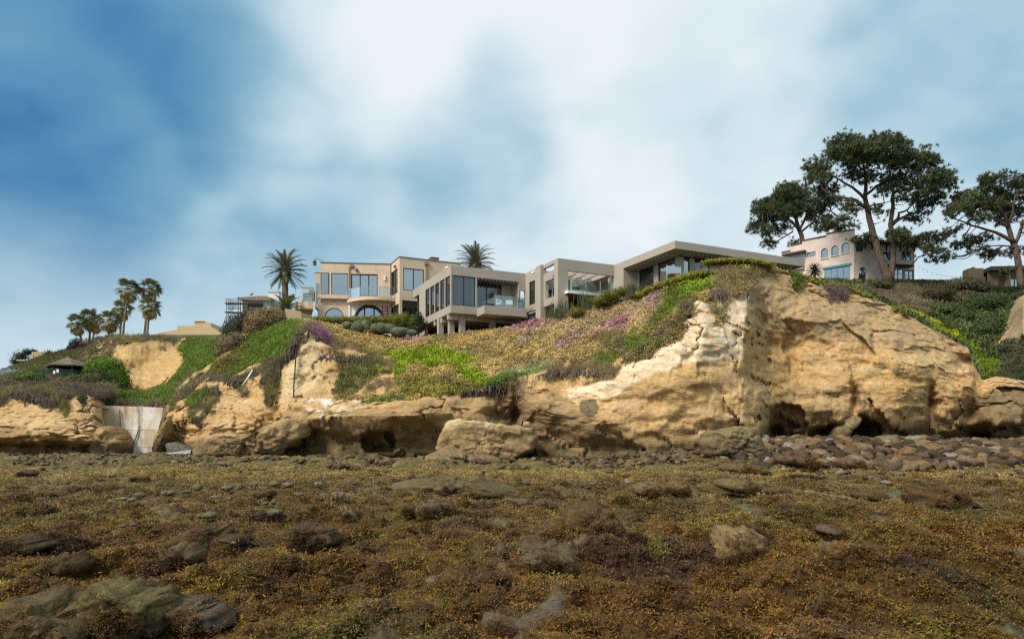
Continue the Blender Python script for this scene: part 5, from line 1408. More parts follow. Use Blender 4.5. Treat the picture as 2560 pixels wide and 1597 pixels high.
# ---- pink house with stepped gable
def pink_house():
    pk = plaster('weathered_pink_stucco', (0.66, 0.525, 0.45), 0.13, streak=0.3)
    wood = flat('dark_eave_timber', (0.055, 0.038, 0.03), 0.85)
    tile = flat('dark_roof_tile', (0.13, 0.075, 0.055), 0.85, var=0.3)
    xc, dc = (2135 - CX) * 95.0 / F, 95.0
    base = (xc, dc, 22.6)
    h = empty('pink_house', base, 'weathered pink stucco house with teal windows and stepped gable behind the tall pine', 'house')
    r = Fr(xc, dc, 11.0, base)                      # sea front, to the right of the corner
    l = Fr(xc, dc, -44.0, base)                     # gable side: negative a runs back to the left
    zb = 22.6
    ZR = lambda px, py: r.on(px, py)[1]; AR = lambda px: r.on(px, 650)[0]
    ZL = lambda px, py: l.on(px, py)[1]; AL = lambda px: l.on(px, 650)[0]
    ztop = ZL(2132, 581)
    # gable wall in stepped bays
    steps = [(1954, 1976, 630), (1976, 2005, 612), (2005, 2065, 597), (2065, 2097, 583), (2097, 2135, 578)]
    arches = []
    for p0, p1, t, b in ((2052, 2070, 621, 645.5), (2078, 2095.5, 614, 638.5), (2104, 2123, 606.5, 632)):
        a0, a1 = AL(p0), AL(p1); zt = ZL((p0 + p1) / 2, t); arches.append((a0, a1, ZL((p0 + p1) / 2, b), zt - (a1 - a0) / 2))
    zmid = min(a[2] for a in arches) - 0.4
    aa0 = AL(2045); ztl = ZL(2030, 603)
    arched_wall(l, h, aa0, -0.004, 0, zmid, ZL(2120, 584), arches, pk, 0.3)
    for a in arches:
        arch_window(l, h, a[0] + 0.02, a[1] - 0.02, 0.12, a[2], a[3], 1, FRAME_T, GLASS_S, 0.10)
        l.put('sill', pk, h, (a[0] - 0.1, a[1] + 0.1, -0.12, 0.05, a[2] - 0.14, a[2] - 0.004))
    sw = (AL(2017), AL(2039), ZL(2028, 642), ZL(2028, 630))
    wall_u(l, h, AL(1954), aa0, 0, zmid, ZL(1962, 632), [sw], pk, 0.3)
    window(l, h, *sw[:2], 0.1, *sw[2:], 1, FRAME_T, GLASS_S)
    bw = (AL(2061), AL(2125), ZL(2093, 701), ZL(2093, 668))
    wall_u(l, h, AL(1954), -0.004, 0, zb - 1.0, zmid, [bw], pk, 0.3)
    window(l, h, *bw[:2], 0.02, *bw[2:], 4, FRAME_T, GLASS_S, 0.14)
    l.put('lintel', FRAME_T, h, (bw[0] - 0.2, bw[1] + 0.2, -0.12, -0.002, bw[3], bw[3] + 0.28))
    zprev = ZL(1962, 632)
    for p0, p1, t in steps:
        a0, a1 = AL(p0), AL(p1); z1 = ZL((p0 + p1) / 2, t)
        z0 = zprev if a1 <= aa0 + 0.01 else ZL(2120, 584)
        if a0 < aa0 < a1:
            l.put('parapet', pk, h, (a0, aa0, 0, 0.3, ZL(1962, 632), z1)); z0 = None
        elif z1 > z0: l.put('parapet', pk, h, (a0, a1, 0, 0.3, z0, z1))
        l.put('coping', tile, h, (a0, a1, -0.12, 0.42, z1, z1 + 0.14))
    # lattice loggia under a small roof
    lt = (AL(1963), AL(2011), ZL(1990, 651), ZL(1990, 637))
    l.put('lattice_panel', FRAME_T, h, (lt[0], lt[1], -0.5, -0.42, lt[2], lt[2] + 0.1), (lt[0], lt[1], -0.5, -0.42, lt[3] - 0.1, lt[3]), *[(lt[0] + i * (lt[1] - lt[0]) / 9, lt[0] + i * (lt[1] - lt[0]) / 9 + 0.08, -0.49, -0.43, lt[2] + 0.1, lt[3] - 0.1) for i in range(10)])
    l.put('porch_roof', tile, h, (lt[0] - 0.2, lt[1] + 0.3, -0.8, -0.002, lt[3] + 0.05, lt[3] + 0.3)); l.put('porch_wall', pk, h, (lt[0], lt[1], -0.4, -0.002, lt[2] - 1.4, lt[2] + 0.05))
    # sea front
    ar = (AR(2147), AR(2167)); zt = ZR(2157, 668); arch = (ar[0], ar[1], zb - 0.4, zt - (ar[1] - ar[0]) / 2)
    zm = ZR(2200, 662)
    a_end = AR(2286)
    lo = [(AR(2232), AR(2259), ZR(2245, 699), ZR(2245, 671)), (AR(2262), AR(2284), ZR(2272, 701), ZR(2272, 676))]
    up = [(AR(2140), AR(2159), ZR(2150, 630), ZR(2150, 607)), (AR(2207), AR(2238), ZR(2222, 651), ZR(2222, 629)), (AR(2254), AR(2277), ZR(2265, 651), ZR(2265, 627))]
    am = AR(2180)
    arched_wall(r, h, 0, am, 0, zb - 1.0, zm, [arch], pk, 0.3)
    arch_window(r, h, arch[0] + 0.02, arch[1] - 0.02, 0.12, arch[2], arch[3], 1, FRAME_T, GLASS_S, 0.1)
    wall_u(r, h, am, a_end, 0, zb - 1.0, zm, lo, pk, 0.3); wall_u(r, h, 0, a_end, 0, zm, ZR(2200, 600), up, pk, 0.3)
    for w in lo + up: window(r, h, *w[:2], 0.05, *w[2:], 2, FRAME_T, GLASS_S, 0.12, trans=1)
    r.put('wall', pk, h, (a_end - 0.3, a_end, 0.3, 7, zb - 1.0, ZR(2200, 603)))
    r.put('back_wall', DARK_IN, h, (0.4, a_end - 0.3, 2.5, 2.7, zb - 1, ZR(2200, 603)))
    # tiled hip roof with brackets
    ze = ZR(2200, 603)
    for i in range(9):
        a = 0.5 + i * (a_end - 0.6) / 8
        r.put('bracket', wood, h, (a, a + 0.14, -1.1, -0.002, ze - 0.55, ze - 0.40), (a, a + 0.14, -0.14, -0.002, ze - 1.2, ze - 0.55))
    mb = MB(); e0 = [r.pt(0.35, -1.3, ze - 0.38), r.pt(a_end + 0.6, -1.3, ze - 0.38), r.pt(a_end + 0.6, 7, ze - 0.38), r.pt(0.35, 7, ze - 0.38)]
    rd = [r.pt(2.2, 2.8, ze + 0.75), r.pt(a_end - 2.2, 2.8, ze + 0.75)]
    mb.add(e0 + rd, [(0, 1, 5, 4), (1, 2, 5), (2, 3, 4, 5), (3, 0, 4), (3, 2, 1, 0)]).build('roof', tile, h)
    r.put('fascia', wood, h, (0.35, a_end + 0.6, -1.36, -1.3, ze - 0.52, ze - 0.34))
    r.put('awning', wood, h, (AR(2216), AR(2272), -0.9, -0.002, ZR(2240, 668), ZR(2240, 664)))
    return h

def side_houses():
    # brown house at the right edge
    br = plaster('olive_brown_stucco', (0.15, 0.115, 0.075), 0.12)
    x0, d0 = (2436 - CX) * 98.0 / F, 98.0
    base = (x0, d0, 22.0)
    h = empty('brown_house', base, 'low olive brown house with square chimney at the right edge', 'house')
    f = Fr(x0, d0, -6, base); A = lambda p: f.on(p, 700)[0]; Z = lambda p, y: f.on(p, y)[1]
    wd = (A(2523), A(2552), Z(2537, 727), Z(2537, 695)); dr = (A(2496), A(2512), 21.0, Z(2503, 690))
    wall_u(f, h, A(2470), A(2640), 0, 21, Z(2540, 676), [wd, dr], br); window(f, h, *wd[:2], 0.1, *wd[2:], 2, gm=GLASS_S, bar=0.12)
    f.put('door', flat('dark_red_door', (0.10, 0.03, 0.025), 0.6), h, (*dr[:2], 0.15, 0.22, *dr[2:]))
    f.put('wall', br, h, (A(2428), A(2470), 0.6, 5, 21, Z(2450, 690))); f.put('chimney', br, h, (A(2429), A(2467), 0.8, 2.4, Z(2450, 690), Z(2450, 667))); f.put('chimney_pot', br, h, (A(2443), A(2450), 1.2, 1.6, Z(2446, 667), Z(2446, 662)))
    f.put('roof', flat('dark_flat_roof', (0.05, 0.042, 0.03), 0.8), h, (A(2470) - 0.1, A(2640), -0.9, 6, Z(2540, 678), Z(2540, 668)))
    f.put('post', br, h, (A(2516), A(2519), -0.7, -0.55, 21, Z(2517, 678)))
    f.put('back_wall', DARK_IN, h, (A(2470), A(2640), 3, 3.2, 21, Z(2540, 678)))
    # mint green house with scaffold
    gr = plaster('pale_mint_boards', (0.43, 0.52, 0.42), 0.06)
    tl = flat('red_clay_tile', (0.27, 0.12, 0.075), 0.85, var=0.3)
    x0, d0 = (606 - CX) * 96.0 / F, 96.0; base = (x0, d0, 18.0)
    h = empty('mint_house', base, 'small pale green house with red tiled roof and scaffold behind the bushes', 'house')
    f = Fr(x0, d0, 4, base); A = lambda p, v=0: f.on(p, 700, v)[0]; Z = lambda p, y, v=0: f.on(p, y, v)[1]
    w = (A(619), A(657), Z(638, 776), Z(638, 755))
    wall_u(f, h, 0, A(676), 0, 18.0, Z(640, 747), [w], gr); window(f, h, *w[:2], 0.06, *w[2:], 3, flat('brown_window_frame', (0.16, 0.09, 0.06)), GLASS_D, 0.12, trans=1)
    f.put('board_joint', gr, h, *[(0.0, w[0] - 0.1, -0.025, -0.002, 18.4 + 0.35 * k, 18.43 + 0.35 * k) for k in range(8)])
    ze = Z(640, 747)
    mb = MB(); e0 = [f.pt(-0.6, -0.7, ze), f.pt(A(676) + 0.4, -0.7, ze), f.pt(A(676) + 0.4, 6, ze), f.pt(-0.6, 6, ze)]; rd = [f.pt(1.6, 2.6, ze + 0.95), f.pt(A(676) - 1.2, 2.6, ze + 0.95)]
    mb.add(e0 + rd, [(0, 1, 5, 4), (1, 2, 5), (2, 3, 4, 5), (3, 0, 4), (3, 2, 1, 0)]).build('roof', tl, h)
    f.put('eave', gr, h, (-0.5, A(676) + 0.3, -0.6, -0.1, ze - 0.22, ze - 0.003))
    f.put('chimney', WHITE, h, (A(671, 1), A(697, 1), 1, 2.2, 19, Z(684, 731, 1))); f.put('chimney_cap', gr, h, (A(670, 1), A(698, 1), 0.9, 2.3, Z(684, 731, 1), Z(684, 727, 1)))
    f.put('room_wall', DARK_IN, h, (0.3, A(676), 1.5, 1.6, 18, ze - 0.1))
    f.put('sloping_roof', tl, h, (A(672, -1), A(712, -1), -1.2, 1, Z(690, 779, -1), Z(690, 771, -1)))
    mb = MB(); sx0, sx1 = -1.75, -0.2
    sc = empty('scaffold', f.pt(-1.0, -0.6, 18.0) + f.b, 'steel pipe scaffold tower beside the mint green house', 'scaffold')
    fb = Fr(x0, d0, 4, f.pt(-1.0, -0.6, 18.0) + f.b)
    sm = flat('dark_scaffold_pipe', (0.10, 0.09, 0.09), 0.6)
    zt = Z(590, 753)
    for a in (sx0, sx0 + 0.55, sx1):
        for v in (-1.1, -0.2): MB().tube([fb.pt(a, v, 17.0), fb.pt(a, v, zt)], 0.045, 6).build('post', sm, sc)
    for z in np.linspace(19.4, zt - 0.1, 4):
        for v in (-1.1, -0.2): MB().tube([fb.pt(sx0 - 0.1, v, z), fb.pt(sx1 + 0.1, v, z)], 0.035, 6).build('ledger', sm, sc)
    MB().tube([fb.pt(sx0, -1.1, 18.2), fb.pt(sx1, -1.1, 20.2)], 0.035, 6).build('brace', sm, sc)
    for z in (18.8, 20.0): fb.put('deck_board', flat('scaffold_plank', (0.16, 0.09, 0.07), 0.8), sc, (sx0 - 0.3, sx1 + (3.2 if z > 19.5 else 0.2), -1.15, -0.15, z, z + 0.07))
    MB().tube([fb.pt(sx0 - 0.2, -1.1, 20.6), fb.pt(sx1 + 3.0, -1.1, 20.5)], 0.03, 6).build('guard_rail', sm, sc)
    # white house with red roofs next to it
    x0, d0 = (752 - CX) * 92.0 / F, 92.0; base = (x0, d0, 18.0)
    h = empty('white_house', base, 'white house with red tiled roof and chimney partly hidden behind the beige house', 'house')
    f = Fr(x0, d0, 14, base)
    f.put('wall', WHITE, h, (-0.5, 1.35, 0, 3, 18.0, Z(765, 742))); f.put('wall', plaster('pale_brick_wall', (0.35, 0.2, 0.15), 0.2), h, (1.0, 1.9, 0.6, 3, Z(765, 742), Z(765, 722)))
    f.put('chimney', WHITE, h, (0.05, 1.5, 0.8, 2.0, Z(765, 742), Z(765, 716))); f.put('chimney_cap', gr, h, (-0.05, 1.6, 0.7, 2.1, Z(765, 716), Z(765, 713)))
    mb = MB(); mb.add([f.pt(-1.6, -0.5, Z(745, 742)), f.pt(3.5, -0.5, Z(745, 722)), f.pt(3.5, 2.5, Z(745, 718)), f.pt(-1.6, 2.5, Z(745, 738)), f.pt(-1.6, -0.5, Z(745, 745)), f.pt(3.5, -0.5, Z(745, 725)), f.pt(3.5, 2.5, Z(745, 721)), f.pt(-1.6, 2.5, Z(745, 741))], [(0, 1, 2, 3), (7, 6, 5, 4), (0, 4, 5, 1), (1, 5, 6, 2), (2, 6, 7, 3), (3, 7, 4, 0)]).build('roof', tl, h)
    window(f, h, -0.2, 1.2, -0.06, 18.6, Z(765, 748), 2, WHITE, GLASS_S, 0.08)
    # retaining wall west of the beige house
    x0, d0 = (712 - CX) * 70.0 / F, 70.0; base = (x0, d0, 12.5); f = Fr(x0, d0, 0, base)
    q = [f.on(712, 771), f.on(752, 778), f.on(756, 800), f.on(716, 800)]
    o = MB().prism([f.pt(a, 0, z) for a, z in reversed(q)], f.v * 0.4).build('garden_wall', plaster('wall_stucco_tan', (0.42, 0.30, 0.19), 0.08))
    o.location = base; tag(o, 'low tan stucco garden wall beside the young palm', 'wall')
    # pale yellow building on the far crest
    x0, d0 = (385 - CX) * 120.0 / F, 120.0; base = (x0, d0, 17.5); f = Fr(x0, d0, 0, base)
    yl = plaster('pale_yellow_stucco', (0.56, 0.42, 0.24), 0.06)
    h = empty('yellow_building', base, 'pale yellow stucco building with stepped parapet on the far crest', 'building')
    ol = [(384, 836), (400, 831), (443, 825), (443, 815), (486, 813.5), (486, 803), (510, 802), (527, 807), (528, 816), (545, 829), (560, 834), (560, 850), (384, 850)]
    MB().prism([f.pt(*(lambda q: (q[0], 0, q[1]))(f.on(px, py))) for px, py in reversed(ol)], f.v * 6).build('wall', yl, h)
    f.put('coping', plaster('pale_coping', (0.62, 0.48, 0.30), 0.05), h, (f.on(486, 803)[0], f.on(510, 803)[0], -0.15, 0.3, f.on(500, 804)[1], f.on(500, 802)[1]))
    f.put('retaining_wall', flat('dark_wall_base', (0.13, 0.10, 0.07), 0.9), h, (f.on(384, 840)[0], f.on(556, 840)[0], -0.5, -0.01, f.on(450, 850)[1], f.on(450, 838)[1]))
    # flat tan building and gate post at the far left
    x0, d0 = (79 - CX) * 84.0 / F, 84.0; base = (x0, d0, 10.5); f = Fr(x0, d0, 8, base)
    h = empty('tan_building', base, 'small flat roofed tan building beside the dark cypress', 'building')
    A = lambda p: f.on(p, 890)[0]; Z = lambda p, y: f.on(p, y)[1]
    f.put('wall', plaster('tan_stucco', (0.50, 0.36, 0.19), 0.08), h, (A(79), A(112), 0, 3, 9.5, Z(90, 879))); f.put('terrace_slab', plaster('pale_slab', (0.42, 0.34, 0.25), 0.08), h, (A(60), A(96), -1.6, -0.01, Z(80, 906), Z(80, 902)))
    f.put('slab_wall', plaster('tan_stucco', (0.5, 0.36, 0.19)), h, (A(68), A(92), -1.3, -0.02, 8.5, Z(80, 906)))
    p = P(164, 900, 80); f = Fr(p.x, p.y, 0, p)
    o = MB().box(-0.15, 0.15, -0.15, 0.15, -0.6, 1.0).box(-0.18, 0.18, -0.18, 0.18, 1.0, 1.08).build('gate_post', plaster('cream_post', (0.55, 0.46, 0.28), 0.06)); o.location = p; tag(o, 'cream stucco gate post above the gazebo roof', 'post')

HM, FM = modern_house()
HB, FB = beige_house()
stepladder(FB)
pink_house()
side_houses()
# ---------------------------------------------------------------- trees and shrubs
def needle_tuft_arrays(rnd, centers, axes, n, length, width):
    """n needles per tuft as thin triangles; returns verts, faces"""
    m = len(centers); k = m * n
    c = np.repeat(centers, n, 0); ax = np.repeat(axes, n, 0)
    d = rnd.normal(size=(k, 3)); d /= np.linalg.norm(d, axis=1)[:, None]
    d = d + ax * 0.55; d /= np.linalg.norm(d, axis=1)[:, None]
    s = np.cross(d, rnd.normal(size=(k, 3))); s /= np.linalg.norm(s, axis=1)[:, None] + 1e-9
    l = length * rnd.uniform(0.65, 1.15, (k, 1)); w = width * rnd.uniform(0.7, 1.2, (k, 1))
    v = np.stack([c + d * l * 0.12 - s * w * 0.5, c + d * l * 0.12 + s * w * 0.5, c + d * l], 1).reshape(-1, 3)
    return v, np.arange(k * 3).reshape(-1, 3)

def leaf_arrays(rnd, centers, normals, size, aspect=2.0):
    k = len(centers)
    t = np.cross(normals, rnd.normal(size=(k, 3))); t /= np.linalg.norm(t, axis=1)[:, None] + 1e-9
    b = np.cross(normals, t); s = size * rnd.uniform(0.6, 1.3, (k, 1))
    v = np.stack([centers - t * s, centers + b * s / aspect, centers + t * s, centers - b * s / aspect], 1).reshape(-1, 3)
    return v, np.arange(k * 4).reshape(-1, 4)

def zc3(x, y):      # pixels of an enlarged detail of the right hand trees -> photograph
    return 1840 + x * 0.29703, 320 + y * 0.29703

def pine(name, D, trunks, limbs, blobs, label, seed, tuft=0.42, dens=1.0, group='pines on the bluff'):
    rnd = np.random.default_rng(seed)
    p0 = P(*zc3(*trunks[0][0][0][:2]), D)
    root = empty(name, p0, label, 'tree', group); root['group'] = group
    bm_ = bark('pine_bark', (0.115, 0.083, 0.066))
    skel = []           # points the twigs may grow from: (pos, radius)
    mb = MB()
    def path(pts, dd):
        out = []
        for i, (x, y, r) in enumerate(pts):
            off = 0 if i == 0 else dd * i / (len(pts) - 1)
            out.append((P(*zc3(x, y), D + off), r))
        # refine with a light wobble
        q = []
        for (a, ra), (b, rb) in zip(out, out[1:]):
            n = max(2, int((b - a).length / 0.7))
            for k in range(n):
                t_ = k / n; w = Vector(rnd.normal(0, 0.05, 3)) * (1 if 0 < k else 0)
                q.append((a.lerp(b, t_) + w, ra * (1 - t_) + rb * t_))
        q.append(out[-1]); return q
    for pts, dd in trunks:
        q = path(pts, dd); skel += q
        MB().tube([a - p0 for a, r in q], [r * 0.66 for a, r in q], 10).build('trunk', bm_, root, True)
    for pts, dd in limbs:
        q = path(pts, dd); skel += q
        MB().tube([a - p0 for a, r in q], [r * 0.75 for a, r in q], 7).build('limb', bm_, root, True)
    cen, axs = [], []
    tw = MB()
    sp = np.array([tuple(a) for a, r in skel])
    for bi, (x, y, rx, ry, den) in enumerate(blobs):
        px, py = zc3(x, y + 12); k = D / F * 0.29703
        depth = max(1.1, (rx + ry) * 0.5 * k)
        c = np.array(P(px, py, D)) + np.array([0, rnd.uniform(-1.0, 1.0) * min(4.0, 1.6 + 0.01 * rx) , 0])
        n = int(den * dens * 54.0 * (rx * k) * (ry * k)) + 14
        # clumps: twig ends in the blob, each with several tufts
        nc = max(4, n // 11)
        e = rnd.normal(size=(nc, 3)); e /= np.linalg.norm(e, axis=1)[:, None]
        rad = 0.92 * rnd.uniform(0.35, 1.0, (nc, 1)) ** 0.6
        e = e * rad
        ends = c + e * np.array([rx * k, depth, ry * k])
        dist = ((sp[:, None, :] - ends[None]) ** 2).sum(-1)
        near = dist.argmin(0)
        for i in range(nc):
            s0 = sp[near[i]]; q = ends[i]; mid = s0 * 0.45 + q * 0.55 + np.array([0, 0, -0.10 * np.linalg.norm(q - s0)]) + rnd.normal(0, 0.12, 3)
            l = np.linalg.norm(q - s0)
            tw.tube([Vector(s0) - p0, Vector(mid) - p0, Vector(q) - p0], [0.03 + 0.012 * l, 0.025 + 0.006 * l, 0.018], 4, False)
            m = max(2, n // nc)
            off = rnd.normal(0, 1, (m, 3)) * np.array([0.42, 0.42, 0.26])
            cc = q + off; cen.append(cc); ax = off * 0.6 + e[i] * 0.5 + np.array([0, 0, 0.45]); axs.append(ax / (np.linalg.norm(ax, axis=1)[:, None] + 1e-6))
    tw.build('branches', bm_, root)['kind'] = 'stuff'
    cen = np.concatenate(cen); axs = np.concatenate(axs)
    v, f = needle_tuft_arrays(rnd, cen, axs, 20, tuft, 0.095)
    o = link(bpy.data.objects.new('crown', np_mesh('crown', v - np.array(p0), f, [leafy('pine_needles', (0.098, 0.112, 0.050), 0.45, 0.15, 0.55)], False)), root)
    o['kind'] = 'stuff'
    return root

pine('pine_tree', 90.0,
     [([(1285, 1300, 0.95), (1255, 1200, 0.78), (1200, 1060, 0.66), (1152, 880, 0.58), (1112, 700, 0.52), (1085, 580, 0.42), (1095, 450, 0.30), (1075, 320, 0.20), (1040, 200, 0.10)], 0.5),
      ([(1300, 1290, 0.62), (1325, 1080, 0.50), (1330, 960, 0.46), (1300, 815, 0.44), (1322, 650, 0.34), (1325, 540, 0.26), (1300, 420, 0.18), (1290, 280, 0.09)], -1.0)],
     [([(1095, 670, 0.34), (1010, 610, 0.28), (940, 595, 0.22), (870, 585, 0.14), (760, 540, 0.08)], -1.5), ([(1085, 600, 0.26), (980, 500, 0.2), (860, 430, 0.14), (720, 350, 0.08)], 1.0),
      ([(1095, 560, 0.26), (1180, 490, 0.2), (1300, 440, 0.14), (1420, 330, 0.07)], 1.5), ([(1095, 440, 0.2), (960, 300, 0.14), (850, 200, 0.07)], -1), ([(1080, 340, 0.16), (1180, 240, 0.1), (1200, 150, 0.05)], -0.5),
      ([(1305, 815, 0.30), (1360, 765, 0.24), (1370, 715, 0.18), (1440, 690, 0.14), (1520, 600, 0.07)], 0.6), ([(1310, 820, 0.30), (1380, 765, 0.24), (1470, 720, 0.18), (1560, 700, 0.12), (1680, 620, 0.06)], -0.8),
      ([(1325, 560, 0.2), (1420, 480, 0.14), (1560, 470, 0.09), (1690, 430, 0.05)], 0.8), ([(1340, 960, 0.16), (1440, 930, 0.12), (1560, 900, 0.08), (1720, 930, 0.05)], -1.2),
      ([(1490, 1140, 0.12), (1530, 1090, 0.11), (1600, 1060, 0.08), (1680, 1080, 0.05)], 0.5), ([(1200, 940, 0.14), (1140, 900, 0.1), (1060, 910, 0.06)], -1), ([(1160, 810, 0.10), (1220, 790, 0.03)], -0.3),
      ([(1120, 660, 0.14), (1200, 640, 0.1), (1300, 620, 0.06)], -1.0)],
     [(1000, 140, 150, 95, 1.3), (850, 190, 150, 100, 1.3), (1130, 150, 130, 95, 1.3), (700, 270, 100, 90, 1.2), (900, 300, 230, 90, 1.2), (1150, 280, 230, 110, 1.2), (1350, 230, 150, 110, 1.2), (1450, 330, 130, 110, 1.1),
      (700, 390, 90, 70, 1.0), (840, 430, 130, 60, 0.8), (1020, 400, 150, 80, 0.7), (1300, 430, 180, 80, 0.9), (1510, 500, 170, 95, 1.1), (1690, 470, 90, 85, 1.2), (1470, 600, 190, 60, 1.0), (1620, 620, 100, 60, 1.0), (1230, 550, 100, 50, 0.7),
      (1180, 690, 110, 40, 0.5), (900, 670, 80, 45, 0.6), (1010, 660, 60, 40, 0.5), (1560, 720, 90, 40, 0.7), (1170, 890, 110, 45, 1.1), (1340, 880, 80, 50, 1.2), (1330, 940, 90, 40, 1.0), (1510, 930, 150, 50, 1.1), (1690, 930, 90, 45, 1.0), (1620, 1040, 110, 50, 0.9), (1660, 1090, 50, 20, 0.7), (1560, 280, 50, 40, 0.9)],
     'tall twin-trunked pine with broad dark crown in front of the pink house', 41, 0.46, 1.25)
pine('pine_tree', 112.0,
     [([(560, 990, 0.62), (550, 900, 0.52), (520, 820, 0.44), (500, 720, 0.34), (470, 600, 0.16)], 0.5)],
     [([(530, 860, 0.3), (460, 780, 0.24), (350, 720, 0.15), (220, 700, 0.07)], -1), ([(530, 870, 0.3), (580, 760, 0.24), (640, 660, 0.16), (700, 580, 0.08)], 0.6), ([(540, 880, 0.26), (640, 800, 0.2), (760, 740, 0.14), (840, 660, 0.06)], -0.6),
      ([(480, 870, 0.16), (400, 920, 0.13), (320, 970, 0.10), (270, 1040, 0.05)], 0.5), ([(510, 780, 0.2), (420, 640, 0.14), (340, 540, 0.07)], 1.2)],
     [(450, 530, 150, 75, 1.3), (320, 600, 130, 80, 1.2), (560, 560, 130, 80, 1.2), (620, 660, 170, 70, 1.0), (400, 700, 200, 80, 1.0), (220, 700, 80, 80, 1.1), (190, 790, 70, 60, 1.0), (230, 880, 70, 50, 0.8), (700, 740, 130, 55, 0.8), (790, 810, 110, 45, 0.9),
      (480, 640, 180, 80, 1.0), (300, 960, 60, 40, 0.7), (420, 800, 120, 50, 0.6), (740, 600, 120, 70, 0.9), (680, 830, 90, 40, 0.7), (860, 840, 60, 30, 0.7), (460, 960, 60, 25, 0.6), (560, 470, 50, 30, 0.9), (940, 840, 40, 20, 0.5), (620, 450, 60, 40, 0.9)],
     'wide spreading pine rising behind the stepped gable of the pink house', 42, 0.55, 1.1)
pine('pine_tree', 86.0,
     [([(2400, 1360, 0.62), (2375, 1130, 0.54), (2345, 990, 0.50), (2290, 830, 0.40), (2240, 700, 0.28), (2200, 560, 0.14)], 0.4)],
     [([(2340, 960, 0.34), (2230, 900, 0.26), (2120, 860, 0.2), (1980, 820, 0.14), (1820, 760, 0.07)], -1), ([(2290, 830, 0.28), (2170, 760, 0.2), (2050, 720, 0.14), (1930, 660, 0.07)], 1), ([(2350, 970, 0.32), (2400, 840, 0.24), (2460, 720, 0.16), (2500, 600, 0.08)], 0.4),
      ([(2290, 820, 0.24), (2330, 700, 0.18), (2350, 560, 0.08)], -1), ([(2240, 720, 0.18), (2130, 620, 0.12), (2060, 540, 0.06)], 0.5), ([(2350, 1010, 0.16), (2250, 990, 0.12), (2100, 1000, 0.06)], -0.6), ([(2380, 1150, 0.1), (2320, 1180, 0.08), (2270, 1200, 0.05)], -0.4)],
     [(2190, 460, 210, 65, 1.3), (2050, 540, 140, 80, 1.3), (2250, 560, 210, 90, 1.2), (2400, 510, 120, 95, 1.2), (2110, 650, 180, 55, 1.0), (1950, 610, 70, 55, 1.1), (1800, 690, 100, 55, 1.1), (1740, 770, 80, 40, 1.0), (1950, 770, 120, 40, 0.8), (2120, 900, 80, 50, 0.9), (1960, 960, 120, 45, 0.8),
      (2200, 1010, 120, 40, 0.9), (2420, 660, 120, 90, 1.1), (2440, 850, 110, 60, 1.0), (2520, 740, 100, 120, 1.1), (2560, 560, 100, 120, 1.2), (1900, 1040, 60, 25, 0.7), (2320, 1200, 60, 30, 0.7), (2420, 1010, 60, 40, 0.8), (1850, 840, 80, 30, 0.6)],
     'dark pine at the right edge with low spreading branches', 43, 0.44, 1.25)

# ---- palms
def feather_frond(name, mat, L=2.6, droop=0.9, seed=0, wid=0.33, rise=0.0):
    """frond along +X: arching rib with leaflet pairs"""
    r = random.Random(seed); mb = MB(); pts = []
    n = 12; ang = rise; p = Vector((0, 0, 0)); pts.append(p.copy())
    for i in range(n):
        p = p + Vector((math.cos(ang), 0, math.sin(ang))) * L / n; ang -= droop / n * (0.5 + i / n); pts.append(p.copy())
    mb.tube(pts, [0.035 * (1 - i / (n + 1)) + 0.006 for i in range(n + 1)], 3, False)
    m = 56
    for k in range(4, m + 1):
        t_ = k / m; i = min(n - 1, int(t_ * n)); q = pts[i].lerp(pts[i + 1], t_ * n - i); d = (pts[i + 1] - pts[i]).normalized()
        l = wid * (math.sin(math.pi * min(1, t_ * 0.85 + 0.12)) ** 0.6) * r.uniform(0.85, 1.1)
        for s in (-1, 1):
            o = (Vector((0, s, 0)) * 0.75 + d * 0.7 + Vector((0, 0, 0.12 - 0.35 * r.random()))).normalized()
            w = d * 0.026
            b = len(mb.v); mb.v += [tuple(q - w), tuple(q + w), tuple(q + o * l)]; mb.f.append((b, b + 1, b + 2))
    return mb.mesh(name, mat)

def fan_frond(name, mat, L=0.9, rad=0.75, droop=0.3, seed=0):
    r = random.Random(seed); mb = MB(); pts = []; p = Vector((0, 0, 0)); ang = 0.0; pts.append(p.copy())
    for i in range(5):
        p = p + Vector((math.cos(ang), 0, math.sin(ang))) * L / 5; ang -= droop / 5; pts.append(p.copy())
    mb.tube(pts, [0.03, 0.026, 0.022, 0.02, 0.018, 0.015], 3, False)
    d = Vector((math.cos(ang), 0, math.sin(ang))); up = Vector((-math.sin(ang), 0, math.cos(ang))); n = 17
    for k in range(n):
        a = (k / (n - 1) - 0.5) * 3.9; o = d * math.cos(a) + Vector((0, math.sin(a), 0)); l = rad * (0.78 + 0.22 * math.cos(a)) * r.uniform(0.9, 1.1)
        s = d * -math.sin(a) + Vector((0, math.cos(a), 0)); w = l * 0.085
        m = p + o * l * 0.6 + up * 0.04; e = p + o * l * 0.95 + Vector((0, 0, -0.28 * l * r.uniform(0.6, 1.3)))
        b = len(mb.v); mb.v += [tuple(p), tuple(m - s * w), tuple(m + s * w), tuple(e)]; mb.f += [(b, b + 1, b + 2), (b + 1, b + 3, b + 2)]
    return mb.mesh(name, mat)

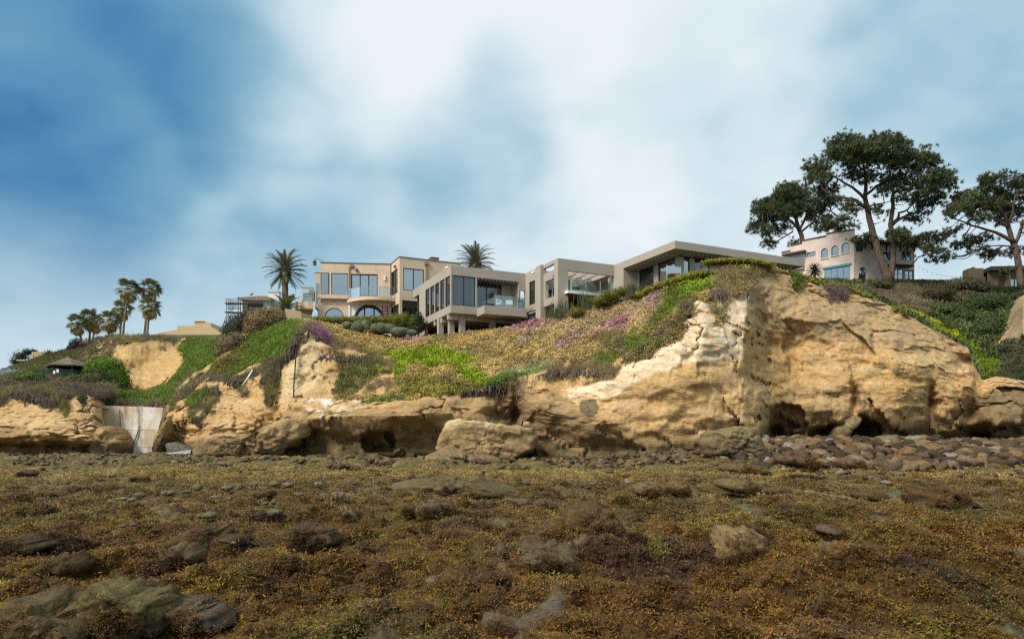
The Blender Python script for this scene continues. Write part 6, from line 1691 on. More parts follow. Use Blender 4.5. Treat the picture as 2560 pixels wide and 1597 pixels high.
M_DATE = leafy('date_palm_leaf', (0.18, 0.18, 0.105), 0.2, 0.1, 0.5)
M_DATE2 = leafy('young_palm_leaf', (0.16, 0.18, 0.055), 0.25, 0.2, 0.5)
M_DRY = leafy('dry_palm_leaf', (0.20, 0.145, 0.075), 0.3, 0.1, 0.8)
M_FAN = leafy('fan_palm_leaf', (0.21, 0.21, 0.11), 0.3, 0.2, 0.5)
M_FAN2 = leafy('fan_palm_old_leaf', (0.32, 0.25, 0.12), 0.3, 0.2, 0.7)
PALMBARK = bark('palm_trunk_bark', (0.20, 0.15, 0.115))

def put_frond(mesh, parent, pos, az, el, roll=0.0, s=1.0):
    o = bpy.data.objects.new('frond', mesh)
    o.location = pos; o.rotation_euler = (Matrix.Rotation(az, 3, 'Z') @ Matrix.Rotation(-el, 3, 'Y') @ Matrix.Rotation(roll, 3, 'X')).to_euler(); o.scale = (s, s, s)
    return link(o, parent)

def date_palm(px, py_c, py_b, D, rad, trunk_r, label, seed, n=74, meshes=None, lo=-46, hi=84):
    r = random.Random(seed); b = P(px, py_b, D); c = P(px, py_c, D); hgt = c.z - b.z
    o = empty('date_palm', b, label, 'palm', 'feather palms by the houses'); L = rad
    prof = [(-1.5, 1.0), (0, 1.0), (hgt * 0.45, 0.9), (hgt * 0.62, 0.88), (hgt * 0.70, 1.25), (hgt * 0.82, 1.55), (hgt * 0.95, 1.35), (hgt * 1.02, 0.5)]
    MB().tube([(0, 0, z) for z, q in prof], [trunk_r * q for z, q in prof], 14).build('trunk', PALMBARK, o, True)
    mb = MB()          # stubs of old fronds under the crown
    for k in range(60):
        a = k * 2.399; z = hgt * (0.66 + 0.3 * (k / 60)); p = Vector((math.cos(a), math.sin(a), 0)) * trunk_r * 1.3
        mb.tube([p + Vector((0, 0, z)), p * 1.35 + Vector((0, 0, z + 0.22))], [0.07, 0.04], 4)
    mb.build('frond_stubs', M_DRY, o)['kind'] = 'stuff'
    for k in range(n):
        t_ = (k + 0.5) / n; el = R(lo + (hi - lo) * (1 - t_) ** 0.9); az = k * 2.39996 + r.uniform(-0.15, 0.15)
        me = meshes[min(len(meshes) - 1, int((1 - t_) * len(meshes)))]
        put_frond(me, o, (0.2 * math.cos(az) * trunk_r, 0.2 * math.sin(az) * trunk_r, hgt * (0.98 - 0.12 * t_)), az, el, r.uniform(-0.3, 0.3), L / 2.6 * r.uniform(0.9, 1.06))
    return o

FRD = [feather_frond('frond', M_DATE, droop=0.45 + 0.30 * k, seed=k, wid=0.46) for k in range(4)]
FRY = [feather_frond('frond', M_DATE2, droop=0.5 + 0.3 * k, seed=10 + k, wid=0.5) for k in range(3)]
date_palm(713, 668, 760, 84.0, 2.75, 0.40, 'tall date palm with bare trunk left of the beige house', 1, 74, FRD)
date_palm(1188, 652, 720, 84.0, 2.75, 0.42, 'date palm crown showing above the concrete house roof', 2, 74, FRD)
date_palm(714, 772, 780, 72.5, 1.9, 0.25, 'low young palm with yellowish fronds beside the tan garden wall', 3, 40, FRY, 0, 80)

FAN = [fan_frond('frond', M_FAN, droop=0.3 + 0.2 * k, seed=20 + k) for k in range(3)]
FAN2 = [fan_frond('frond', M_FAN2, droop=0.9 + 0.25 * k, seed=30 + k) for k in range(2)]
def fan_palm(px, py, bx, by, D, rad, label, seed, n=46):
    r = random.Random(seed); b = P(bx, by, D); c = P(px, py, D)
    o = empty('fan_palm', b, label, 'palm', 'fan palms on the western crest')
    h = c - b; pts = [Vector((0, 0, -1.5)), Vector((0, 0, 0)), h * 0.35 + Vector((h.x * -0.08, 0, 0)), h * 0.7, h]
    MB().tube(pts, [0.2, 0.18, 0.15, 0.135, 0.13], 9).build('trunk', PALMBARK, o, True)
    mb = MB(); mb.tube([h * 0.90 + Vector((0, 0, -0.4)), h + Vector((0, 0, -0.25)), h + Vector((0, 0, 0.15))], [0.2, 0.42, 0.25], 9); mb.build('leaf_bases', M_DRY, o)
    for k in range(n):
        t_ = (k + 0.5) / n; el = R(-78 + 160 * (1 - t_) ** 0.85); az = k * 2.39996 + r.uniform(-0.2, 0.2)
        old = t_ > 0.66
        put_frond((FAN2 if old else FAN)[k % 2 if old else k % 3], o, h + Vector((0, 0, -0.35 * t_)), az, el, r.uniform(-0.4, 0.4), rad / 1.38 * r.uniform(0.85, 1.1))
for a in [(194, 808, 203, 850, 108, 1.55, 'leftmost short fan palm of the group on the western crest', 51), (226, 797, 224, 852, 110, 1.6, 'second fan palm from the left on the western crest', 52), (240, 806, 232, 850, 116, 1.45, 'small fan palm half hidden behind the second one', 53),
          (275, 800, 273, 842, 108, 1.7, 'stout fan palm in the middle of the western group', 54), (321, 723, 307, 845, 106, 1.75, 'tallest fan palm with slightly leaning trunk', 55), (306, 772, 300, 845, 112, 1.6, 'fan palm standing just behind the tallest one', 56),
          (376, 722, 361, 838, 108, 1.65, 'upper palm of the slender pair at the right of the group', 57), (375, 766, 368, 838, 103, 1.6, 'lower palm of the slender pair at the right of the group', 58)]:
    fan_palm(*a)

# ---- shrubs made of leaves over a twiggy core
def shrub(name, blobs, D, col, label, cat='shrub', leaf=0.09, dens=240, seed=0, group=None, depth=None, aspect=2.0, shell=0.55, lump=0.18, trunk=None, base=None):
    """blobs: (px, py, rx, ry[, dD]) lobes of the crown in the photograph, all real size at distance D"""
    rnd = np.random.default_rng(seed + 100); k = D / F
    c0 = P(blobs[0][0], blobs[0][1] + blobs[0][3], D) if base is None else base
    o = empty(name, c0, label, cat, group); cs, ns, core = [], [], []
    for i, bl in enumerate(blobs):
        px, py, rx, ry = bl[:4]; dd = bl[4] if len(bl) > 4 else 0.0
        c = np.array(P(px, py, D + dd)); ax, az = rx * k, ry * k; ay = (ax + az) * 0.5 if depth is None else depth
        num = int(dens * (ax * ay + ax * az + ay * az) * 1.4) + 40
        d = rnd.normal(size=(num, 3)); d /= np.linalg.norm(d, axis=1)[:, None]
        rr = shell + (1 - shell) * rnd.uniform(0, 1, (num, 1)) ** 0.5
        wob = 1 + lump * fbm(d[:, 0] * 2.2 + i * 7 + seed, d[:, 1] * 2.2, d[:, 2] * 2.2, 3)[:, None] * 2.2
        cs.append(c + d * rr * wob * np.array([ax, ay, az])); nn = d + rnd.normal(0, 0.6, (num, 3)) + [0, 0, 0.25]; ns.append(nn / np.linalg.norm(nn, axis=1)[:, None])
        # inner mass of twigs
        th = np.linspace(0, math.pi, 9); ph = np.linspace(0, 2 * math.pi, 13)[:-1]
        T_, Ph = np.meshgrid(th, ph, indexing='ij'); s_ = np.stack([np.sin(T_) * np.cos(Ph), np.sin(T_) * np.sin(Ph), np.cos(T_)], -1)
        w2 = (shell + 0.12) * (1 + lump * 2.2 * fbm(s_[..., 0] * 2.2 + i * 7 + seed, s_[..., 1] * 2.2, s_[..., 2] * 2.2, 3))[..., None]
        core.append((c + s_ * w2 * np.array([ax, ay, az])).reshape(-1, 3))
    cs = np.concatenate(cs); ns = np.concatenate(ns); v, f = leaf_arrays(rnd, cs, ns, leaf, aspect)
    mname = 'leaf_%d_%d_%d' % tuple(int(x * 1000) for x in col)
    m = leafy(mname, col, 0.38, 0.22, 0.6)
    fo = link(bpy.data.objects.new('foliage', np_mesh('foliage', v - np.array(c0), f, [m], False)), o); fo['kind'] = 'stuff'
    cf = grid_faces(9, 12, True); cv = np.concatenate(core); cfs = np.concatenate([cf + 108 * i for i in range(len(core))])
    co = link(bpy.data.objects.new('branch_mass', np_mesh('branch_mass', cv - np.array(c0), cfs, [leafy(mname + '_twigs', tuple(x * 0.8 for x in col), 0.2, 0.0, 0.9)], True)), o); co['kind'] = 'stuff'
    if trunk:
        pts, rad = trunk; MB().tube([P(x, y, D) - c0 for x, y in pts], rad, 7).build('trunk', bark('shrub_bark', (0.10, 0.075, 0.055)), o, True)
    return o

G1 = 'bushes around the gazebo'
shrub('bush', [(262, 918, 46, 34), (290, 938, 32, 34), (238, 925, 28, 26), (300, 955, 26, 20)], 66, (0.125, 0.200, 0.022), 'bright green round bush right of the gazebo', 'bush', 0.10, 260, 1, G1)
shrub('bush', [(245, 948, 44, 26), (215, 955, 34, 20), (270, 962, 40, 18)], 64, (0.085, 0.095, 0.036), 'dark olive bush in front of the bright green round bush', 'bush', 0.10, 260, 2, G1)
shrub('bush', [(195, 947, 22, 12), (180, 955, 18, 10)], 64.5, (0.13, 0.15, 0.03), 'small yellow green bush below the gazebo notices', 'bush', 0.09, 300, 3, G1)
shrub('bush', [(150, 958, 22, 10), (170, 962, 24, 9)], 63.5, (0.22, 0.12, 0.03), 'rust orange bush in front of the green mesh screen', 'bush', 0.08, 300, 4, G1)
shrub('bush', [(75, 945, 40, 18), (45, 955, 30, 14), (105, 955, 24, 14)], 65, (0.105, 0.135, 0.035), 'green bush left of the mesh screen', 'bush', 0.10, 260, 5, G1)
shrub('bush', [(80, 968, 28, 14), (120, 972, 40, 14), (30, 962, 26, 10), (200, 975, 60, 12), (255, 980, 40, 12)], 61.5, (0.070, 0.052, 0.052), 'low purple brown brush along the western cliff brow', 'bush', 0.09, 220, 6, G1)
shrub('cypress_tree', [(52, 893, 22, 18), (70, 880, 16, 10), (40, 905, 14, 12), (85, 879, 10, 7), (60, 912, 20, 10)], 92, (0.035, 0.060, 0.030), 'dark windswept cypress beside the tan building', 'tree', 0.13, 160, 7, None, None, 3.0, 0.4, 0.35, ([(58, 925), (57, 905)], 0.2))
shrub('tree', [(18, 928, 14, 8), (40, 926, 12, 7), (4, 935, 10, 8)], 120, (0.07, 0.11, 0.05), 'pale green far tree behind the glass railed deck', 'tree', 0.14, 90, 8, None, None, 2.0, 0.4, 0.35, ([(18, 945), (18, 932)], 0.2))
shrub('bush', [(190, 862, 18, 18), (178, 872, 12, 12)], 80, (0.065, 0.055, 0.05), 'dark brown bush on the crest below the leftmost palm', 'bush', 0.11, 200, 9, 'bushes on the western crest')
shrub('bush', [(225, 862, 26, 16), (250, 852, 26, 12), (210, 875, 20, 12)], 80, (0.13, 0.115, 0.07), 'grey brown brush below the fan palms', 'bush', 0.11, 180, 10, 'bushes on the western crest')
shrub('bush', [(238, 880, 16, 12), (222, 888, 14, 9)], 77, (0.10, 0.14, 0.03), 'small green bush above the pink rubble', 'bush', 0.09, 220, 11, 'bushes on the western crest')
shrub('bush', [(285, 843, 26, 9), (310, 845, 20, 8)], 80, (0.13, 0.14, 0.05), 'olive bush at the foot of the tallest palm', 'bush', 0.10, 200, 12, 'bushes on the western crest')
shrub('bush', [(355, 850, 36, 14), (385, 848, 26, 12), (330, 852, 20, 9)], 78, (0.145, 0.115, 0.095), 'dry grey mauve brush on top of the bare scarp', 'bush', 0.10, 220, 13, 'bushes on the western crest')
shrub('bush', [(412, 860, 14, 12)], 78, (0.09, 0.12, 0.03), 'small green bush at the right end of the bare scarp', 'bush', 0.09, 240, 14, 'bushes on the western crest')
shrub('bush', [(597, 812, 34, 30), (618, 795, 26, 20), (575, 828, 26, 22)], 70.5, (0.085, 0.088, 0.055), 'grey green bush below the scaffold', 'bush', 0.10, 260, 15, 'bushes west of the beige house')
shrub('bush', [(655, 800, 44, 28), (690, 795, 26, 18), (640, 822, 34, 20), (672, 782, 28, 14)], 67.5, (0.26, 0.185, 0.09), 'large tan flowering bush below the young palm', 'bush', 0.09, 300, 16, 'bushes west of the beige house')
shrub('bush', [(575, 862, 34, 32), (558, 880, 22, 22), (598, 848, 24, 20)], 66, (0.22, 0.165, 0.085), 'tan brown bush lowest on the western slope', 'bush', 0.09, 300, 17, 'bushes west of the beige house')
shrub('bush', [(708, 832, 28, 14), (690, 840, 20, 10)], 61.5, (0.16, 0.23, 0.03), 'fresh green bush on the slope edge left of the cliff corner', 'bush', 0.08, 300, 18, 'bushes west of the beige house')
# hedges and domes in front of the beige house
HG = 'garden shrubs below the beige house'
shrub('hedge', [(790 + 24 * i, 801 - 0.3 * i, 20, 11) for i in range(9)], 68.5, (0.175, 0.175, 0.022), 'long low yellow green hedge in front of the beige house', 'hedge', 0.07, 380, 19, HG, 0.7)
shrub('hedge', [(990, 800, 18, 18), (1012, 798, 20, 18), (1032, 804, 18, 17)], 68, (0.150, 0.160, 0.024), 'tall clipped yellow green hedge below the wing windows', 'hedge', 0.07, 380, 20, HG, 0.9)
shrub('bush', [(1046, 800, 14, 22), (1052, 815, 16, 16), (1040, 822, 22, 12)], 65.5, (0.050, 0.060, 0.024), 'dark bush at the corner of the concrete house', 'bush', 0.09, 300, 21, HG)
for i, (b, lab) in enumerate([([(868, 812, 12, 9)], 'smallest and leftmost grey green dome shrub'), ([(897, 816, 17, 16), (915, 812, 14, 13)], 'tall double dome of grey green shrub'), ([(950, 820, 26, 14), (972, 822, 22, 12)], 'wide grey green dome shrub right of the double dome'), ([(1000, 829, 28, 12), (1025, 832, 20, 9)], 'lowest and rightmost grey green mound shrub')]):
    shrub('dome_shrub', b, 63.5 - 0.4 * i, (0.165, 0.185, 0.105), lab, 'shrub', 0.035, 1500, 22 + i, HG, None, 1.6, 0.86, 0.05)
shrub('hedge', [(1528, 740, 34, 15), (1560, 728, 30, 13), (1500, 752, 26, 14)], 54.6, (0.155, 0.145, 0.026), 'rounded olive hedge below the white balcony', 'hedge', 0.06, 420, 30, 'shrubs below the concrete house', 1.0)
shrub('bush', [(1442, 780, 22, 16)], 55.0, (0.15, 0.125, 0.03), 'round clipped bush below the concrete pillars', 'bush', 0.06, 420, 31, 'shrubs below the concrete house')
shrub('hedge', [(1600 + 26 * i, 738 - 13 * i + 0.7 * i * i, 24, 11, -0.5 * i) for i in range(7)], 53.6, (0.24, 0.22, 0.034), 'olive green hedge climbing the slope to the crest', 'hedge', 0.06, 420, 32, 'shrubs below the concrete house', 0.9)
shrub('hedge', [(1775 + 28 * i, 653 + (i - 2) ** 2 * 1.0, 26, 7, 0.1 * i) for i in range(6)], 51.2, (0.27, 0.235, 0.036), 'hedge on the rounded crest in front of the concrete roof', 'hedge', 0.06, 420, 33, 'shrubs below the concrete house', 0.9)
# shrubs around the pink house and in the ravine
RG = 'ravine bushes below the pink house'
for i, (b, D, col, lab) in enumerate([
    ([(2205, 712, 32, 13), (2180, 716, 18, 9)], 84, (0.085, 0.085, 0.035), 'grey green bush at the foot of the tall pine'),
    ([(2345, 735, 44, 22), (2315, 745, 26, 16)], 80, (0.080, 0.068, 0.032), 'dark brown green bush in the ravine below the pink house'),
    ([(2405, 712, 50, 18), (2440, 718, 40, 16)], 88, (0.105, 0.10, 0.05), 'grey olive brush on the skyline left of the brown house'),
    ([(2450, 760, 44, 26), (2490, 752, 30, 20)], 78, (0.058, 0.085, 0.028), 'dense green bush below the brown house'),
    ([(2400, 790, 34, 22), (2370, 775, 26, 14)], 72, (0.070, 0.105, 0.030), 'mid green bush in the middle of the ravine'),
    ([(2470, 820, 40, 34), (2440, 845, 26, 22)], 66, (0.065, 0.095, 0.032), 'rounded leafy bush low in the ravine'),
    ([(2528, 870, 30, 26), (2545, 905, 26, 22)], 60, (0.060, 0.075, 0.035), 'dark bush under the bare rock at the right edge'),
    ([(2270, 745, 34, 12), (2235, 738, 22, 9)], 82, (0.16, 0.105, 0.085), 'dull mauve brush under the pink house')]):
    shrub('bush', b, D, col, lab, 'bush', 0.12, 190, 40 + i, RG)

# ---- agaves, rushes, aloe
def agave(px, py, D, rad, n, col, label, seed, group='agaves'):
    r = random.Random(seed); b = P(px, py, D); o = empty('agave', b, label, 'agave', group); mb = MB(); m = flat('agave_%d' % seed, col, 0.6, var=0.15)
    ms = []
    for q in range(2):
        mb = MB(); w = 0.07 * rad; l = rad
        pr = [(0, 0.8, 0), (0.35, 1.2, 0.03 * l), (0.7, 0.8, 0.02 * l), (1.0, 0.02, (-0.06 if q else 0.0) * l)]
        for t_, ww, dz in pr:
            mb.v += [(t_ * l, -w * ww, dz + 0.03 * ww * l), (t_ * l, 0, dz - 0.02 * ww * l), (t_ * l, w * ww, dz + 0.03 * ww * l)]
        for i in range(3): mb.f += [(3 * i, 3 * i + 3, 3 * i + 4, 3 * i + 1), (3 * i + 1, 3 * i + 4, 3 * i + 5, 3 * i + 2)]
        ms.append(mb.mesh('leaf', m))
    for k in range(n):
        el = R(8 + 75 * (k / n)); az = k * 2.4
        lf = bpy.data.objects.new('leaf', ms[k % 2]); lf.rotation_euler = (Matrix.Rotation(az, 3, 'Z') @ Matrix.Rotation(-el, 3, 'Y')).to_euler(); s = r.uniform(0.85, 1.1); lf.scale = (s, s, s); link(lf, o)
agave(918, 824, 61.5, 0.55, 26, (0.16, 0.20, 0.14), 'pale agave in front of the tall double dome', 1)
agave(948, 828, 61.2, 0.50, 26, (0.16, 0.20, 0.14), 'pale agave in front of the wide dome shrub', 2)
agave(992, 836, 60.6, 0.40, 24, (0.15, 0.19, 0.13), 'small pale agave beside the lowest mound', 3)
agave(122, 892, 80, 0.95, 30, (0.07, 0.12, 0.12), 'blue grey agave above the gazebo roof', 4)
agave(153, 889, 80, 0.85, 30, (0.26, 0.25, 0.05), 'yellow striped agave beside the cream gate post', 5)
def rushes(px, py, D, h, w, label, seed, col=(0.085, 0.10, 0.045)):
    r = random.Random(seed); b = P(px, py, D); mb = MB()
    for k in range(90):
        x, y = r.gauss(0, w * 0.35), r.gauss(0, w * 0.35); l = h * r.uniform(0.5, 1.1); lx, ly = r.gauss(0, 0.25) * l, r.gauss(0, 0.25) * l
        n = len(mb.v); mb.v += [(x - 0.02, y, -0.3), (x + 0.02, y, -0.3), (x + lx * 0.4 + 0.014, y + ly * 0.4, l * 0.6), (x + lx * 0.4 - 0.014, y + ly * 0.4, l * 0.6), (x + lx, y + ly, l)]; mb.f += [(n, n + 1, n + 2, n + 3), (n + 3, n + 2, n + 4)]
    o = mb.build('rush_clump', leafy('rush_blades', col, 0.35, 0.2, 0.6)); o.location = b; o['kind'] = 'thing'
    tag(o, label, 'plant', 'rushes below the concrete house')
rushes(1402, 786, 56.0, 1.3, 1.4, 'leftmost clump of tall thin rushes below the concrete pillars', 1)
rushes(1470, 764, 55.6, 1.4, 1.5, 'clump of rushes between the round bush and the olive hedge', 2)
rushes(1582, 732, 53.6, 0.9, 0.8, 'small clump of rushes at the foot of the climbing hedge', 3)
rushes(1385, 792, 56.2, 0.8, 1.0, 'low sparse rushes in front of the concrete pillar', 4)
p = P(2034, 704, 84)
al = empty('tree_aloe', p, 'small tree aloe with spiky head in front of the pink gable', 'plant')
MB().tube([(0, 0, -0.8), (0.05, 0, 0.5), (0.1, 0, 1.1)], [0.16, 0.13, 0.12], 7).build('trunk', PALMBARK, al, True)
M_AL = flat('aloe_leaf', (0.075, 0.075, 0.04), 0.6, var=0.2)
mb = MB()
for t_, ww in ((0, 0.07), (0.5, 0.07), (1.0, 0.005)): mb.v += [(t_ * 0.85, -ww, 0.02 - 0.15 * t_ * t_), (t_ * 0.85, 0, -0.02 - 0.15 * t_ * t_), (t_ * 0.85, ww, 0.02 - 0.15 * t_ * t_)]
for i in range(2): mb.f += [(3 * i, 3 * i + 3, 3 * i + 4, 3 * i + 1), (3 * i + 1, 3 * i + 4, 3 * i + 5, 3 * i + 2)]
lm = mb.mesh('leaf', M_AL)
for k in range(64):
    lf = bpy.data.objects.new('leaf', lm); lf.location = (0.1, 0, 1.1 + 0.25 * (k / 64)); lf.rotation_euler = (Matrix.Rotation(k * 2.4, 3, 'Z') @ Matrix.Rotation(-R(-35 + 115 * k / 64), 3, 'Y')).to_euler(); lf.scale = (1.2, 1.2, 1.2); link(lf, al)
# feather-leaved plant in the ravine
put = empty('palm_shrub', P(2368, 830, 66), 'low palm-like plant with long fronds in the ravine', 'plant')
for k in range(16): put_frond(FRY[k % 3], put, (0, 0, 0), k * 2.4, R(15 + 60 * (k / 16)), 0, 0.75)
# ---------------------------------------------------------------- rocks
def zA(x, y): return x * 0.35479, 1130 + y * 0.35479
def zB(x, y): return 850 + x * 0.35479, 1130 + y * 0.35479
def zC(x, y): return 1700 + x * 0.35479, 1100 + y * 0.35479

t = NT('shore_rock'); p_ = t.pos(); a_ = t.attr('col')
f1 = t.noise(p_, 5.0, 6, 0.65); f2 = t.noise(p_, 22, 4, 0.65)
h_ = t.n('ShaderNodeHueSaturation'); t.l(a_, h_.inputs['Color']); t.l(t.math('ADD', t.mr(f1, 0.3, 0.7, 0.66, 1.26), t.mr(f2, 0.3, 0.7, -0.24, 0.24)), h_.inputs['Value'])
t.pbsdf(h_.outputs[0], 0.88, 0.2, normal=t.bump(t.math('ADD', f1, t.math('MULTIPLY', f2, 0.5)), 0.8, 0.07))
M_ROCK = t.m

def rock(name, outline, D, thick, top, side, label, cat='rock', group=None, rough=0.14, strata=0.0, seed=0, square=0.75, nt=56, nf=26, line=0.45, dexp=0.8):
    """boulder with the given outline (photograph pixels) at distance D, thick metres deep; top and side: colours above and below a ragged height line"""
    r = np.random.default_rng(seed + 500)
    ol = np.array(outline, float); c = ol.mean(0)
    th = np.linspace(0, 2 * math.pi, nt, endpoint=False); rad = np.zeros(nt)
    for i, a in enumerate(th):
        d = np.array([math.cos(a), math.sin(a)]); best = 0
        for q, w in zip(ol, np.roll(ol, -1, 0)):
            e = w - q; den = d[0] * e[1] - d[1] * e[0]
            if abs(den) < 1e-9: continue
            m = q - c; s = (m[0] * e[1] - m[1] * e[0]) / den; u = (m[0] * d[1] - m[1] * d[0]) / den
            if s > 0 and -1e-6 <= u <= 1 + 1e-6: best = max(best, s)
        rad[i] = best
    rad = (np.roll(rad, 1) + 2 * rad + np.roll(rad, -1)) / 4
    hf = np.arcsin(np.clip(np.linspace(0, 1, nf // 2 + 1) ** (1 / square), 0, 1)); ph = np.concatenate([hf, math.pi - hf[-2::-1]]); nf = len(ph)
    A, Ph = np.meshgrid(th, ph); Rr = np.broadcast_to(rad, A.shape)
    s = np.clip(np.sin(Ph), 0, 1) ** square; dep = -np.sign(np.cos(Ph)) * np.abs(np.cos(Ph)) ** dexp * thick
    px = c[0] + Rr * s * np.cos(A); py = c[1] + Rr * s * np.sin(A)
    Dd = D + thick * 0.55 + dep
    W = np.stack([(px - CX) * D / F, Dd, EYE + (HY - py) * D / F], -1)
    size = float(np.mean(rad)) * D / F
    x, y, z = W[..., 0] / size, W[..., 1] / size, W[..., 2] / size
    o3 = r.uniform(-50, 50, 3)
    dn = fbm(x * 1.3 + o3[0], y * 1.3 + o3[1], z * 1.3 + o3[2], 5, 0.55)
    dir_ = W - W.mean((0, 1)); dir_ /= np.linalg.norm(dir_, axis=-1, keepdims=True) + 1e-9
    rdg = np.abs(fbm(x * 1.9 + o3[1], y * 1.9 + o3[2], z * 1.9, 4, 0.6))
    amt = rough * size * (dn * 2.2 - 2.4 * rdg + 0.5 + 0.7 * fbm(x * 7, y * 7, z * 7, 3, 0.6))
    fv, ft, fe = voro(x * 1.5 + o3[0] + 0.2 * dn, y * 1.5, z * 1.9 + o3[2], seed % 97)
    amt = amt + rough * size * (0.9 * fv + 1.2 * ft - 0.7 * sstep(0.06, 0.0, fe))
    if strata:
        sz = z + 0.25 * x + 0.1 * dn
        amt = amt + strata * size * (noise3(sz * 7, x * 0.5, y * 0.5) + 0.5 * noise3(sz * 15, x, y))
    W = W + dir_ * amt[..., None]
    zz = (W[..., 2] - W[..., 2].min()) / (np.ptp(W[..., 2]) + 1e-6)
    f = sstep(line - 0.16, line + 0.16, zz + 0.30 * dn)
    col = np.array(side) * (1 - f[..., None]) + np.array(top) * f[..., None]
    col = np.clip(col * (0.85 + 0.5 * fbm(x * 4, y * 4, z * 4, 3))[..., None], 0.008, 0.9)
    ROCK_W.append((W, f, np.array(side)))
    base = np.array([W[..., 0].mean(), W[..., 1].mean(), W[..., 2].min()])
    o = link(bpy.data.objects.new(name, np_mesh(name, (W - base).reshape(-1, 3), grid_faces(nf, nt, True)[:, ::-1], [M_ROCK], True, col.reshape(-1, 3))))
    o.location = base
    return tag(o, label, cat, group)

ROCK_W = []
def reef_D(py): return EYE * F / (py - HY)
TAN, PALE, WEED, BROWN, GREY, GREENISH, DARK, PURP = (0.34, 0.26, 0.16), (0.44, 0.38, 0.27), (0.105, 0.062, 0.022), (0.16, 0.105, 0.05), (0.20, 0.19, 0.165), (0.20, 0.23, 0.10), (0.050, 0.038, 0.026), (0.11, 0.075, 0.06)

# fallen blocks at the foot of the bluff
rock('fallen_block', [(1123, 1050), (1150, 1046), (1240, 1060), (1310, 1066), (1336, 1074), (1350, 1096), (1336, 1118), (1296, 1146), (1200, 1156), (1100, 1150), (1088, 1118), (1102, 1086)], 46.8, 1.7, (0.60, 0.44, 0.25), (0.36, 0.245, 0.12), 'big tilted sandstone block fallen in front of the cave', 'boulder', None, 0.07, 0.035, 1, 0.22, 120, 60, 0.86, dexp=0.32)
rock('rock_shelf', [(1040, 1166), (1060, 1142), (1100, 1122), (1180, 1132), (1260, 1146), (1290, 1160), (1220, 1172), (1120, 1176)], 44.6, 1.4, (0.24, 0.165, 0.085), (0.13, 0.095, 0.05), 'low crumbly rock shelf below the tilted block', 'rock', None, 0.12, 0.03, 2)
rock('stone', [(1308, 1054), (1325, 1053), (1326, 1066), (1308, 1067)], 46.6, 0.22, (0.50, 0.37, 0.22), (0.45, 0.33, 0.2), 'small square stone resting on the tilted block', 'stone', None, 0.05, 0, 3, 0.4, 24, 12)
rock('striped_boulder', [(1768, 1074), (1800, 1078), (1850, 1066), (1880, 1070), (1904, 1092), (1918, 1126), (1900, 1146), (1830, 1150), (1768, 1142), (1756, 1110)], 42.6, 1.4, (0.25, 0.19, 0.085), (0.17, 0.125, 0.07), 'rounded boulder with fine slanting layers at the foot of the nose', 'boulder', None, 0.07, 0.05, 4, 0.5, 110, 54, 0.6, dexp=0.6)
rock('ledge_rock', [(472, 1120), (496, 1092), (520, 1086), (600, 1090), (650, 1082), (690, 1050), (730, 1046), (770, 1064), (740, 1100), (700, 1130), (650, 1150), (560, 1152), (490, 1146)], 50.8, 1.7, (0.48, 0.32, 0.155), (0.26, 0.18, 0.09), 'long layered rock ledge reaching left from the overhang', 'rock', None, 0.16, 0.06, 5, 0.6, 120, 60, 0.5, dexp=0.6)
rock('rock_arch', [(2086, 1106), (2090, 1080), (2110, 1050), (2136, 1034), (2160, 1044), (2150, 1060), (2130, 1078), (2118, 1106)], 49.4, 1.0, (0.26, 0.19, 0.10), (0.15, 0.115, 0.06), 'leaning slab beside the dark cave mouth', 'rock', None, 0.06, 0.02, 6)
rock('rock_stub', [(2196, 1108), (2204, 1090), (2240, 1086), (2280, 1096), (2290, 1112), (2240, 1120)], 48.4, 0.9, (0.22, 0.18, 0.09), (0.13, 0.11, 0.055), 'squat greenish rock right of the cave mouth', 'rock', None, 0.08, 0.02, 7)
rock('boulder', [(2458, 1112), (2470, 1102), (2500, 1106), (2530, 1124), (2500, 1128), (2466, 1124)], 46.0, 0.7, (0.22, 0.16, 0.105), (0.17, 0.12, 0.08), 'smooth brown boulder on the cobbles at the far right', 'boulder', None, 0.05, 0, 8)
rock('boulder', [(2066, 1112), (2080, 1106), (2110, 1106), (2130, 1114), (2120, 1126), (2080, 1126)], 46.6, 0.6, (0.30, 0.20, 0.12), (0.2, 0.14, 0.08), 'smooth orange brown boulder in front of the cave', 'boulder', None, 0.05, 0, 9)

